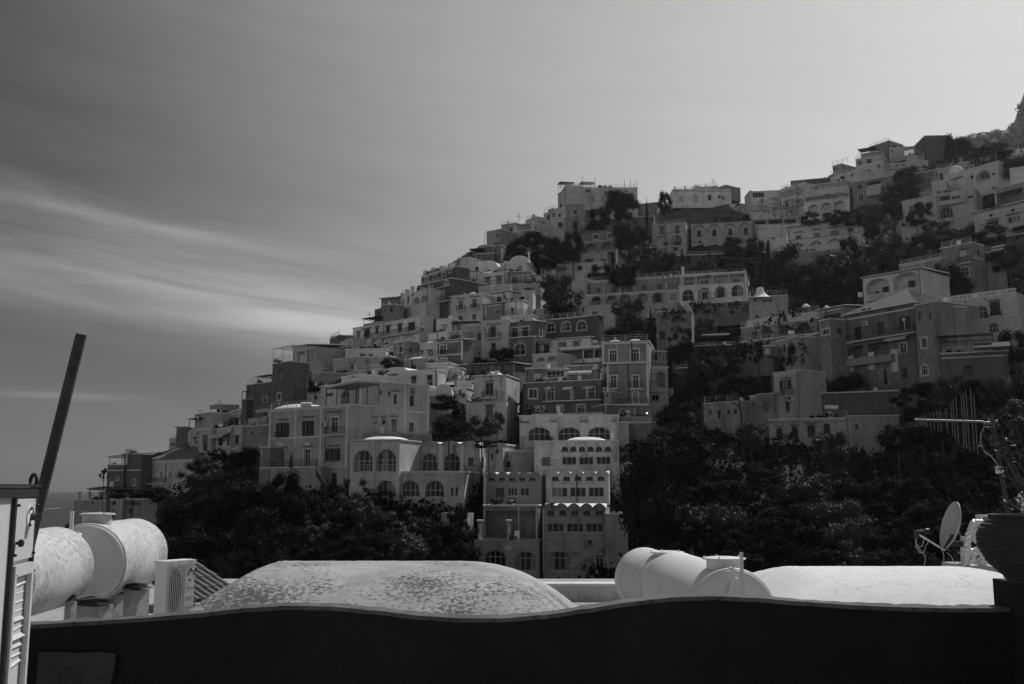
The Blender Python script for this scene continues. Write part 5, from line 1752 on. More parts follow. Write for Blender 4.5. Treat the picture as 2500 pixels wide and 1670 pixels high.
def crown_mesh(kind, seed, nq=2600, leaf=0.055, m='leaf'):
    rn = random.Random(seed)
    vs, fs = [], []
    blobs = []
    if kind == 'round':
        for i in range(26):
            a, h = rn.uniform(0, 2 * math.pi), rn.uniform(-0.75, 0.85)
            rr = math.sqrt(max(0, 1 - h * h)) * rn.uniform(0.35, 0.80)
            blobs.append((Vector((math.cos(a) * rr, math.sin(a) * rr, h * rn.uniform(.6, .85))), rn.uniform(0.22, 0.42)))
    elif kind == 'loose':
        for i in range(34):
            a, h = rn.uniform(0, 2 * math.pi), rn.uniform(-0.8, 0.95)
            rr = math.sqrt(max(0, 1 - h * h)) * rn.uniform(0.3, 0.98)
            blobs.append((Vector((math.cos(a) * rr, math.sin(a) * rr, h * .92)), rn.uniform(0.12, 0.26)))
    elif kind == 'pine':
        for i in range(30):
            a, rr = rn.uniform(0, 2 * math.pi), math.sqrt(rn.uniform(0, 1)) * 0.78
            blobs.append((Vector((math.cos(a) * rr, math.sin(a) * rr, 0.62 - rr * rr * 0.75 + rn.uniform(-.25, .1))), rn.uniform(0.18, 0.30)))
    elif kind == 'dome':
        for i in range(44):
            a, h = rn.uniform(0, 2 * math.pi), rn.uniform(-0.55, 0.72)
            rr = math.sqrt(max(0, 1 - h * h)) * rn.uniform(0.2, 0.84)
            blobs.append((Vector((math.cos(a) * rr, math.sin(a) * rr, h if h > -.2 else h * .7)), rn.uniform(0.20, 0.32)))
    elif kind == 'cypress':
        for i in range(34):
            t = i / 33
            r0 = 0.62 * math.sin(math.pi * min(1, 0.12 + t * 0.88)) ** 0.7 * (1 - t * 0.45)
            a = rn.uniform(0, 2 * math.pi)
            blobs.append((Vector((math.cos(a) * r0 * .35, math.sin(a) * r0 * .35, -0.9 + 1.75 * t)), max(0.10, r0 * rn.uniform(.75, 1))))
    elif kind == 'hedge':
        for i in range(30):
            blobs.append((Vector((rn.uniform(-.8, .8), rn.uniform(-.7, .7), rn.uniform(-.7, .65))), rn.uniform(0.25, 0.38)))
    elif kind == 'patch':       # flat ground cover
        for i in range(30):
            blobs.append((Vector((rn.uniform(-.9, .9), rn.uniform(-.9, .9), rn.uniform(-.2, .2))), rn.uniform(0.15, 0.3)))
    tot = sum(b[1] ** 2 for b in blobs)
    for c, r_ in blobs:          # opaque core added in each clump to keep sun from shining through
        n1, n2 = 7, 5
        k = len(vs)
        for j in range(n2 + 1):
            for i in range(n1):
                a_, t_ = 2 * math.pi * i / n1, math.pi * j / n2
                q_ = r_ * rn.uniform(.42, .68)
                z_ = q_ * math.cos(t_) * (0.5 if kind == 'cypress' else 1)
                vs.append(c + Vector((q_ * math.sin(t_) * math.cos(a_), q_ * math.sin(t_) * math.sin(a_), z_)))
        for j in range(n2):
            for i in range(n1):
                fs.append((k + j * n1 + i, k + j * n1 + (i + 1) % n1, k + (j + 1) * n1 + (i + 1) % n1, k + (j + 1) * n1 + i))
    for c, r_ in blobs:
        n = int(nq * r_ * r_ / tot)
        for q in range(n):
            d = Vector((rn.gauss(0, 1), rn.gauss(0, 1), rn.gauss(0, 1))).normalized()
            p = c + d * r_ * (rn.uniform(0.55, 1.08) if kind != 'cypress' else rn.uniform(.7, 1.05))
            if kind == 'cypress':
                p = Vector((p.x, p.y, c.z + (p.z - c.z) * 0.5))
            nn = (d + Vector((rn.gauss(0, .6), rn.gauss(0, .6), rn.gauss(0, .6)))).normalized()
            a = nn.orthogonal().normalized()
            an = rn.uniform(0, 6.28)
            b = nn.cross(a)
            a2 = a * math.cos(an) + b * math.sin(an)
            b2 = nn.cross(a2)
            s1 = leaf * rn.uniform(0.6, 1.35)
            s2 = s1 * rn.uniform(0.45, 0.8)
            k = len(vs)
            vs.extend([p - a2 * s1, p - b2 * s2, p + a2 * s1, p + b2 * s2])
            fs.append((k, k + 1, k + 2, k + 3))
    me = bpy.data.meshes.new('crown_%s' % kind)
    me.from_pydata([tuple(v) for v in vs], [], fs)
    me.materials.append(MATS[m])
    return me


for kd, nn_ in (('round', 2), ('loose', 2), ('pine', 2), ('cypress', 1), ('hedge', 1), ('dome', 1)):
    for q in range(nn_):
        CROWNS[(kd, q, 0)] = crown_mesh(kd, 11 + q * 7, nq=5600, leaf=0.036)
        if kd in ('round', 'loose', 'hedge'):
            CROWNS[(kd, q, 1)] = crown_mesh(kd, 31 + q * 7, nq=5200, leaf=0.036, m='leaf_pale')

TREES = 0


def trunk_mesh(h, r_, seed, limbs=4, spread=1.0):
    rn = random.Random(seed)
    m = MB()
    lean = Vector((rn.uniform(-.12, .12) * h, rn.uniform(-.05, .05) * h, 0))
    m.tube([Vector((0, 0, -5.0)), lean * 0.3 + Vector((0, 0, h * .45)), lean + Vector((0, 0, h))], r_, 6, r_ * 0.5)
    for i in range(limbs):
        a = rn.uniform(0, 6.28)
        z0 = h * rn.uniform(0.55, .95)
        p0 = lean * (z0 / h) + Vector((0, 0, z0))
        d = Vector((math.cos(a), math.sin(a), rn.uniform(.5, 1.1))) * spread
        m.tube([p0, p0 + d * .5 + Vector((0, 0, .1)), p0 + d * 1.1], r_ * .5, 5, r_ * .15)
    return m


def tree(kind, x0, y0, x1, y1, label=None, name='tree', cat='tree', pale=0, D=None, k=0.97, c='Z', trunk=0.25, group=None, var=None):
    """x0..y1: the box of the crown and trunk in the photograph"""
    global TREES
    TREES += 1
    X0, Y0 = s_(c, x0, y0)
    X1, Y1 = s_(c, x1, y1)
    xm = (X0 + X1) / 2
    if D is None:
        D = Dfun(xm, min(Y1, 1450)) * k
    w = (X1 - X0) / F * D
    top, bot = pix(xm, Y0, D), pix(xm, Y1, D)
    h = top.z - bot.z
    q = random.randint(0, 1) if var is None else var
    key = (kind, q, pale)
    if key not in CROWNS:
        key = (kind, 0, pale) if (kind, 0, pale) in CROWNS else (kind, 0, 0)
    root = empty(name, Vector((top.x, top.y, bot.z)))
    tag(root, label, cat, group)
    ch = h * (1 - trunk)
    cr = new_obj('crown', CROWNS[key], root)
    cr.scale = (w / 2 * 1.05, w / 2 * 1.0, ch / 2 * 1.08)
    cr.location = (0, 0, h - ch / 2)
    if kind != 'cypress':
        cr.rotation_euler = (0, 0, random.uniform(0, 6.28) if kind not in ('hedge',) else 0)
    tm = trunk_mesh(h * trunk + ch * 0.35, max(0.08, min(w, h) * 0.03), TREES, spread=w * .22)
    t = MB()
    t.v, t.f = tm.v, tm.f
    o = t.build('trunk', 'bark', None)
    o.parent = root
    return root


T_ = [
    # kind x0 y0 x1 y1 (view pixels) pale trunk label name
    ('dome', 1380, 434, 1468, 545, 0, .16, 'broad umbrella pine with a domed dark crown on the summit ridge', 'pine_tree'),
    ('cypress', 1476, 450, 1487, 540, 0, .05, 'slim pointed cypress on the skyline beside the umbrella pine', 'cypress_tree'),
    ('round', 1506, 438, 1546, 520, 0, .3, 'ragged small tree against the sky left of the crest villa', 'tree'),
    ('round', 2158, 300, 2200, 392, 0, .05, 'dark pine hiding the end of the tall dark block house', 'pine_tree'),
    ('round', 2182, 312, 2224, 392, 0, .3, 'ragged pine standing against the sky on the right crest', 'pine_tree'),
    ('loose', 2200, 335, 2240, 400, 0, .3, 'smaller ragged pine right of the crest pine', 'pine_tree'),
    ('dome', 2212, 330, 2320, 425, 0, .35, 'wide dark umbrella pine in front of the far mountain', 'pine_tree'),
    ('round', 2290, 352, 2360, 430, 0, .2, 'round dark tree at the foot of the far mountain', 'tree'),
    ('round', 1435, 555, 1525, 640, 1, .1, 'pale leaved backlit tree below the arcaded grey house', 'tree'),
    ('round', 1385, 600, 1470, 680, 0, .1, 'dark shrub mass in front of the pale leaved tree', 'tree'),
    ('round', 1490, 580, 1560, 660, 0, .1, 'dark bush between the pale leaved tree and the blind arch house', 'bush'),
    ('round', 1395, 500, 1470, 600, 0, .1, 'dark tree under the umbrella pine', 'tree'),
    ('round', 1440, 520, 1500, 590, 0, .1, 'dark tree at the foot of the cypress', 'tree'),
    ('round', 1340, 478, 1400, 560, 0, .2, 'dark bush between shaded row house and pine', 'bush'),
    ('hedge', 1655, 542, 1740, 592, 0, .02, 'clipped dark hedge on the pale palace front', 'hedge'),
    ('hedge', 1735, 545, 1765, 640, 0, .02, 'creeper falling down the wall right of the clipped hedge', 'creeper'),
    ('round', 1725, 630, 1750, 700, 0, .02, 'creeper column at the right end of the long hotel', 'creeper'),
    ('hedge', 1640, 590, 1740, 630, 0, .02, 'dark creeper-clad terrace above the long hotel', 'creeper'),
    ('round', 1500, 625, 1560, 640, 1, .02, 'flowering bush on the terrace above the long hotel, left', 'bush'),
    ('round', 1580, 605, 1640, 640, 0, .02, 'flowering bush on the terrace above the long hotel, right', 'bush'),
    ('round', 1388, 680, 1490, 780, 1, .15, 'backlit pale green tree in front of the long hotel', 'tree'),
    ('round', 1380, 745, 1480, 800, 0, .1, 'dark bush below the backlit tree of the long hotel', 'bush'),
    ('cypress', 1478, 700, 1502, 800, 0, .05, 'dark cypress right of the backlit tree', 'cypress_tree'),
    ('round', 1590, 720, 1645, 785, 1, .1, 'backlit bush right of the vine-hung terrace house', 'bush'),
    ('round', 1520, 775, 1600, 850, 0, .1, 'dark bush above the narrow annex', 'bush'),
    ('hedge', 1590, 790, 1700, 870, 0, .02, 'dark overgrown terrace under the sunlit ledge', 'creeper'),
    ('round', 1560, 820, 1650, 960, 0, .3, 'leaning dark tree below the sunlit ledge', 'tree'),
    ('pine', 1645, 850, 1750, 990, 0, .35, 'dark flat-topped pine left of the white corner house', 'pine_tree'),
    ('round', 1535, 850, 1600, 1000, 0, .3, 'dark tree right of the narrow annex', 'tree'),
    ('round', 1790, 610, 1900, 700, 0, .1, 'dark tree uphill of the wavy parapet terrace', 'tree'),
    ('round', 1840, 570, 1960, 680, 1, .1, 'pale backlit tree below the white arcade hotel', 'tree'),
    ('round', 1735, 560, 1850, 680, 0, .1, 'dark tree in the gully right of the long hotel', 'tree'),
    ('round', 1960, 535, 2090, 640, 1, .1, 'large backlit tree right of the white arcade hotel', 'tree'),
    ('round', 1890, 600, 2010, 700, 0, .1, 'dark tree below the large backlit tree', 'tree'),
    ('round', 1915, 545, 1975, 640, 0, .1, 'dark narrow tree against the white arcade hotel end', 'tree'),
    ('hedge', 1838, 485, 1910, 520, 0, .02, 'rounded hedge below the three shaded arches, left part', 'hedge'),
    ('hedge', 1900, 482, 1990, 515, 0, .02, 'rounded hedge below the three shaded arches, right part', 'hedge'),
    ('pine', 2010, 455, 2070, 580, 0, .4, 'tall dark tree left of the broad pale house', 'tree'),
    ('round', 1965, 490, 2020, 560, 0, .1, 'dark bush under the old awning house', 'bush'),
    ('round', 2075, 480, 2125, 530, 0, .2, 'small tree in front of the broad pale house', 'tree'),
    ('round', 2105, 500, 2190, 560, 1, .1, 'backlit shrub right of the broad pale house window', 'bush'),
    ('round', 2060, 535, 2170, 600, 0, .05, 'dark shrub below the broad pale house', 'bush'),
    ('hedge', 2160, 530, 2260, 580, 0, .02, 'long dark hedge under the porthole house, left end', 'hedge'),
    ('hedge', 2240, 515, 2360, 570, 0, .02, 'long dark hedge under the porthole house, right end', 'hedge'),
    ('round', 2060, 560, 2150, 620, 1, .05, 'pale shrub behind the white loggia', 'bush'),
    ('round', 2260, 555, 2360, 640, 0, .1, 'dark tree at the right edge behind the stained house', 'tree'),
    ('round', 2125, 610, 2210, 690, 0, .1, 'dark tree between white loggia and stained house', 'tree'),
    ('round', 2170, 640, 2230, 690, 0, .1, 'dark shrub behind the rooftop balustrade', 'bush'),
    ('loose', 2310, 610, 2365, 670, 1, .1, 'small backlit tree above the balustrade at the right edge', 'tree'),
    ('round', 2280, 755, 2365, 850, 0, .1, 'dark bush at the right edge below the white villa', 'bush'),
    ('round', 2200, 690, 2230, 700, 0, .1, 'low shrub on the villa roof', 'bush'),
    ('hedge', 1850, 865, 1935, 915, 0, .02, 'clipped dark hedge before the decaying villa, left', 'hedge'),
    ('round', 1920, 850, 1985, 905, 0, .05, 'dark shrub before the decaying villa, right', 'bush'),
    ('round', 1990, 690, 2000, 700, 0, .05, 'tiny shrub below the white loggia', 'bush'),
    ('round', 1860, 660, 1960, 720, 0, .05, 'shrubs behind the terrace parasols', 'bush'),
    ('round', 1180, 530, 1260, 580, 0, .1, 'dark hanging shrub under the ridge houses, left', 'bush'),
    ('round', 1235, 540, 1310, 610, 0, .1, 'dark tree under the ridge houses, middle', 'tree'),
    ('round', 1285, 530, 1340, 620, 0, .1, 'dark tree left of the arcaded grey house', 'tree'),
    ('round', 1150, 545, 1210, 600, 0, .1, 'dark shrub beside the ridge awning', 'bush'),
    ('round', 1200, 570, 1290, 625, 0, .05, 'dark shrub behind the barrel roofed houses', 'bush'),
    ('round', 1230, 620, 1330, 720, 1, .1, 'grey-green tree left of the long hotel pier', 'tree'),
    ('round', 1250, 690, 1320, 740, 0, .05, 'dark shrub left of the long hotel pier', 'bush'),
    ('round', 1340, 610, 1420, 650, 0, .05, 'shrub right of the white terraced house', 'bush'),
    ('round', 2090, 460, 2140, 500, 0, .05, 'shrub on the ruined walls', 'bush'),
    ('round', 2010, 420, 2110, 480, 0, .05, 'dark ivy above the ruined walls', 'creeper'),
    ('round', 2040, 380, 2110, 440, 0, .05, 'dark ivy under the crest houses', 'creeper'),
    ('loose', 228, 1075, 252, 1120, 0, .35, 'small windblown tree at the tip of the headland', 'tree'),
    ('round', 520, 1020, 600, 1085, 0, .1, 'dark bush left of the mansion', 'bush'),
    ('loose', 415, 1050, 520, 1130, 1, .1, 'backlit bush in front of the cream house', 'bush'),
    ('round', 450, 1075, 560, 1160, 1, .1, 'spiky shrub below the cream house', 'bush'),
    ('round', 360, 1130, 450, 1210, 1, .1, 'pale bush above the left water tanks', 'bush'),
    ('hedge', 255, 1118, 350, 1145, 0, .02, 'vine trellis below the dark red house', 'creeper'),
    ('round', 330, 1110, 400, 1160, 0, .05, 'dark vines below the cream house', 'creeper'),
    ('round', 500, 1085, 640, 1220, 0, .1, 'tall dark tree at the left foot of the mansion', 'tree'),
    ('round', 600, 1080, 700, 1200, 0, .1, 'dark tree below the mansion terrace', 'tree'),
    ('loose', 750, 1095, 870, 1220, 1, .1, 'backlit bush below the arcade block dome', 'tree'),
    ('round', 800, 1150, 890, 1260, 1, .1, 'small pale bush below the arcade block', 'bush'),
    ('round', 985, 905, 1060, 950, 0, .1, 'dark bush in the garden by the barrel hut', 'bush'),
    ('round', 990, 950, 1070, 1020, 0, .1, 'dark shrub in the garden right of the mansion', 'bush'),
    ('round', 1060, 950, 1150, 1015, 1, .1, 'backlit shrub under the square pale house', 'bush'),
    ('loose', 1080, 1010, 1160, 1030, 0, .1, 'low dark shrub behind the arcade vaults', 'bush'),
    ('round', 1120, 940, 1160, 1000, 1, .1, 'small tree against the lit wall of the square pale house', 'tree'),
    ('round', 2345, 960, 2400, 1100, 0, .1, 'dark tree at the right edge of the lower wood', 'tree'),
    ('round', 1680, 960, 1760, 1050, 1, .1, 'backlit tree left of the arched villa', 'tree'),
    ('round', 1850, 985, 1950, 1075, 1, .1, 'backlit tree in front of the arched villa', 'tree'),
    ('round', 1385, 1000, 1560, 1290, 0, .1, 'big dark evergreen in front of the white modern block', 'tree'),
    ('round', 1500, 980, 1640, 1130, 0, .1, 'dark evergreen right of the big evergreen', 'tree'),
    ('round', 700, 880, 745, 905, 0, .1, 'dark shrub on the roof between tower and mansion', 'bush'),
    ('round', 870, 820, 930, 850, 0, .1, 'dark bush between the crowded middle houses, left', 'bush'),
    ('round', 1115, 795, 1190, 835, 0, .1, 'potted plants above the glass canopy', 'bush'),
]
for (kd, x0, y0, x1, y1, pale, tr, lab, nm) in T_:
    cat = {'pine_tree': 'pine tree', 'cypress_tree': 'cypress tree', 'tree': 'tree', 'bush': 'bush', 'hedge': 'hedge', 'creeper': 'creeper'}[nm]
    front = y0 > 940
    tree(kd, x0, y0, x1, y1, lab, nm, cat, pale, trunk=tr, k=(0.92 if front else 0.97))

# the dense wood along the foot of the slope: trees that nothing tells apart
WOOD_POLYS = [
    ([(350, 1205), (450, 1170), (560, 1135), (700, 1150), (860, 1200), (1075, 1195), (1055, 1400), (330, 1400)], 66, 'left'),
    ([(1475, 1100), (1530, 1045), (1650, 1055), (1750, 1095), (1950, 1120), (2080, 1125), (2200, 1060), (2420, 960), (2420, 1400), (1460, 1400)], 70, 'right'),
    ([(2050, 1010), (2100, 905), (2420, 880), (2420, 1000)], 60, 'right'),
    ([(1490, 930), (1540, 930), (1580, 1010), (1510, 1010)], 56, 'right'),
]


def in_poly(x, y, P):
    c = False
    j = len(P) - 1
    for i in range(len(P)):
        if (P[i][1] > y) != (P[j][1] > y) and x < (P[j][0] - P[i][0]) * (y - P[i][1]) / (P[j][1] - P[i][1]) + P[i][0]:
            c = not c
        j = i
    return c


rn = random.Random(21)
for P_, stp, side_ in WOOD_POLYS:
    ys = [p[1] for p in P_]
    xs = [p[0] for p in P_]
    y = min(ys) + stp * .5
    while y < max(ys):
        x = min(xs)
        while x < max(xs):
            X, Y = x + rn.uniform(-14, 14), y + rn.uniform(-10, 10)
            if in_poly(X, Y, P_):
                w = stp * rn.uniform(1.3, 2.1)
                h = stp * rn.uniform(1.2, 1.9)
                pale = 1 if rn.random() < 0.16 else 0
                if side_ == 'left':
                    lab = 'pale backlit tree in the dense wood under the mansion' if pale else 'dark evergreen tree in the dense wood under the mansion'
                else:
                    lab = 'pale backlit tree in the dense wood on the right slope' if pale else 'dark evergreen tree in the dense wood on the right slope'
                tree('round' if rn.random() < .65 else 'loose', X - w / 2, Y - h * .45, X + w / 2, Y + h * .7, lab, 'tree', 'tree', pale, trunk=.15,
                     k=0.955, group=('pale' if pale else 'dark') + ' trees of the %s-hand wood' % side_)
            x += stp
        y += stp * .72

# scrub that covers the bare ground of the hillside
gm = bpy.data.meshes.new('scrub')
vs, fs = [], []
rn = random.Random(8)
for i in range(5200):
    px = rn.uniform(230, 2620)
    sp = sky_py(px) + 4
    py = rn.uniform(sp, 1480)
    if rn.random() < 0.0:
        continue
    p = hill_pt(px, py, 1.04)
    R_ = rn.uniform(0.7, 2.2)
    for q in range(34):
        d = Vector((rn.gauss(0, 1), rn.gauss(0, 1), abs(rn.gauss(0, 1)))).normalized()
        c = p + Vector((d.x * R_, d.y * R_, d.z * R_ * 0.9)) * rn.uniform(.5, 1.05)
        nn = (d + Vector((rn.gauss(0, .6), rn.gauss(0, .6), rn.gauss(0, .6)))).normalized()
        a = nn.orthogonal().normalized()
        b = nn.cross(a)
        s1 = rn.uniform(.16, .36)
        k = len(vs)
        vs += [c - a * s1, c - b * s1 * .7, c + a * s1, c + b * s1 * .7]
        fs.append((k, k + 1, k + 2, k + 3))
gm.from_pydata([tuple(v) for v in vs], [], fs)
tag(new_obj('scrub', gm, None, 'leaf'), 'dark scrub and weeds covering the steep ground between the houses', 'scrub', kind='stuff')

# wooded skin of the far mountain
vs, fs = [], []
rn = random.Random(18)
for i in range(2600):
    a = rn.randrange(3, 89)
    b = rn.randrange(0, 25)
    p = mrows[a][b].lerp(mrows[a][b + 1] if b < 24 else mrows[a][b], rn.random())
    R_ = rn.uniform(2.0, 5.0)
    for q in range(26):
        d = Vector((rn.gauss(0, 1), rn.gauss(0, 1), abs(rn.gauss(0, 1)))).normalized()
        c = p + d * R_ * rn.uniform(.5, 1.05)
        nn = (d + Vector((rn.gauss(0, .6), rn.gauss(0, .6), rn.gauss(0, .6)))).normalized()
        e = nn.orthogonal().normalized()
        f_ = nn.cross(e)
        s1 = rn.uniform(.5, 1.1)
        k = len(vs)
        vs += [c - e * s1, c - f_ * s1 * .7, c + e * s1, c + f_ * s1 * .7]
        fs.append((k, k + 1, k + 2, k + 3))
gm = bpy.data.meshes.new('mountain_woods')
gm.from_pydata([tuple(v) for v in vs], [], fs)
tag(new_obj('mountain_woods', gm, None, 'leaf'), 'unbroken dark woods on the far mountain at the right edge', 'woods', kind='stuff')

# vines growing on walls
vm = [0]
for (h, fr, X0, Y0, X1, Y1) in VINES:
    u0, v1 = fr.proj(X0, Y0)
    u1, v0 = fr.proj(X1, Y1)
    m = MB()
    rn = random.Random(len(m.v) + int(X0))
    nodes_ = [(rn.uniform(u0, u1), rn.uniform(v0, v1), rn.uniform(.25, .7)) for _ in range(int(10 + (u1 - u0) * (v1 - v0) * .5))]
    for (u, v, r_) in nodes_:
        for q in range(22):
            a, rr = rn.uniform(0, 6.28), r_ * math.sqrt(rn.random())
            c = fr.P(u + rr * math.cos(a), v + rr * math.sin(a) * 1.3, rn.uniform(.06, .3))
            n_ = Vector((rn.gauss(0, 1), rn.gauss(0, 1), rn.gauss(0, 1))).normalized()
            e = n_.orthogonal().normalized() * rn.uniform(.1, .2)
            f_ = n_.cross(e)
            m.quad(c - e, c - f_, c + e, c + f_)
    o = m.build('vine', 'leaf', h.root, recalc=False)
    o['kind'] = 'stuff'


# ------------------------------------------------------------------ the roof terrace in front of the camera
mat('aged_white', 0.54, rough=0.75, var=0.18, scale=1.9, streak=0.25, speck=0.42, patchy=0.6, speck_scale=15)
mat('fibre', 0.66, rough=0.5, var=0.06, scale=1.5, streak=0.10, spec=0.4)
mat('fibre_stained', 0.62, rough=0.55, var=0.10, scale=1.5, streak=0.30, speck=0.10, speck_scale=2.0, spec=0.4)
mat('lichen', 0.38, rough=0.95, var=0.34, scale=1.9, streak=0.2, speck=0.78, patchy=0.55, speck_scale=19.0, bump=0.4)
mat('crack_white', 0.68, crack=0.42, rough=0.9, var=0.06, scale=1.4, speck=0.12, speck_scale=7.0, bump=0.15)
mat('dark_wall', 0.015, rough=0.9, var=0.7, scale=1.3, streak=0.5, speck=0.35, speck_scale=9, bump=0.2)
mat('cap_stone', 0.11, rough=0.95, var=0.35, scale=6, speck=0.5, speck_scale=22, bump=0.4)
mat('patch_plaster', 0.06, rough=0.95, var=0.3, scale=5, speck=0.3, speck_scale=14, bump=0.5)
mat('metal_paint', 0.55, rough=0.45, var=0.04, spec=0.4)
mat('ac_paint', 0.72, rough=0.4, var=0.03, spec=0.4)
mat('black_paint', 0.025, rough=0.5, var=0.3, scale=6)
mat('rust_pipe', 0.06, rough=0.7, var=0.4, scale=8, speck=0.4, speck_scale=14)
mat('foil', 0.75, rough=0.28, var=0.2, scale=20, metal=1.0, bump=0.9)
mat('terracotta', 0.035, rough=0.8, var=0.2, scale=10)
mat('concrete', 0.36, rough=0.95, var=0.2, scale=4, streak=0.3, speck=0.3, speck_scale=12)
mat('cable', 0.35, rough=0.6)
mat('rivet', 0.2, rough=0.4, metal=0.6)
mat('dull_metal', 0.16, rough=0.5, var=0.2, scale=5, metal=0.3)
mat('clay_tile', 0.16, rough=0.85, var=0.35, scale=7, speck=0.4, speck_scale=20)

ROOF = CZ - 2.35


class Ax(Fr):
    pass


XF = Fr((0, 0, 0), (1, 0, 0), (0, -1, 0))      # world aligned frame: u = x, v = z, w = -y


def wbox(m, x0, x1, y0, y1, z0, z1):
    m.box(XF, x0, x1, z0, z1, -y1, -y0)


# building that carries the roof terrace
rt = MB()
wbox(rt, -14, 16, 6.2, 26.5, ROOF - 14, ROOF)
thing_mesh(rt, 'rooftop_building', 'concrete', 'flat white roof carrying the vaults and water tanks', 'building')
rt = MB()
wbox(rt, -9, 9, -6, 3.67, ROOF - 14, CZ - 1.6)
o = rt.build('terrace_floor', 'concrete')
o['kind'] = 'structure'

# wavy parapet: top edge read along the photograph
PT = [(-300, 1440), (-60, 1440), (65, 1432), (200, 1424), (330, 1416), (450, 1406), (560, 1394), (660, 1388), (760, 1390), (860, 1399),
      (960, 1411), (1060, 1417), (1150, 1417), (1250, 1409), (1340, 1396), (1440, 1380), (1540, 1369), (1640, 1366), (1740, 1371),
      (1840, 1379), (1960, 1387), (2080, 1392), (2200, 1394), (2290, 1393), (2450, 1393), (2800, 1393)]
YP = 3.68
rn = random.Random(4)
pw, cap = MB(), MB()
prev = None
for i in range(181):
    x = lerp(-300, 2800, i / 180)
    j, t = seg([p[0] for p in PT], x)
    t = t * t * (3 - 2 * t) * 0.35 + t * 0.65
    y = lerp(PT[j][1], PT[j + 1][1], t) + rn.uniform(-.35, .35)
    p = pix(x / .9388, y / .9388, YP)
    q = Vector((p.x, p.y, p.z))
    zb = p.z + rn.uniform(-.0015, .0015)
    cur = (q, Vector((p.x, YP + 0.10, zb + rn.uniform(-.002, .002))))
    if prev:
        a, b = prev
        c, d = cur
        lo = Vector((0, 0, CZ - 1.85))
        A0, C0 = Vector((a.x, a.y, lo.z)), Vector((c.x, c.y, lo.z))
        B0, D0 = Vector((b.x, b.y, lo.z - 1)), Vector((d.x, d.y, lo.z - 1))
        dz = Vector((0, 0, .012))
        pw.quad(A0, C0, c - dz, a - dz)
        pw.quad(D0, B0, b - dz, d - dz)
        f_ = Vector((0, -.004, 0))
        cap.quad(a + f_ - dz * 1.2, c + f_ - dz * 1.2, c + f_, a + f_)
        cap.quad(a + f_, c + f_, d, b)
        cap.quad(b, d, d - dz, b - dz)
    prev = cur
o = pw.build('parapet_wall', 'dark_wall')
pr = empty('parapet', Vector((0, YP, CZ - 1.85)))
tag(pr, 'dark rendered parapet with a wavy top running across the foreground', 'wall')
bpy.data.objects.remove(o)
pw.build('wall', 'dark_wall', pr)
cap.build('capping', 'cap_stone', pr, smooth=True)
# paler patch of old plaster low on the left
m = MB()
pf = Fr((0, YP - .006, CZ), (1, 0, 0), (0, -1, 0))
loop = [(88, 1496), (130, 1494), (180, 1497), (225, 1495), (264, 1498), (262, 1530), (252, 1570), (240, 1600), (82, 1600), (84, 1540)]
m.quad(*[pf.P(*pf.proj(x / .9388, y / .9388, .012), .012) for x, y in loop])
for i in range(len(loop)):
    a, b = loop[i], loop[(i + 1) % len(loop)]
    A_, B_ = pf.proj(a[0] / .9388, a[1] / .9388, .012), pf.proj(b[0] / .9388, b[1] / .9388, .012)
    m.quad(pf.P(*A_, .012), pf.P(*B_, .012), pf.P(*B_, 0), pf.P(*A_, 0))
m.build('plaster_patch', 'patch_plaster', pr)


# vaulted roofs -------------------------------------------------------------
def vault(name, m_, label, x0, x1, y0, y1, z0, h, ex=2.6, ridge=0.0, edge=None, flat=.5, n=56):
    rows_ = []
    rv = random.Random(len(label))
    for j in range(n + 1):
        v = -1 + 2 * j / n
        r_ = []
        for i in range(n + 1):
            u = -1 + 2 * i / n
            # pavilion vault: the lower of two barrels, rounded along the groins
            a, b = (math.sin(min(1.0, (1 - u) / edge[1]) * math.pi / 2) if u > 0 else min(1.0, .12 * math.sin(min(1, (1 + u) / edge[0]) * math.pi / 2) + .92 * (1 + u) / edge[0])), (1 - abs(v) ** 2.0)
            k = 0.10
            s = -k * math.log(math.exp(-a / k) + math.exp(-b / k)) + k * math.log(2) * 0.6
            z = z0 + h * max(0.0, s) ** 0.92
            z += rv.uniform(-1, 1) * 0.004
            r_.append(Vector((lerp(x0, x1, (u + 1) / 2), lerp(y0, y1, (v + 1) / 2), z)))
        rows_.append(r_)
    me = bpy.data.meshes.new(name)
    nc = n + 1
    vs_ = [p for r_ in rows_ for p in r_]
    fs_ = [(j * nc + i, j * nc + i + 1, (j + 1) * nc + i + 1, (j + 1) * nc + i) for j in range(n) for i in range(n)]
    # skirt down to the roof
    loop_ = [i for i in range(nc)] + [j * nc + n for j in range(1, n + 1)] + [n * nc + i for i in range(n - 1, -1, -1)] + [j * nc for j in range(n - 1, 0, -1)]
    k0 = len(vs_)
    vs_ += [Vector((vs_[q].x, vs_[q].y, z0 - 0.35)) for q in loop_]
    for i in range(len(loop_)):
        j = (i + 1) % len(loop_)
        fs_.append((loop_[i], k0 + i, k0 + j, loop_[j]))
    c = Vector(((x0 + x1) / 2, (y0 + y1) / 2, z0 - .35))
    me.from_pydata([tuple(v - c) for v in vs_], [], fs_)
    for p in me.polygons:
        p.use_smooth = True
    me.set_sharp_from_angle(angle=R(50))
    o = new_obj(name, me, None, m_)
    o.location = c
    tag(o, label, 'vaulted roof')
    return o


def at_px(x, y, Y, c='Z'):
    X, Y_ = s_(c, x, y)
    return pix(X, Y_, Y)


# middle vault
a = at_px(262, 1400, 10.5)
b = at_px(1385, 1400, 10.5)
top = at_px(880, 1290, 13.2)
vault('vaulted_roof', 'lichen', 'broad grey lichen-spotted vault in the middle of the foreground roof', a.x - .1, b.x + .15, 10.2, 16.6, ROOF + .38, top.z - ROOF - .38 + .01, edge=(.40, .70))
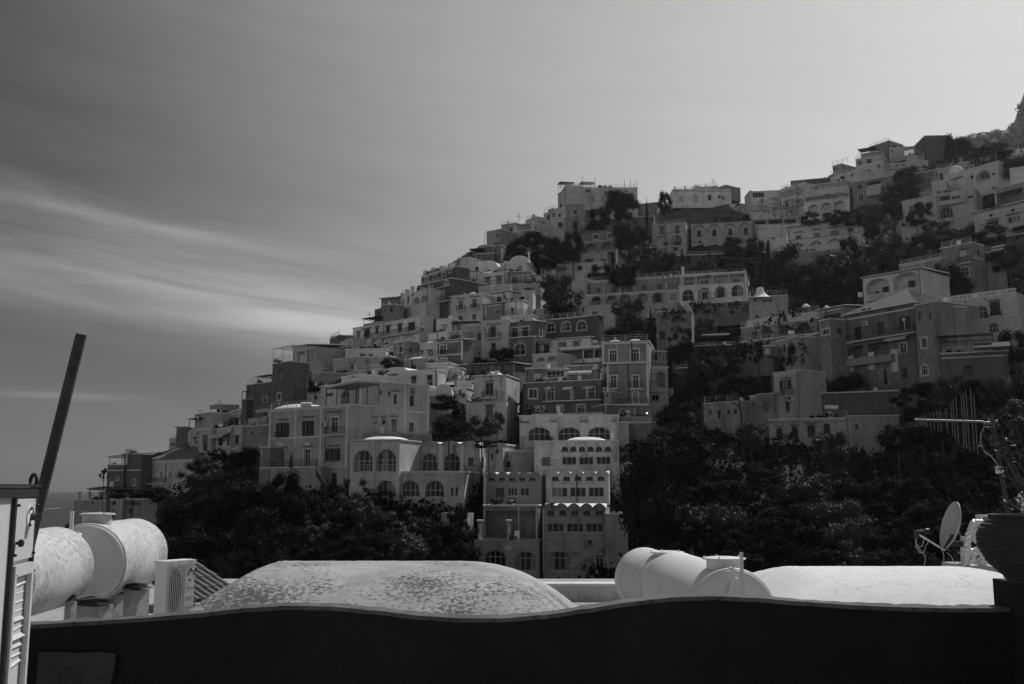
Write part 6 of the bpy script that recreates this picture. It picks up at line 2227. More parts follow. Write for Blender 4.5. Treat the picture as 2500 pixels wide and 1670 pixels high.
# right vault
a = at_px(1762, 1400, 15.6)
b = at_px(2560, 1400, 15.6)
top = at_px(2060, 1303, 17.6)
vault('vaulted_roof', 'crack_white', 'smooth white vault with hairline cracks behind the parapet on the right', a.x, b.x, 15.2, 20.4, ROOF + .35, top.z - ROOF - .35 + .01, edge=(.42, .50))
# hairline cracks are built in the render coat as thin dark joints
# low white wall behind between vault and tanks
m = MB()
a, b = at_px(1262, 1343, 21.4), at_px(1412, 1343, 21.4)
wbox(m, a.x - .3, b.x + .8, 21.4, 21.75, ROOF, a.z)
m2 = MB()
wbox(m2, a.x - .34, b.x + .84, 21.36, 21.79, a.z + .002, a.z + .05)
rw = tag(empty('low_wall', Vector(((a.x + b.x) / 2, 21.5, ROOF))), 'low white parapet between the grey vault and the right water tanks', 'wall')
m.build('wall', 'aged_white', rw)
m2.build('capping', 'crack_white', rw)


# water tanks -----------------------------------------------------------------
def tank(label, p0, p1, r_, m_, hatch=None, pipe=None, bulge=.10, group=None, feet=True, seam=None):
    """p0 near end centre, p1 far end centre"""
    p0, p1 = Vector(p0), Vector(p1)
    ax = (p1 - p0)
    L = ax.length
    ax.normalize()
    root = tag(empty('water_tank', Vector(((p0.x + p1.x) / 2, (p0.y + p1.y) / 2, p0.z - r_))), label, 'water tank', group)
    m = MB()
    prof = []
    ec = MB()
    ec.lathe(p0, [(r_ * math.sin(t / 8 * math.pi / 2) * .965, -bulge * math.cos(t / 8 * math.pi / 2)) for t in range(9)], 64, ax=ax)
    ec.build('end_cap', 'fibre', root, smooth=True)
    prof += [(r_ * .90, .001), (r_ * .985, .005), (r_ * 1.0, .02), (r_ * 1.0, .05), (r_ * .99, .07)]
    prof += [(r_ * .99, L * q / 6) for q in range(1, 6)]
    prof += [(r_ * .99, L - .07), (r_ * 1.0, L - .05), (r_ * 1.0, L - .02)]
    for i in range(7):
        t = i / 6
        prof.append((r_ * math.cos(t * math.pi / 2) * .965, L + bulge * math.sin(t * math.pi / 2)))
    m.lathe(p0, prof, 64, ax=ax)
    m.build('tank_body', m_, root, smooth=True)
    if hatch is not None:
        t, hr, hh = hatch
        c = p0 + ax * (L * t) + Vector((0, 0, r_ * .93))
        m = MB()
        m.lathe(c, [(hr, 0), (hr, hh + r_ * .07)], 32)
        o = m.build('hatch', m_, root, smooth=True)
        m = MB()
        z = hh + r_ * .07
        m.lathe(c, [(hr * 1.22, z + .002), (hr * 1.24, z + .012), (hr * 1.22, z + .024), (hr * .9, z + .034), (hr * .3, z + .040)], 32)
        for q in range(5):
            an = q * 2 * math.pi / 5 + .5
            m.lathe(c + Vector((math.cos(an) * hr * 1.1, math.sin(an) * hr * 1.1, z + .02)), [(.012, 0), (.012, .03)], 8)
        m.build('lid', m_, o, smooth=True)
    return root, ax, L


# left pair
r1 = .60
zc = pix(205 / .9388, 1292 / .9388, 14.6)
nearB = pix(196 / .9388, 1292 / .9388, 14.4)
farB = pix(304 / .9388, 1268 / .9388, 16.6)
farB.z = nearB.z
rootB, axB, LB = tank('streaked white tank with a round hatch on top, second of the left pair', nearB, farB, .565, 'aged_white', hatch=(.17, .20, .10))
farA = pix(122 / .9388, 1300 / .9388, 13.6)
farA.z = nearB.z + .01
nearA = farA - axB * 2.0
tank('lichen-stained white tank half hidden behind the cabinet at the left', nearA, farA, .535, 'aged_white')
# overflow elbow and standpipe of tank B
m = MB()
c = pix(176 / .9388, 1210 / .9388, 14.05)
c.z = nearB.z + .565 * .72
m.tube([c + axB * .12, c - axB * .04, c - axB * .09 + Vector((-.03, 0, -.02)), c - axB * .1 + Vector((-.05, 0, -.09))], .035, 10)
m.lathe(c - axB * .01, [(.048, 0), (.048, .03)], 12, ax=axB)
m.build('elbow_pipe', 'fibre', rootB, smooth=True)
m = MB()
a = at_px(165.5, 1172, 14.1)
m.tube([Vector((a.x, 14.1, ROOF)), Vector((a.x, 14.1, a.z))], .027, 10)
thing_mesh(m, 'standpipe', 'fibre', 'thin upright white pipe in front of the left tank hatch', 'pipe', smooth=True)
# right pair
nearC = pix(1791, 1485, 14.2)
nearC.z = CZ - 1.11 - .6
farC = Vector((2.86, 17.7, nearC.z))
rootC, axC, LC = tank('smooth white tank with hatch and valve nearest on the right', nearC, farC, .60, 'fibre', hatch=(.12, .25, .085))
nearD, farD = Vector((2.86, 18.1, nearC.z - .07)), Vector((2.62, 20.2, nearC.z - .07))
rootD, axD, LD = tank('stained white tank end-to-end behind the nearest right tank', nearD, farD, .60, 'fibre_stained', hatch=(.18, .25, .0))
m = MB()
a, b = at_px(1699, 1266, 13.9), at_px(1699, 1360, 13.9)
m.tube([Vector((a.x, 13.9, ROOF)), Vector((a.x, 13.9, a.z))], .026, 10)
thing_mesh(m, 'standpipe', 'metal_paint', 'upright grey pipe in front of the nearest right tank', 'pipe', smooth=True)
m = MB()
v = pix(1450 + 1610 / 4.696, 1300 + 455 / 4.696, 14.05)
m.tube([v + Vector((-.03, .1, .04)), v + Vector((-.03, -.03, .04)), v, v + Vector((-.02, 0, -.12)), v + Vector((-.09, 0, -.34))], .03, 10)
m.lathe(v + Vector((0, 0, -.13)), [(.05, 0), (.055, .02), (.05, .05)], 12)
m.build('valve', 'fibre', rootC, smooth=True)
m = MB()
hc = nearC + axC * (LC * .22) + Vector((0, 0, .6 * .93 + .10))
m.tube([hc, hc + Vector((.36, 0, 0))], .042, 12)
m.build('overflow_pipe', 'fibre', rootC, smooth=True)
# piers under the left tanks
PIERS = [((176, 1388, 246, 1440), 13.9, 'broken pale concrete block under the left pair of tanks'),
         ((284, 1352, 334, 1440), 14.9, 'smooth square pier with a sunlit side under the second left tank'),
         ((232, 1362, 280, 1440), 15.2, 'dull square pier behind the broken concrete block'),
         ((150, 1380, 172, 1440), 13.2, 'narrow pier under the first left tank')]
for k_, ((x0, y0, x1, y1), Y, lab) in enumerate(PIERS):
    a, b = at_px(x0, y0, Y), at_px(x1, y0, Y)
    w = b.x - a.x
    m = MB()
    an = R(-24)
    fr = Fr(Vector((a.x, Y, ROOF)), (math.cos(an), -math.sin(an) * -1, 0), (math.sin(an) * -1, -math.cos(an), 0))
    fr = Fr(Vector((a.x, Y, ROOF)), (math.cos(an), math.sin(an), 0), (math.sin(an), -math.cos(an), 0))
    m.box(fr, 0, w * .82, 0, a.z - ROOF, -w * .75, 0)
    root = tag(empty('pier', Vector((a.x + w / 2, Y, ROOF))), lab, 'pier')
    m.build('block', 'concrete', root)
    m = MB()
    rn = random.Random(k_)
    zt = a.z - ROOF + .006
    for q in range(3):
        u0, u1 = -.06 + rn.uniform(-.04, .04), w * .85 + rn.uniform(-.02, .10)
        P = fr.P
        m.hexa([P(u0, zt, .05), P(u1, zt + rn.uniform(0, .05), .04), P(u1, zt + .01, -w * .7), P(u0, zt + rn.uniform(0, .03), -w * .7),
                P(u0, zt + .008, .05), P(u1, zt + .06, .04), P(u1, zt + .02, -w * .7), P(u0, zt + .04, -w * .7)])
        zt += .025
    m.build('packing_sheet', 'rust_pipe', root)

# air conditioner -------------------------------------------------------------
Yc = 12.6
edge = at_px(383.5, 1288, Yc)         # the front upright edge between its two faces (photo)
nx, ny = .84, -.543                   # the fan side faces right
acf = Fr(Vector((edge.x, edge.y, edge.z - .72)), (-ny, nx, 0), (nx, ny, 0))
HA = .72
u_r, _ = acf.proj(445 / .9388, 1340 / .9388)
acr = tag(empty('air_conditioner_unit', Vector((edge.x, edge.y, edge.z - HA))), 'white outdoor air conditioner with a round fan guard beside the left tanks', 'air conditioner')
WA = u_r
side_w = .22
m = MB()
holes = [(.05, WA * .66, .06, HA - .07, 'rect', .05, True)]
face_grid(m, acf, WA, HA, holes)
m.quad(acf.P(0, 0, 0), acf.P(0, 0, -side_w), acf.P(0, HA, -side_w), acf.P(0, HA, 0))
m.quad(acf.P(WA, 0, 0), acf.P(WA, 0, -side_w), acf.P(WA, HA, -side_w), acf.P(WA, HA, 0))
m.quad(acf.P(0, 0, -side_w), acf.P(WA, 0, -side_w), acf.P(WA, HA, -side_w), acf.P(0, HA, -side_w))
m.build('casing', 'ac_paint', acr)
m = MB()
m.box(acf, -.012, WA + .012, HA - .045, HA + .006, -side_w - .012, .012)
m.build('top_cover', 'ac_paint', acr)
cu, cv, rf = .05 + (WA * .66 - .05) / 2, HA / 2, min((WA * .66 - .05) / 2 - .02, .28)
rfv = HA / 2 - .09
m = MB()
m.quad(*[acf.P(cu + rf * math.cos(R(t * 10)), cv + rfv * math.sin(R(t * 10)), -.042) for t in range(36)])
m.build('fan', 'black_paint', acr)
m = MB()
for i in range(22):
    v = lerp(.08, HA - .09, i / 21)
    m.box(acf, .045, WA * .665, v - .0017, v + .0017, .002, .008)
for i in range(9):
    u = lerp(.06, WA * .65, i / 8)
    m.box(acf, u - .003, u + .003, .06, HA - .07, .0085, .012)
m.build('fan_guard', 'ac_paint', acr)
m = MB()
for v in (.14, .26, .38):
    m.box(acf, WA * .70, WA * .98, v, v + .006, 0.001, .004)
m.build('panel_joint', 'iron', acr)
for i, (u, v) in enumerate(((.05, HA - .02), (WA * .4, HA - .02), (WA * .8, HA - .02))):
    m = MB()
    m.lathe(acf.P(u, v, .0125), [(.008, 0), (.008, .003)], 10, ax=acf.un)
    m.build('screw', 'iron', acr)


def text_obj(s, size, fr, u, v, w, m_, parent, name='lettering', shear=0.0, sx=1.0, rot=0.0):
    cu_ = bpy.data.curves.new(name, 'FONT')
    cu_.body = s
    cu_.size = size
    cu_.extrude = 0.0008
    cu_.shear = shear
    cu_.align_x = 'CENTER'
    cu_.align_y = 'CENTER'
    to = bpy.data.objects.new(name, cu_)
    col.objects.link(to)
    dg = bpy.context.evaluated_depsgraph_get()
    me = bpy.data.meshes.new_from_object(to.evaluated_get(dg))
    bpy.data.objects.remove(to)
    ca, sa = math.cos(rot), math.sin(rot)
    for q in me.vertices:
        x, y = q.co.x * sx, q.co.y
        x, y = x * ca - y * sa, x * sa + y * ca
        q.co = fr.P(u + x, v + y, w + q.co.z) - ABS(parent)
    me.materials.clear()
    o = new_obj(name, me, parent, m_)
    return o


text_obj('M', .13, acf, WA * .84, HA - .15, .004, 'black_paint', acr, 'emblem', shear=.45, sx=1.3)
text_obj('Mi', .05, acf, WA * .80, HA - .25, .004, 'black_paint', acr, 'lettering', shear=.4)

# clay tiled roof behind the air conditioner -----------------------------------
tr_root = tag(empty('tiled_roof', at_px(480, 1345, 19)), 'small roof of half-round clay tiles right of the air conditioner', 'roof')
ta = at_px(446, 1300, 21.5)
sl = Vector((2.3, -1.3, -1.12)).normalized()      # down the slope, to the right
cr_ = Vector((1.15, 2.2, 0)).normalized()
proto = None
o0 = Vector((ta.x - .75, 20.2, ta.z + .12))
m = MB()
nrm = sl.cross(cr_).normalized()
if nrm.z < 0:
    nrm = -nrm
m.quad(o0 - cr_ * .2 - nrm * .03, o0 + cr_ * 1.5 - nrm * .03, o0 + cr_ * 1.5 + sl * 1.6 - nrm * .03, o0 - cr_ * .2 + sl * 1.6 - nrm * .03)
m.build('roof_deck', 'clay_tile', tr_root)
for r_i in range(8):
    for k_i in range(4):
        if proto is None:
            mm = MB()
            n = 6
            for i in range(n):
                a0, a1 = math.pi * i / n, math.pi * (i + 1) / n
                rr0, rr1 = .085, .065
                p = lambda a_, rr, d: cr_ * (-math.cos(a_) * rr) + nrm * (math.sin(a_) * rr) + sl * d
                mm.quad(p(a0, rr1, 0), p(a1, rr1, 0), p(a1, rr0, .45), p(a0, rr0, .45))
                mm.quad(p(a0, rr0, .45), p(a1, rr0, .45), p(a1, rr0 - .018, .45), p(a0, rr0 - .018, .45))
            proto = mm.build('tile', 'clay_tile', None, smooth=False)
            t_o = proto
        else:
            t_o = bpy.data.objects.new('tile', proto.data)
            col.objects.link(t_o)
        t_o.parent = tr_root
        t_o.location = o0 + cr_ * (r_i * .2) + sl * (k_i * .4) + nrm * (.012 + .004 * (k_i % 2)) - tr_root.location + Vector((0, 0, random.uniform(-.006, .006)))

# leaning pipe and cabinet -------------------------------------------------------
YL = 3.15
m = MB()
pa = pix(198.5, 816.5, YL)
pb = pix(88, 1262, YL)
d = (pb - pa).normalized()
m.tube([pb + d * .25, pb, pa.lerp(pb, .5), pa], .0172, 20)
root = tag(empty('leaning_pipe', pb + d * .25), 'thick dark rusted pipe leaning up to the right against the sky', 'pipe')
m.build('pipe', 'rust_pipe', root, smooth=True)
m = MB()
hp = pa.lerp(pb, .21)
pts = []
for q in range(12):
    a_ = q / 12 * 2 * math.pi
    rx_, rz_ = .0075 * (1 + .35 * math.sin(a_ * 3)), .021 * (1 + .25 * math.sin(a_ * 2 + 1))
    pts.append(hp + Vector((.004 + rx_ * math.cos(a_) - d.x * 0, -.0180, rz_ * math.sin(a_))) + Vector((-d.x / d.z * 0, 0, 0)))
m.quad(*pts)
m.build('rust_hole', 'black_paint', root)

cf_o = Vector((0, 0, 0))
A2 = ray(31, 1400) * 2.6
B2 = ray(67, 1390) * 2.73
ux = Vector((B2.x - A2.x, B2.y - A2.y, 0)).normalized()
un = Vector((ux.y, -ux.x, 0))
if un.x < 0:
    un = -un
cf = Fr(Vector((A2.x, A2.y, CZ)), ux, un)
cf.P0 = cf.P
cabinet = tag(empty('metal_cabinet', Vector((A2.x, A2.y, CZ - 1.6))), 'white metal cabinet with louvred door, round plate and ring at the left edge', 'cabinet')


def cp(x, y, w=0.0):
    X, Y = s_('S', x, y)
    return cf.proj(X, Y, w)


uR, vT = cp(277, 92)
u_seam = cp(100, 400)[0]
m = MB()
m.box(cf, -.9, uR - .004, -1.6, vT - .004, -.5, -.006)
m.build('body', 'metal_paint', cabinet)
# dark top rail, seams and edges
m = MB()
_, v_rail = cp(200, 165)
m.box(cf, -.9, uR, v_rail, vT, -.5, .006)
m.box(cf, -.9, uR + .004, vT + .001, vT + .008, -.5, .010)
m.build('top_rail', 'black_paint', cabinet)
m = MB()
m.box(cf, u_seam - .009, u_seam + .007, -1.6, v_rail - .001, -.006, .004)
m.build('door_seam', 'black_paint', cabinet)
m = MB()
m.box(cf, uR - .010, uR, -1.6, v_rail - .001, -.5, .005)
m.build('corner_post', 'black_paint', cabinet)
# upper plain door panel
_, v_louv = cp(170, 665)
m = MB()
m.box(cf, u_seam + .008, uR - .011, v_louv + .012, v_rail - .004, -.005, .003)
d1 = m.build('door', 'metal_paint', cabinet)
# lower louvred door
m = MB()
fw = .020
uL2, uR2 = u_seam + .009, uR - .012
m.box(cf, uL2, uL2 + fw * .8, -1.6, v_louv, -.004, .010)
m.box(cf, uR2 - fw * .9, uR2, -1.6, v_louv, -.004, .010)
m.box(cf, uL2 + fw * .8, uR2 - fw * .9, v_louv - .028, v_louv, -.004, .010)
d2 = m.build('louvred_door', 'metal_paint', cabinet)
m = MB()
m.box(cf, uL2 + fw * .8, uR2 - fw * .9, -1.6, v_louv - .03, -.030, -.026)
m.build('louvre_back', 'black_paint', cabinet)
rn = random.Random(9)
v = v_louv - .045
_, vgap = cp(70, 1470)
for i in range(34):
    if not (vgap - .03 < v < vgap + .012):
        m = MB()
        tl_ = rn.uniform(-.010, .009)
        ti = rn.uniform(-.005, .005)
        P = cf.P
        a_, b_ = uL2 + fw * .8, uR2 - fw * .9
        dz_ = rn.uniform(-.004, .004)
        m.hexa([P(a_, v - .012 + dz_, -.002 + ti), P(b_, v - .012 - dz_, -.002 + ti), P(b_, v + .010 + tl_, -.024), P(a_, v + .010 + tl_, -.024),
                P(a_, v - .009 + dz_, .001 + ti), P(b_, v - .009 - dz_, .001 + ti), P(b_, v + .013 + tl_, -.022), P(a_, v + .013 + tl_, -.022)])
        m.build('slat', 'metal_paint', d2)
    v -= .0225
# round plate with lettering and the black lock
cu, cv = cp(213, 313)
m = MB()
m.lathe(cf.P(cu, cv, .003), [(.030, 0), (.030, .003)], 32, ax=cf.un)
plate = m.build('plate', 'crack_white', cabinet)
s = 'ARRESTO'
for i, ch in enumerate(s):
    an = R(150 - i * 20)
    rr = .023
    text_obj(ch, .0115, cf, cu + rr * math.cos(an), cv + rr * math.sin(an), .0065, 'black_paint', cabinet, 'letter', rot=an - math.pi / 2)
for i, ch in enumerate('OIL'):
    an = R(245 + i * 22)
    rr = .023
    text_obj(ch, .0105, cf, cu + rr * math.cos(an), cv + rr * math.sin(an), .0065, 'black_paint', cabinet, 'letter', rot=an + math.pi / 2)
m = MB()
m.lathe(cf.P(cu + .004, cv, .004), [(.010, 0), (.010, .010), (.008, .012), (.008, .026)], 18, ax=cf.un)
m.box(cf, cu - .008, cu + .018, cv - .010, cv + .010, .026, .036)
m.build('handle', 'rust_pipe', cabinet, smooth=False)
for (x, y) in ((125, 512),):
    ku, kv = cp(x - 18, y)
    m = MB()
    m.lathe(cf.P(ku, kv, .003), [(.004, 0), (.004, .007), (.009, .008), (.010, .012), (.009, .018), (.005, .020)], 8, ax=cf.un)
    m.build('knob', 'black_paint', cabinet)
for (x, y) in ((121, 228), (92, 604), (90, 755), (262, 228), (232, 582), (232, 715)):
    ku, kv = cp(x, y)
    m = MB()
    m.lathe(cf.P(ku, kv, .003), [(.0038, 0), (.0038, .006), (.002, .008)], 8, ax=cf.un)
    m.build('bolt', 'black_paint', cabinet)
# lifting ring on the top corner
m = MB()
rc = pix(82, 1173.5, 2.80)
dr = Vector((.80, -.6, 0)).normalized()
pts = [rc + (dr * math.cos(R(t * 15)) + Vector((0, 0, 1)) * math.sin(R(t * 15))) * .0165 for t in range(25)]
m.tube(pts, .0052, 10, caps=False)
m.tube([rc - Vector((0, 0, .016)), rc - Vector((0, 0, .034))], .007, 8)
m.build('lifting_ring', 'black_paint', cabinet, smooth=True)
m = MB()
w0 = pix(90, 1192, 2.78)
pts = [w0 + Vector((x, -.01, z)) for x, z in ((-.02, 0), (0, .003), (.02, -.002), (.032, .001), (.036, .006), (.032, .008), (.026, -.004), (.034, -.010))]
m.tube(pts, .0011, 5)
m.build('wire', 'black_paint', cabinet)

# aerial mast with comb antenna -----------------------------------------------------
YA = 8.5
am = tag(empty('tv_antenna', at_px(790, 650, YA, 'W')), 'comb-shaped television antenna on a leaning mast at the right', 'antenna')
m = MB()
a, b = at_px(697, 130, YA, 'W'), at_px(786, 655, YA, 'W')
m.tube([b + (b - a).normalized() * .5, b, a], .021, 10, .016)
m.build('mast', 'rust_pipe', am, smooth=True)
m = MB()
a, b = at_px(292, 163, YA, 'W'), at_px(655, 173, YA, 'W')
m.tube([a, b], .0085, 8)
c_, d_ = at_px(655, 182, YA, 'W'), at_px(730, 172, YA, 'W')
m.tube([c_, d_], .012, 8)
m.build('boom', 'dull_metal', am, smooth=True)
EL = [(318, 148, 192), (330, 142, 196), (343, 138, 200), (352, 133, 204), (373, 127, 208), (392, 122, 214), (411, 114, 221), (427, 109, 228), (459, 103, 236), (486, 65, 240), (497, 55, 274), (512, 40, 285), (540, 27, 300), (552, 24, 315), (566, 5, 318), (590, -6, 330), (608, 40, 348)]
for i, (x, y0, y1) in enumerate(EL):
    yb_ = 166 + (x - 300) * .02
    up = i % 2 == 0 or i > 8
    m = MB()
    p0 = at_px(x - 4, y0, YA, 'W')
    p1 = at_px(x + (y1 - 165) * .1, y1, YA, 'W')
    m.tube([p0, p1], .0033, 5)
    m.build('element', 'dull_metal', am)
m = MB()
pts = [at_px(x, y, YA - .03, 'W') for x, y in ((662, 195), (642, 240), (640, 290), (660, 330), (700, 360), (730, 400), (745, 430), (775, 470))]
m.tube(pts, .004, 6)
m.build('cable', 'cable', am, smooth=True)
m = MB()
c_ = at_px(741, 430, YA, 'W')
m.lathe(c_ - Vector((0, 0, .03)), [(.030, 0), (.034, .03), (.030, .06)], 10)
m.build('tape', 'crack_white', am)

# satellite dish ---------------------------------------------------------------------
YD = 21.6
ds = tag(empty('satellite_dish', at_px(745, 1020, YD, 'Q')), 'grey satellite dish seen almost edge-on with its feed arm to the left', 'satellite dish')
cd = at_px(612, 505, YD, 'Q')
half = (at_px(612, 215, YD, 'Q') - at_px(612, 800, YD, 'Q')).z / 2
nd = Vector((-.97, .06, .30)).normalized()
m = MB()
n, rg = 40, 6
upv = (Vector((0, 0, 1)) - nd * nd.z).normalized()
sdv = nd.cross(upv)
tl = 0.0
lv = []
for side_ in (0, 1):
    base = len(m.v)
    for j in range(rg + 1):
        r_ = half * j / rg
        for i in range(n):
            a_ = 2 * math.pi * i / n
            dep_ = (r_ / half) ** 2 * .14 - side_ * .022 + (.007 if j == rg else 0)
            m.v.append(cd + upv * (r_ * math.cos(a_) * 1.0) + sdv * (r_ * .93 * math.sin(a_)) + nd * (dep_ - .09) + Vector((0, 0, 0)))
    for j in range(rg):
        for i in range(n):
            a0 = base + j * n + i
            a1 = base + j * n + (i + 1) % n
            m.f.append((a0, a1, a1 + n, a0 + n))
k0, k1 = rg * n, (rg + 1) * n + rg * n
for i in range(n):
    m.f.append((k0 + i, k0 + (i + 1) % n, k1 + (i + 1) % n, k1 + i))
m.build('reflector', 'cable', ds, smooth=True)
m = MB()
a, b = at_px(520, 800, YD, 'Q'), at_px(215, 615, YD - .45, 'Q')
m.tube([a, b], .022, 8)
m.build('feed_arm', 'metal_paint', ds, smooth=True)
m = MB()
c_ = at_px(180, 610, YD - .47, 'Q')
m.lathe(c_ - Vector((0, 0, .09)), [(.052, 0), (.055, .16), (.037, .18)], 12)
c2 = at_px(200, 575, YD - .47, 'Q')
m.tube([c2, c2 + Vector((.17, .04, .0))], .026, 10)
m.lathe(c2 + Vector((.17, .04, 0)), [(.056, 0), (.06, .075), (.037, .083)], 14, ax=(1, .2, 0))
m.build('feed_head', 'black_paint', ds, smooth=True)
m = MB()
a, b = at_px(540, 790, YD, 'Q'), at_px(625, 620, YD, 'Q')
m.tube([a, b], .065, 6, .04)
c_, e_ = at_px(585, 725, YD, 'Q'), at_px(745, 725, YD + .05, 'Q')
m.tube([c_, e_], .083, 4)
m.build('bracket', 'black_paint', ds)
m = MB()
a, b = at_px(745, 635, YD + .05, 'Q'), at_px(755, 1040, YD + .05, 'Q')
m.tube([Vector((b.x, b.y, ROOF)), b, a], .066, 12)
m.build('post', 'metal_paint', ds, smooth=True)
for pts in ([(185, 655), (182, 720), (215, 765), (255, 750), (268, 690), (272, 665)], [(180, 655), (175, 760), (225, 830), (270, 830), (300, 740), (330, 700)],
            [(190, 740), (230, 800), (280, 860), (292, 920), (275, 980), (268, 1030)], [(485, 795), (512, 860), (512, 930), (530, 990), (560, 1030)],
            [(548, 830), (600, 870), (640, 950), (690, 1005), (735, 990), (750, 900)], [(740, 880), (710, 940), (650, 990), (610, 1030)], [(745, 870), (755, 960), (730, 1010), (690, 1030)],
            [(665, 565), (700, 590), (718, 650), (722, 700)]):
    m = MB()
    m.tube([at_px(x, y, YD - .22, 'Q') for x, y in pts], .0083, 6)
    m.build('cable', 'cable', ds, smooth=True)

# silver foil ducts -------------------------------------------------------------------
YF = 21.0
fd = tag(empty('foil_wrapped_pipes', at_px(870, 1030, YF, 'Q')), 'silver foil-wrapped pipes looping up from the roof beside the big dark pot', 'pipe')
DU = [([(782, 985), (790, 860), (800, 700), (825, 580), (870, 490), (925, 465), (985, 490), (1020, 560), (1035, 640)], 0.072),
      ([(1035, 640), (985, 600), (940, 562), (895, 560), (868, 600), (880, 660), (930, 705), (985, 720)], 0.068),
      ([(960, 640), (985, 760), (990, 860), (975, 960), (960, 1050)], 0.076),
      ([(785, 860), (840, 825), (900, 795), (960, 795), (1010, 830), (1040, 900)], 0.060),
      ([(960, 810), (900, 830), (868, 870), (880, 930), (940, 945)], 0.060),
      ([(800, 925), (870, 932), (930, 935)], 0.056)]
for pts, r_ in DU:
    m = MB()
    P_ = [at_px(x, y, YF, 'Q') for x, y in pts]
    fine = []
    for i in range(len(P_) - 1):
        p0, p1, p2, p3 = P_[max(i - 1, 0)], P_[i], P_[i + 1], P_[min(i + 2, len(P_) - 1)]
        for q in range(5):
            t = q / 5
            fine.append(0.5 * ((2 * p1) + (-p0 + p2) * t + (2 * p0 - 5 * p1 + 4 * p2 - p3) * t * t + (-p0 + 3 * p1 - 3 * p2 + p3) * t ** 3))
    fine.append(P_[-1])
    m.tube(fine, r_, 10)
    rq = random.Random(len(pts))
    m.v = [v_ + Vector((rq.uniform(-1, 1), rq.uniform(-1, 1), rq.uniform(-1, 1))) * r_ * .16 for v_ in m.v]
    m.build('pipe', 'foil', fd)
m = MB()
a, b = at_px(755, 985, YF + .1, 'Q'), at_px(1200, 1020, YF + .1, 'Q')
wbox(m, a.x, b.x, YF - .1, YF + 1.2, ROOF, a.z)
thing_mesh(m, 'plinth', 'concrete', 'low rough concrete plinth under the foil-wrapped pipes', 'plinth')
# table-like box behind the pot
YT = 22.6
m = MB()
a, b = at_px(935, 380, YT, 'Q'), at_px(1560, 395, YT, 'Q')
tb = tag(empty('equipment_box', Vector(((a.x + b.x) / 2, YT + .2, ROOF))), 'pale open-fronted metal box standing behind the big pot', 'box')
wbox(m, a.x, b.x, YT, YT + .2, a.z - .055, a.z)
m.build('top', 'metal_paint', tb)
m = MB()
wbox(m, a.x, a.x + .09, YT, YT + .2, ROOF, a.z - .057)
wbox(m, b.x - .1, b.x, YT, YT + .2, ROOF, a.z - .057)
m.build('side', 'cable', tb)  # duller grey than the top, painting in the shade on the sides
m = MB()
wbox(m, a.x + .036, b.x - .101, YT + .06, YT + .2, ROOF, a.z - .057)
m.build('inner_shade', 'black_paint', tb)  # black block that stands for the shade inside the open front
m = MB()
c_ = at_px(1470, 330, YT, 'Q')
m.lathe(Vector((c_.x + .17, YT + .1, a.z)), [(.12, 0), (.22, .15), (.25, .35), (.17, .5), (.05, .55)], 20)
thing_mesh(m, 'white_jar', 'fibre', 'rounded white jar on the box at the far right edge', 'jar', smooth=True)

# big ribbed pot on a pier at the right edge -------------------------------------------
YK = 3.6
pc = pix(2520, 1423, YK)
k_ = YK / F
m = MB()
prof = []
HZ = (1423 - 1266) * k_
for i in range(60):
    t = i / 59
    # silhouette: narrow foot, wide shoulder, rounding to the rim
    pr_ = [(0, 52), (.10, 62), (.3, 96), (.55, 115), (.72, 116), (.85, 106), (.95, 92), (1.0, 84)]
    j, q = seg([p[0] for p in pr_], t)
    r_ = lerp(pr_[j][1], pr_[j + 1][1], q) * k_
    rib = .0022 * math.sin(t * 59 * math.pi * .55)
    prof.append((r_ + rib, t * HZ))
prof += [(86 * k_, HZ), (86 * k_, HZ + .006), (72 * k_, HZ + .006), (70 * k_, HZ - .04)]
m.lathe(pc, prof, 64)
thing_mesh(m, 'ribbed_pot', 'terracotta', 'big dark ribbed pot on the wall pier at the right edge', 'pot', smooth=True)
m = MB()
a = pix(2424, 1423, 3.79)
wbox(m, a.x, a.x + .9, 2.95, 3.79, CZ - 1.9, pc.z - .001)
thing_mesh(m, 'pier', 'dark_wall', 'square dark pier rising from the parapet under the big ribbed pot', 'pier')


# leafy shrub at the right edge, behind the pot
YS = 5.4
sh = tag(empty('potted_shrub', Vector((pix(2490, 1270, YS).x, YS, CZ - 1.2))), 'loose leafy shrub with glossy leaves at the right edge above the pot', 'shrub')
rn = random.Random(12)
bm_, lf = MB(), MB()
base_p = pix(2540, 1275, YS)
TIPS = [(2395, 1010), (2400, 1060), (2420, 1110), (2440, 1035), (2460, 1090), (2470, 1130), (2480, 1040), (2490, 1180), (2450, 1160), (2500, 1100), (2440, 1210), (2475, 1215), (2510, 1010), (2405, 1095), (2520, 1150), (2430, 1070), (2490, 1230), (2455, 1010), (2530, 1060), (2415, 1035)]
for (x, y) in TIPS:
    tp = pix(x, y, YS + rn.uniform(-.25, .25))
    mid = base_p.lerp(tp, .55) + Vector((rn.uniform(-.03, .03), rn.uniform(-.03, .03), rn.uniform(.01, .05)))
    bm_.tube([base_p, mid, tp], .005, 5, .002)
    for q in range(16):
        t = rn.uniform(.55, 1.05)
        c = (base_p.lerp(mid, t / .55) if t < .55 else mid.lerp(tp, (t - .55) / .45)) + Vector((rn.gauss(0, .018), rn.gauss(0, .018), rn.gauss(0, .018)))
        n_ = Vector((rn.gauss(0, 1), rn.gauss(0, 1), rn.gauss(0, 1) + .6)).normalized()
        e = n_.orthogonal().normalized()
        an = rn.uniform(0, 6.28)
        e = (e * math.cos(an) + n_.cross(e) * math.sin(an)) * rn.uniform(.010, .018)
        f_ = n_.cross(e) * .5
        lf.quad(c - e, c - f_, c + e, c + f_)
bm_.build('branches', 'bark', sh, smooth=True)
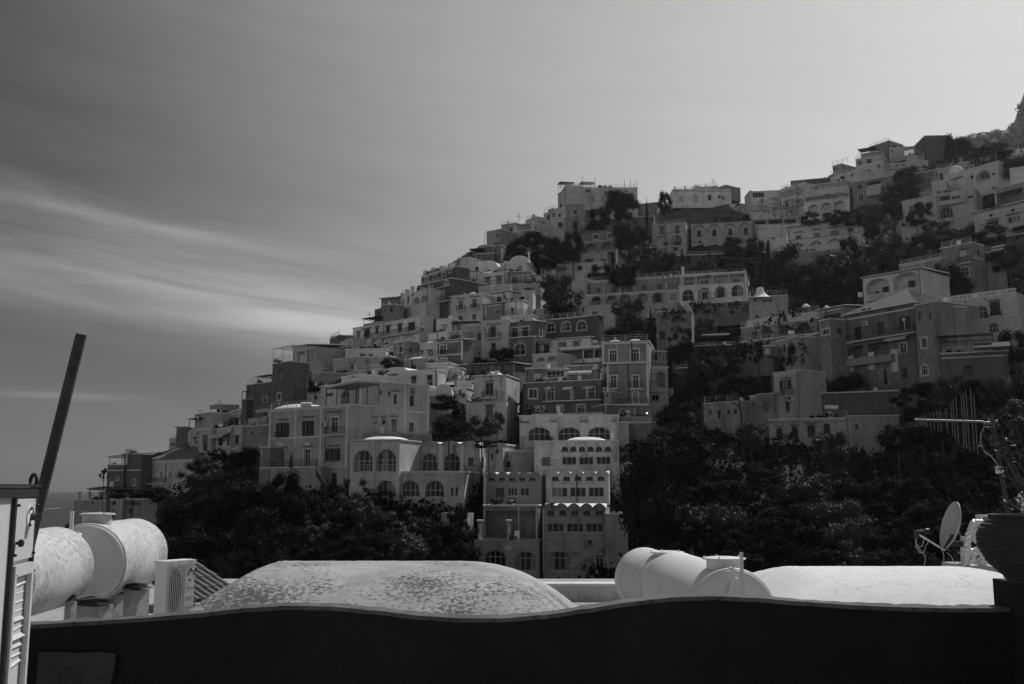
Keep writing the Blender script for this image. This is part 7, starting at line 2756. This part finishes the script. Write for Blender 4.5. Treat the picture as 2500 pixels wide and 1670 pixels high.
mat('leaf_gloss', 0.04, rough=0.42, spec=0.3, var=0.3, trans=0.15)
o = lf.build('leaves', 'leaf_gloss', sh, recalc=False)
o['kind'] = 'stuff'


# ------------------------------------------------------------------ small things on the roofs and terraces
def antenna(px, py, c, D, label, h=3.0, n=5):
    X, Y = s_(c, px, py)
    t = pix(X, Y, D)
    m = MB()
    m.tube([t - Vector((0, 0, h)), t], .05, 5)
    root = tag(empty('roof_antenna', t - Vector((0, 0, h))), label, 'antenna')
    m.build('mast', 'iron', root)
    if n:
        m = MB()
        for i in range(n):
            z = -.15 - i * .35
            w = .5 + .12 * (i % 3)
            m.tube([t + Vector((-w, 0, z)), t + Vector((w * .8, 0, z))], .03, 4)
        m.build('crossbar', 'iron', root)


antenna(1550, 118, 'E', 236, 'tall antenna with four crossbars on the ridge house', 3.2, 4)
antenna(950, 90, 'G', 272, 'antenna on the white crest villa', 3.4, 4)
antenna(408, 1015, 'B', 178, 'thin antenna at the left skyline, taller of two', 2.6, 1)
antenna(378, 1062, 'B', 177, 'thin antenna at the left skyline, lower of two', 1.8, 1)
antenna(470, 750, 'C', 200, 'antenna beside the black awning on the ridge', 2.0, 2)
antenna(710, 60, 'F', 264, 'bare pole at the left on the summit roof', 3, 0)
antenna(886, 70, 'F', 264, 'bare pole in the middle of the summit roof', 3.4, 0)
for i, (x, w) in enumerate(((1302, 'first'), (1385, 'second'), (1438, 'third, shortest'), (1478, 'last'))):
    antenna(x, 95 if i != 2 else 135, 'F', 264, '%s of four bare poles at the right end of the summit roof' % w, 4 if i != 2 else 2.8, 0)
antenna(1030, 145, 'H', 262, 'chimney-like pole on the stepped houses of the right crest', 1.6, 0)
antenna(2100, 500, 'C', 189, 'bare washing pole on the plain terrace', 1.4, 0)


def small_tank(c, x0, y0, x1, y1, D, label, ang=0.0):
    (X0, Y0), (X1, Y1) = s_(c, x0, y0), s_(c, x1, y1)
    a, b = pix(X0, (Y0 + Y1) / 2, D), pix(X1, (Y0 + Y1) / 2, D)
    r_ = abs((Y1 - Y0) / F * D) / 2
    ax = Vector((b.x - a.x, math.tan(ang) * (b.x - a.x), 0))
    m = MB()
    L = ax.length
    m.lathe(a, [(r_ * .5, -r_ * .25), (r_ * .9, -r_ * .08), (r_, 0), (r_, L), (r_ * .9, L + r_ * .08), (r_ * .5, L + r_ * .25)], 18, ax=ax)
    thing_mesh(m, 'roof_water_tank', 'whitewash', label, 'water tank', smooth=True)


small_tank('B', 525, 1018, 640, 1045, 181, 'sunlit white tank on the small brown rooftop house')
small_tank('B', 1545, 932, 1655, 985, 121, 'white cylindrical tank lying on the mansion roof', .2)
small_tank('N', 1680, 168, 1726, 215, 140, 'white tank at the right end of the mansion roof', .3)
small_tank('D', 418, 705, 495, 735, 156, 'white tank among the small pale houses with washing lines')
small_tank('J', 720, 1170, 770, 1205, 133, 'left of two joined tanks on the arched villa roof')
small_tank('J', 770, 1172, 822, 1207, 133, 'right of two joined tanks on the arched villa roof')
small_tank('U', 2100, 795, 2210, 850, 175, 'ribbed silver tank on the roof below the dark red house', .3)


def dish(c, x, y, r_px, D, label, n=(-.5, -.8, .2)):
    X, Y = s_(c, x, y)
    p = pix(X, Y, D)
    r_ = r_px / CROPS[c][2] / F * D
    nd_ = Vector(n).normalized()
    m = MB()
    m.lathe(p, [(r_ * .1, 0), (r_ * .6, .04 * r_), (r_, .2 * r_), (r_, .24 * r_), (r_ * .6, .09 * r_), (r_ * .1, .05 * r_)], 18, ax=nd_)
    m.tube([p, p - nd_ * .3, p - nd_ * .3 - Vector((0, 0, 1.2))], .05, 5)
    thing_mesh(m, 'roof_dish', 'trim', label, 'satellite dish')


dish('K', 1395, 218, 17, 143, 'small white dish on the roof of the tall grey block')
dish('M', 525, 948, 30, 172, 'large grey dish at the foot of the dark red house')
dish('B', 378, 1106, 14, 176, 'dish on the narrow vine house')
dish('J', 1363, 470, 14, 125, 'pale dish under the roof of the decaying villa')


def cloth(c, x0, y0, x1, y1, D, label, m_='cloth_white', cat='laundry', name='hanging_cloth'):
    (X0, Y0), (X1, Y1) = s_(c, x0, y0), s_(c, x1, y1)
    m = MB()
    n = 8
    for i in range(n):
        for j in range(4):
            def q(i_, j_):
                p = pix(lerp(X0, X1, i_ / n), lerp(Y0, Y1, j_ / 4), D)
                p.y = D + .06 * math.sin(i_ * 2.1 + x0) * (j_ / 4 + .2)
                return p
            m.quad(q(i, j), q(i + 1, j), q(i + 1, j + 1), q(i, j + 1))
    o = thing_mesh(m, name, m_, label, cat)
    sm = o.modifiers.new('thickness', 'SOLIDIFY')
    sm.thickness = .02
    return o


cloth('K', 748, 643, 795, 697, 147, 'white towel hung on the dark grey house railing, left one')
cloth('K', 970, 632, 1014, 687, 147, 'white towel hung on the dark grey house railing, right one')
cloth('K', 580, 648, 635, 668, 147, 'narrow white cloth over the dark grey house railing')
cloth('D', 540, 632, 575, 672, 156, 'first cloth on the washing line, wide and pale')
cloth('D', 580, 635, 600, 678, 156, 'second cloth on the washing line, narrow', 'cloth')
cloth('D', 605, 632, 628, 688, 156, 'third cloth on the washing line, longest')
cloth('D', 636, 628, 668, 662, 156, 'fourth cloth on the washing line, at its right end')
cloth('D', 355, 1020, 405, 1065, 150, 'pale laundry on the lower line beside the barrel hut')
cloth('D', 430, 1008, 450, 1060, 150, 'narrow laundry on the lower line beside the barrel hut')
cloth('T', 1550, 340, 1622, 415, 148, 'white sheet drying beside the white loggia')
cloth('J', 415, 560, 468, 590, 155, 'white cloth hung under the ivy-grown arcade')


def parasol(c, x, y, w_px, D, label, open_=True, m_='whitewash', h=2.3):
    X, Y = s_(c, x, y)
    p = pix(X, Y, D)
    w = w_px / CROPS[c][2] / F * D / 2
    root = tag(empty('parasol', p - Vector((0, 0, h))), label, 'parasol')
    m = MB()
    if open_:
        m.lathe(p - Vector((0, 0, .55)), [(w, 0), (w * .5, .32), (.04, .5)], 10)
    else:
        m.lathe(p - Vector((0, 0, 1.7)), [(.22, 0), (.3, .4), (.16, 1.2), (.04, 1.7)], 10)
    m.build('canopy', m_, root)
    m = MB()
    m.tube([p - Vector((0, 0, h)), p], .03, 6)
    m.build('pole', 'iron', root)


parasol('B', 1937, 503, 75, 178, 'sunlit white parasol right of the old tower')
parasol('B', 1815, 528, 40, 177, 'smaller white parasol right of the old tower')
parasol('J', 562, 338, 75, 158, 'white parasol open on the wavy parapet terrace')
parasol('J', 730, 350, 60, 156, 'white parasol right of the open one on the terrace')
parasol('N', 358, 808, 30, 119, 'closed dark parasol on the mansion terrace', False, 'cloth_dark')
parasol('F', 960, 180, 85, 262, 'dark parasol on the summit roof, left one', True, 'cloth_dark')
parasol('F', 1030, 186, 70, 262, 'dark parasol on the summit roof, middle one', True, 'cloth_dark')
parasol('F', 1100, 188, 75, 262, 'dark parasol on the summit roof, right one', True, 'cloth_dark')
parasol('E', 1405, 920, 70, 206, 'folded white awning tip between the barrel roofed houses')
parasol('T', 1820, 1145, 145, 134, 'dark parasol under the decaying villa balcony', True, 'cloth_dark')

# tent roof with swept sides
X0, Y0 = s_('J', 95, 285)
X1, _ = s_('J', 410, 285)
p0, p1 = pix(X0, Y0, 178), pix(X1, Y0 - 2, 177)
m = MB()
cx, cy = lerp(p0.x, p1.x, .42), 181
zt = pix(s_('J', 237, 212)[0], s_('J', 237, 212)[1], 181).z
hw = (p1.x - p0.x) * .30
n = 32
lev = [(1.0, 0.0), (.72, .12), (.5, .34), (.36, .62), (.30, .92), (.30, 1.0)]
for (r_, h_) in lev:
    for i in range(n):
        a_ = 2 * math.pi * i / n
        ca, sa = math.cos(a_), math.sin(a_)
        q = (abs(ca) ** 4 + abs(sa) ** 4) ** -.25 if r_ > .45 else 1
        m.v.append(Vector((cx + hw * r_ * q * ca, cy + 3.4 * r_ * q * sa, p0.z + (zt - p0.z) * h_)))
for j in range(len(lev) - 1):
    for i in range(n):
        m.f.append((j * n + i, j * n + (i + 1) % n, (j + 1) * n + (i + 1) % n, (j + 1) * n + i))
m.f.append(tuple(5 * n + i for i in range(n)))
thing_mesh(m, 'tent_roof', 'whitewash', 'white tent roof with swept sides and a flat cap, sunlit', 'tent', smooth=True)

# sunlit ledges
for (c, x0, y0, x1, y1, D, lab) in (('I', 1545, 812, 1850, 800, 172, 'long thin sunlit ledge on the dark slope right of the vine house'),
                                    ('I', 1410, 1128, 1555, 1120, 150, 'short bright sunlit ledge on the dark slope'),
                                    ('V', 1255, 198, 1375, 176, 156, 'narrow sunlit canopy beside the stained house, lower'),
                                    ('V', 1280, 162, 1390, 143, 157, 'narrow sunlit canopy beside the stained house, upper'),
                                    ('H', 848, 966, 925, 955, 205, 'small sunlit ledge under the tall dark tree')):
    a, b = pix(*s_(c, x0, y0), D), pix(*s_(c, x1, y1), D)
    d_ = (b - a)
    m = MB()
    wd = Vector((0, 1.1, -.05))
    tk = Vector((0, 0, -.15))
    m.hexa([a + tk, b + tk, b + wd + tk, a + wd + tk, a, b, b + wd, a + wd])
    thing_mesh(m, 'ledge', 'whitewash', lab, 'ledge')

# power and telephone lines slung between the houses
for i, (pts, D0, D1, lab) in enumerate((
        ([(1640, 960), (1725, 905), (1790, 868)], 141, 146, 'slack black cable crossing the dark gully right of the tall grey block'),
        ([(1230, 905), (1330, 912), (1440, 900)], 160, 150, 'sagging cable over the wide dark house roof'),
        ([(1580, 1075), (1650, 1040), (1750, 1030)], 133, 138, 'cable rising behind the big evergreen'),
        ([(960, 850), (1060, 862), (1170, 850)], 170, 172, 'cable strung above the dark cube house'),
        ([(2010, 960), (2150, 968), (2330, 950)], 128, 124, 'cable along the foot of the decaying villa'))):
    P_ = [pix(x, y, lerp(D0, D1, q / (len(pts) - 1))) for q, (x, y) in enumerate(pts)]
    m = MB()
    fine = []
    for q in range(13):
        t = q / 12
        fine.append(P_[0] * (1 - t) ** 2 + P_[1] * 2 * t * (1 - t) + P_[2] * t * t)
    m.tube(fine, .035, 5)
    thing_mesh(m, 'overhead_cable', 'iron', lab, 'cable')

# round turret on the grey house
X0, Y0 = s_('K', 1147, 540)
X1, _ = s_('K', 1252, 540)
_, yb_ = s_('K', 1200, 700)
_, yt_ = s_('K', 1200, 500)
a, b = pix(X0, Y0, 147), pix(X1, Y0, 147)
c_ = Vector(((a.x + b.x) / 2, 149.5, 0))
r_ = (b.x - a.x) / 2
z0, z1, z2 = pix(X0, yb_, 147).z, a.z, pix(X0, yt_, 149).z
tt = tag(empty('round_turret', Vector((c_.x, c_.y, z0 - 1))), 'round domed turret between the wide dark house and the tall grey block', 'turret')
m = MB()
m.lathe(Vector((c_.x, c_.y, z0 - 4)), [(r_ * .82, 0), (r_ * .82, z1 - z0 + 4)], 24)
m.build('wall', 'plaster', tt, smooth=True, g=.2)
m = MB()
m.lathe(Vector((c_.x, c_.y, z1)), [(r_ * 1.0, 0), (r_ * 1.02, .2), (r_ * .75, .25), (r_ * .70, (z2 - z1) * .5), (r_ * .45, (z2 - z1) * .88), (.05, z2 - z1)], 24)
m.build('dome', 'trim', tt, smooth=True)

# the raking stair parapets on the lowest block and by the mansion
for (c, pts, D, g, lab) in (('L', [(1085, 1375), (1408, 1170)], 105.5, 'concrete', 'long outside stair climbing right across the lowest right block'),
                            ('N', [(590, 945), (700, 1130)], 119, 'iron', 'steep dark stair rail dropping below the mansion terrace'),
                            ('D', [(180, 415), (290, 335)], 170, 'frame', 'light stair rail left of the dark cube house'),
                            ('B', [(1680, 645), (1740, 720)], 168, 'frame', 'light stair rail right of the old tower')):
    a, b = [pix(*s_(c, *p), D) for p in pts]
    m = MB()
    tk = Vector((0, 0, -.9 if g in ('concrete', 'iron') else -.12))
    wd = Vector((0, .25, 0))
    m.hexa([a + tk, b + tk, b + wd + tk, a + wd + tk, a, b, b + wd, a + wd])
    thing_mesh(m, 'outside_stair' if g == 'concrete' else 'stair_rail', g, lab, 'stairs' if g == 'concrete' else 'railing')

# the air: thin sea haze all round
bm = bmesh.new()
bmesh.ops.create_cube(bm, size=1.0)
me = bpy.data.meshes.new('haze')
bm.to_mesh(me)
bm.free()
hz = bpy.data.objects.new('haze', me)
col.objects.link(hz)
hz.scale = (20600, 12600, 440)
hz.location = (1000, 5950, 210)
hz['kind'] = 'stuff'
hz['label'] = 'thin bright sea haze in the air over the whole bay'
hm = bpy.data.materials.new('haze')
hm.use_nodes = True
hm.node_tree.nodes.clear()
pv = hm.node_tree.nodes.new('ShaderNodeVolumePrincipled')
pv.inputs['Color'].default_value = (.95, .95, .95, 1)
pv.inputs['Density'].default_value = 0.00007
pv.inputs['Anisotropy'].default_value = 0.75
ho = hm.node_tree.nodes.new('ShaderNodeOutputMaterial')
hm.node_tree.links.new(pv.outputs[0], ho.inputs['Volume'])
me.materials.append(hm)

# one lit lamp low on the tall grey block
X, Y = s_('K', 1750, 1055)
m = MB()
m.lathe(pix(X, Y, 136), [(.03, -.13), (.11, -.08), (.14, 0), (.11, .08), (.03, .13)], 14)
lm = bpy.data.materials.new('lamp_glass')
lm.use_nodes = True
lm.node_tree.nodes['Principled BSDF'].inputs['Emission Color'].default_value = (1, 1, 1, 1)
lm.node_tree.nodes['Principled BSDF'].inputs['Emission Strength'].default_value = 0.7
MATS['lamp_glass'] = lm
thing_mesh(m, 'wall_lamp', 'lamp_glass', 'small glowing round lamp below the tall grey block', 'lamp', smooth=True)
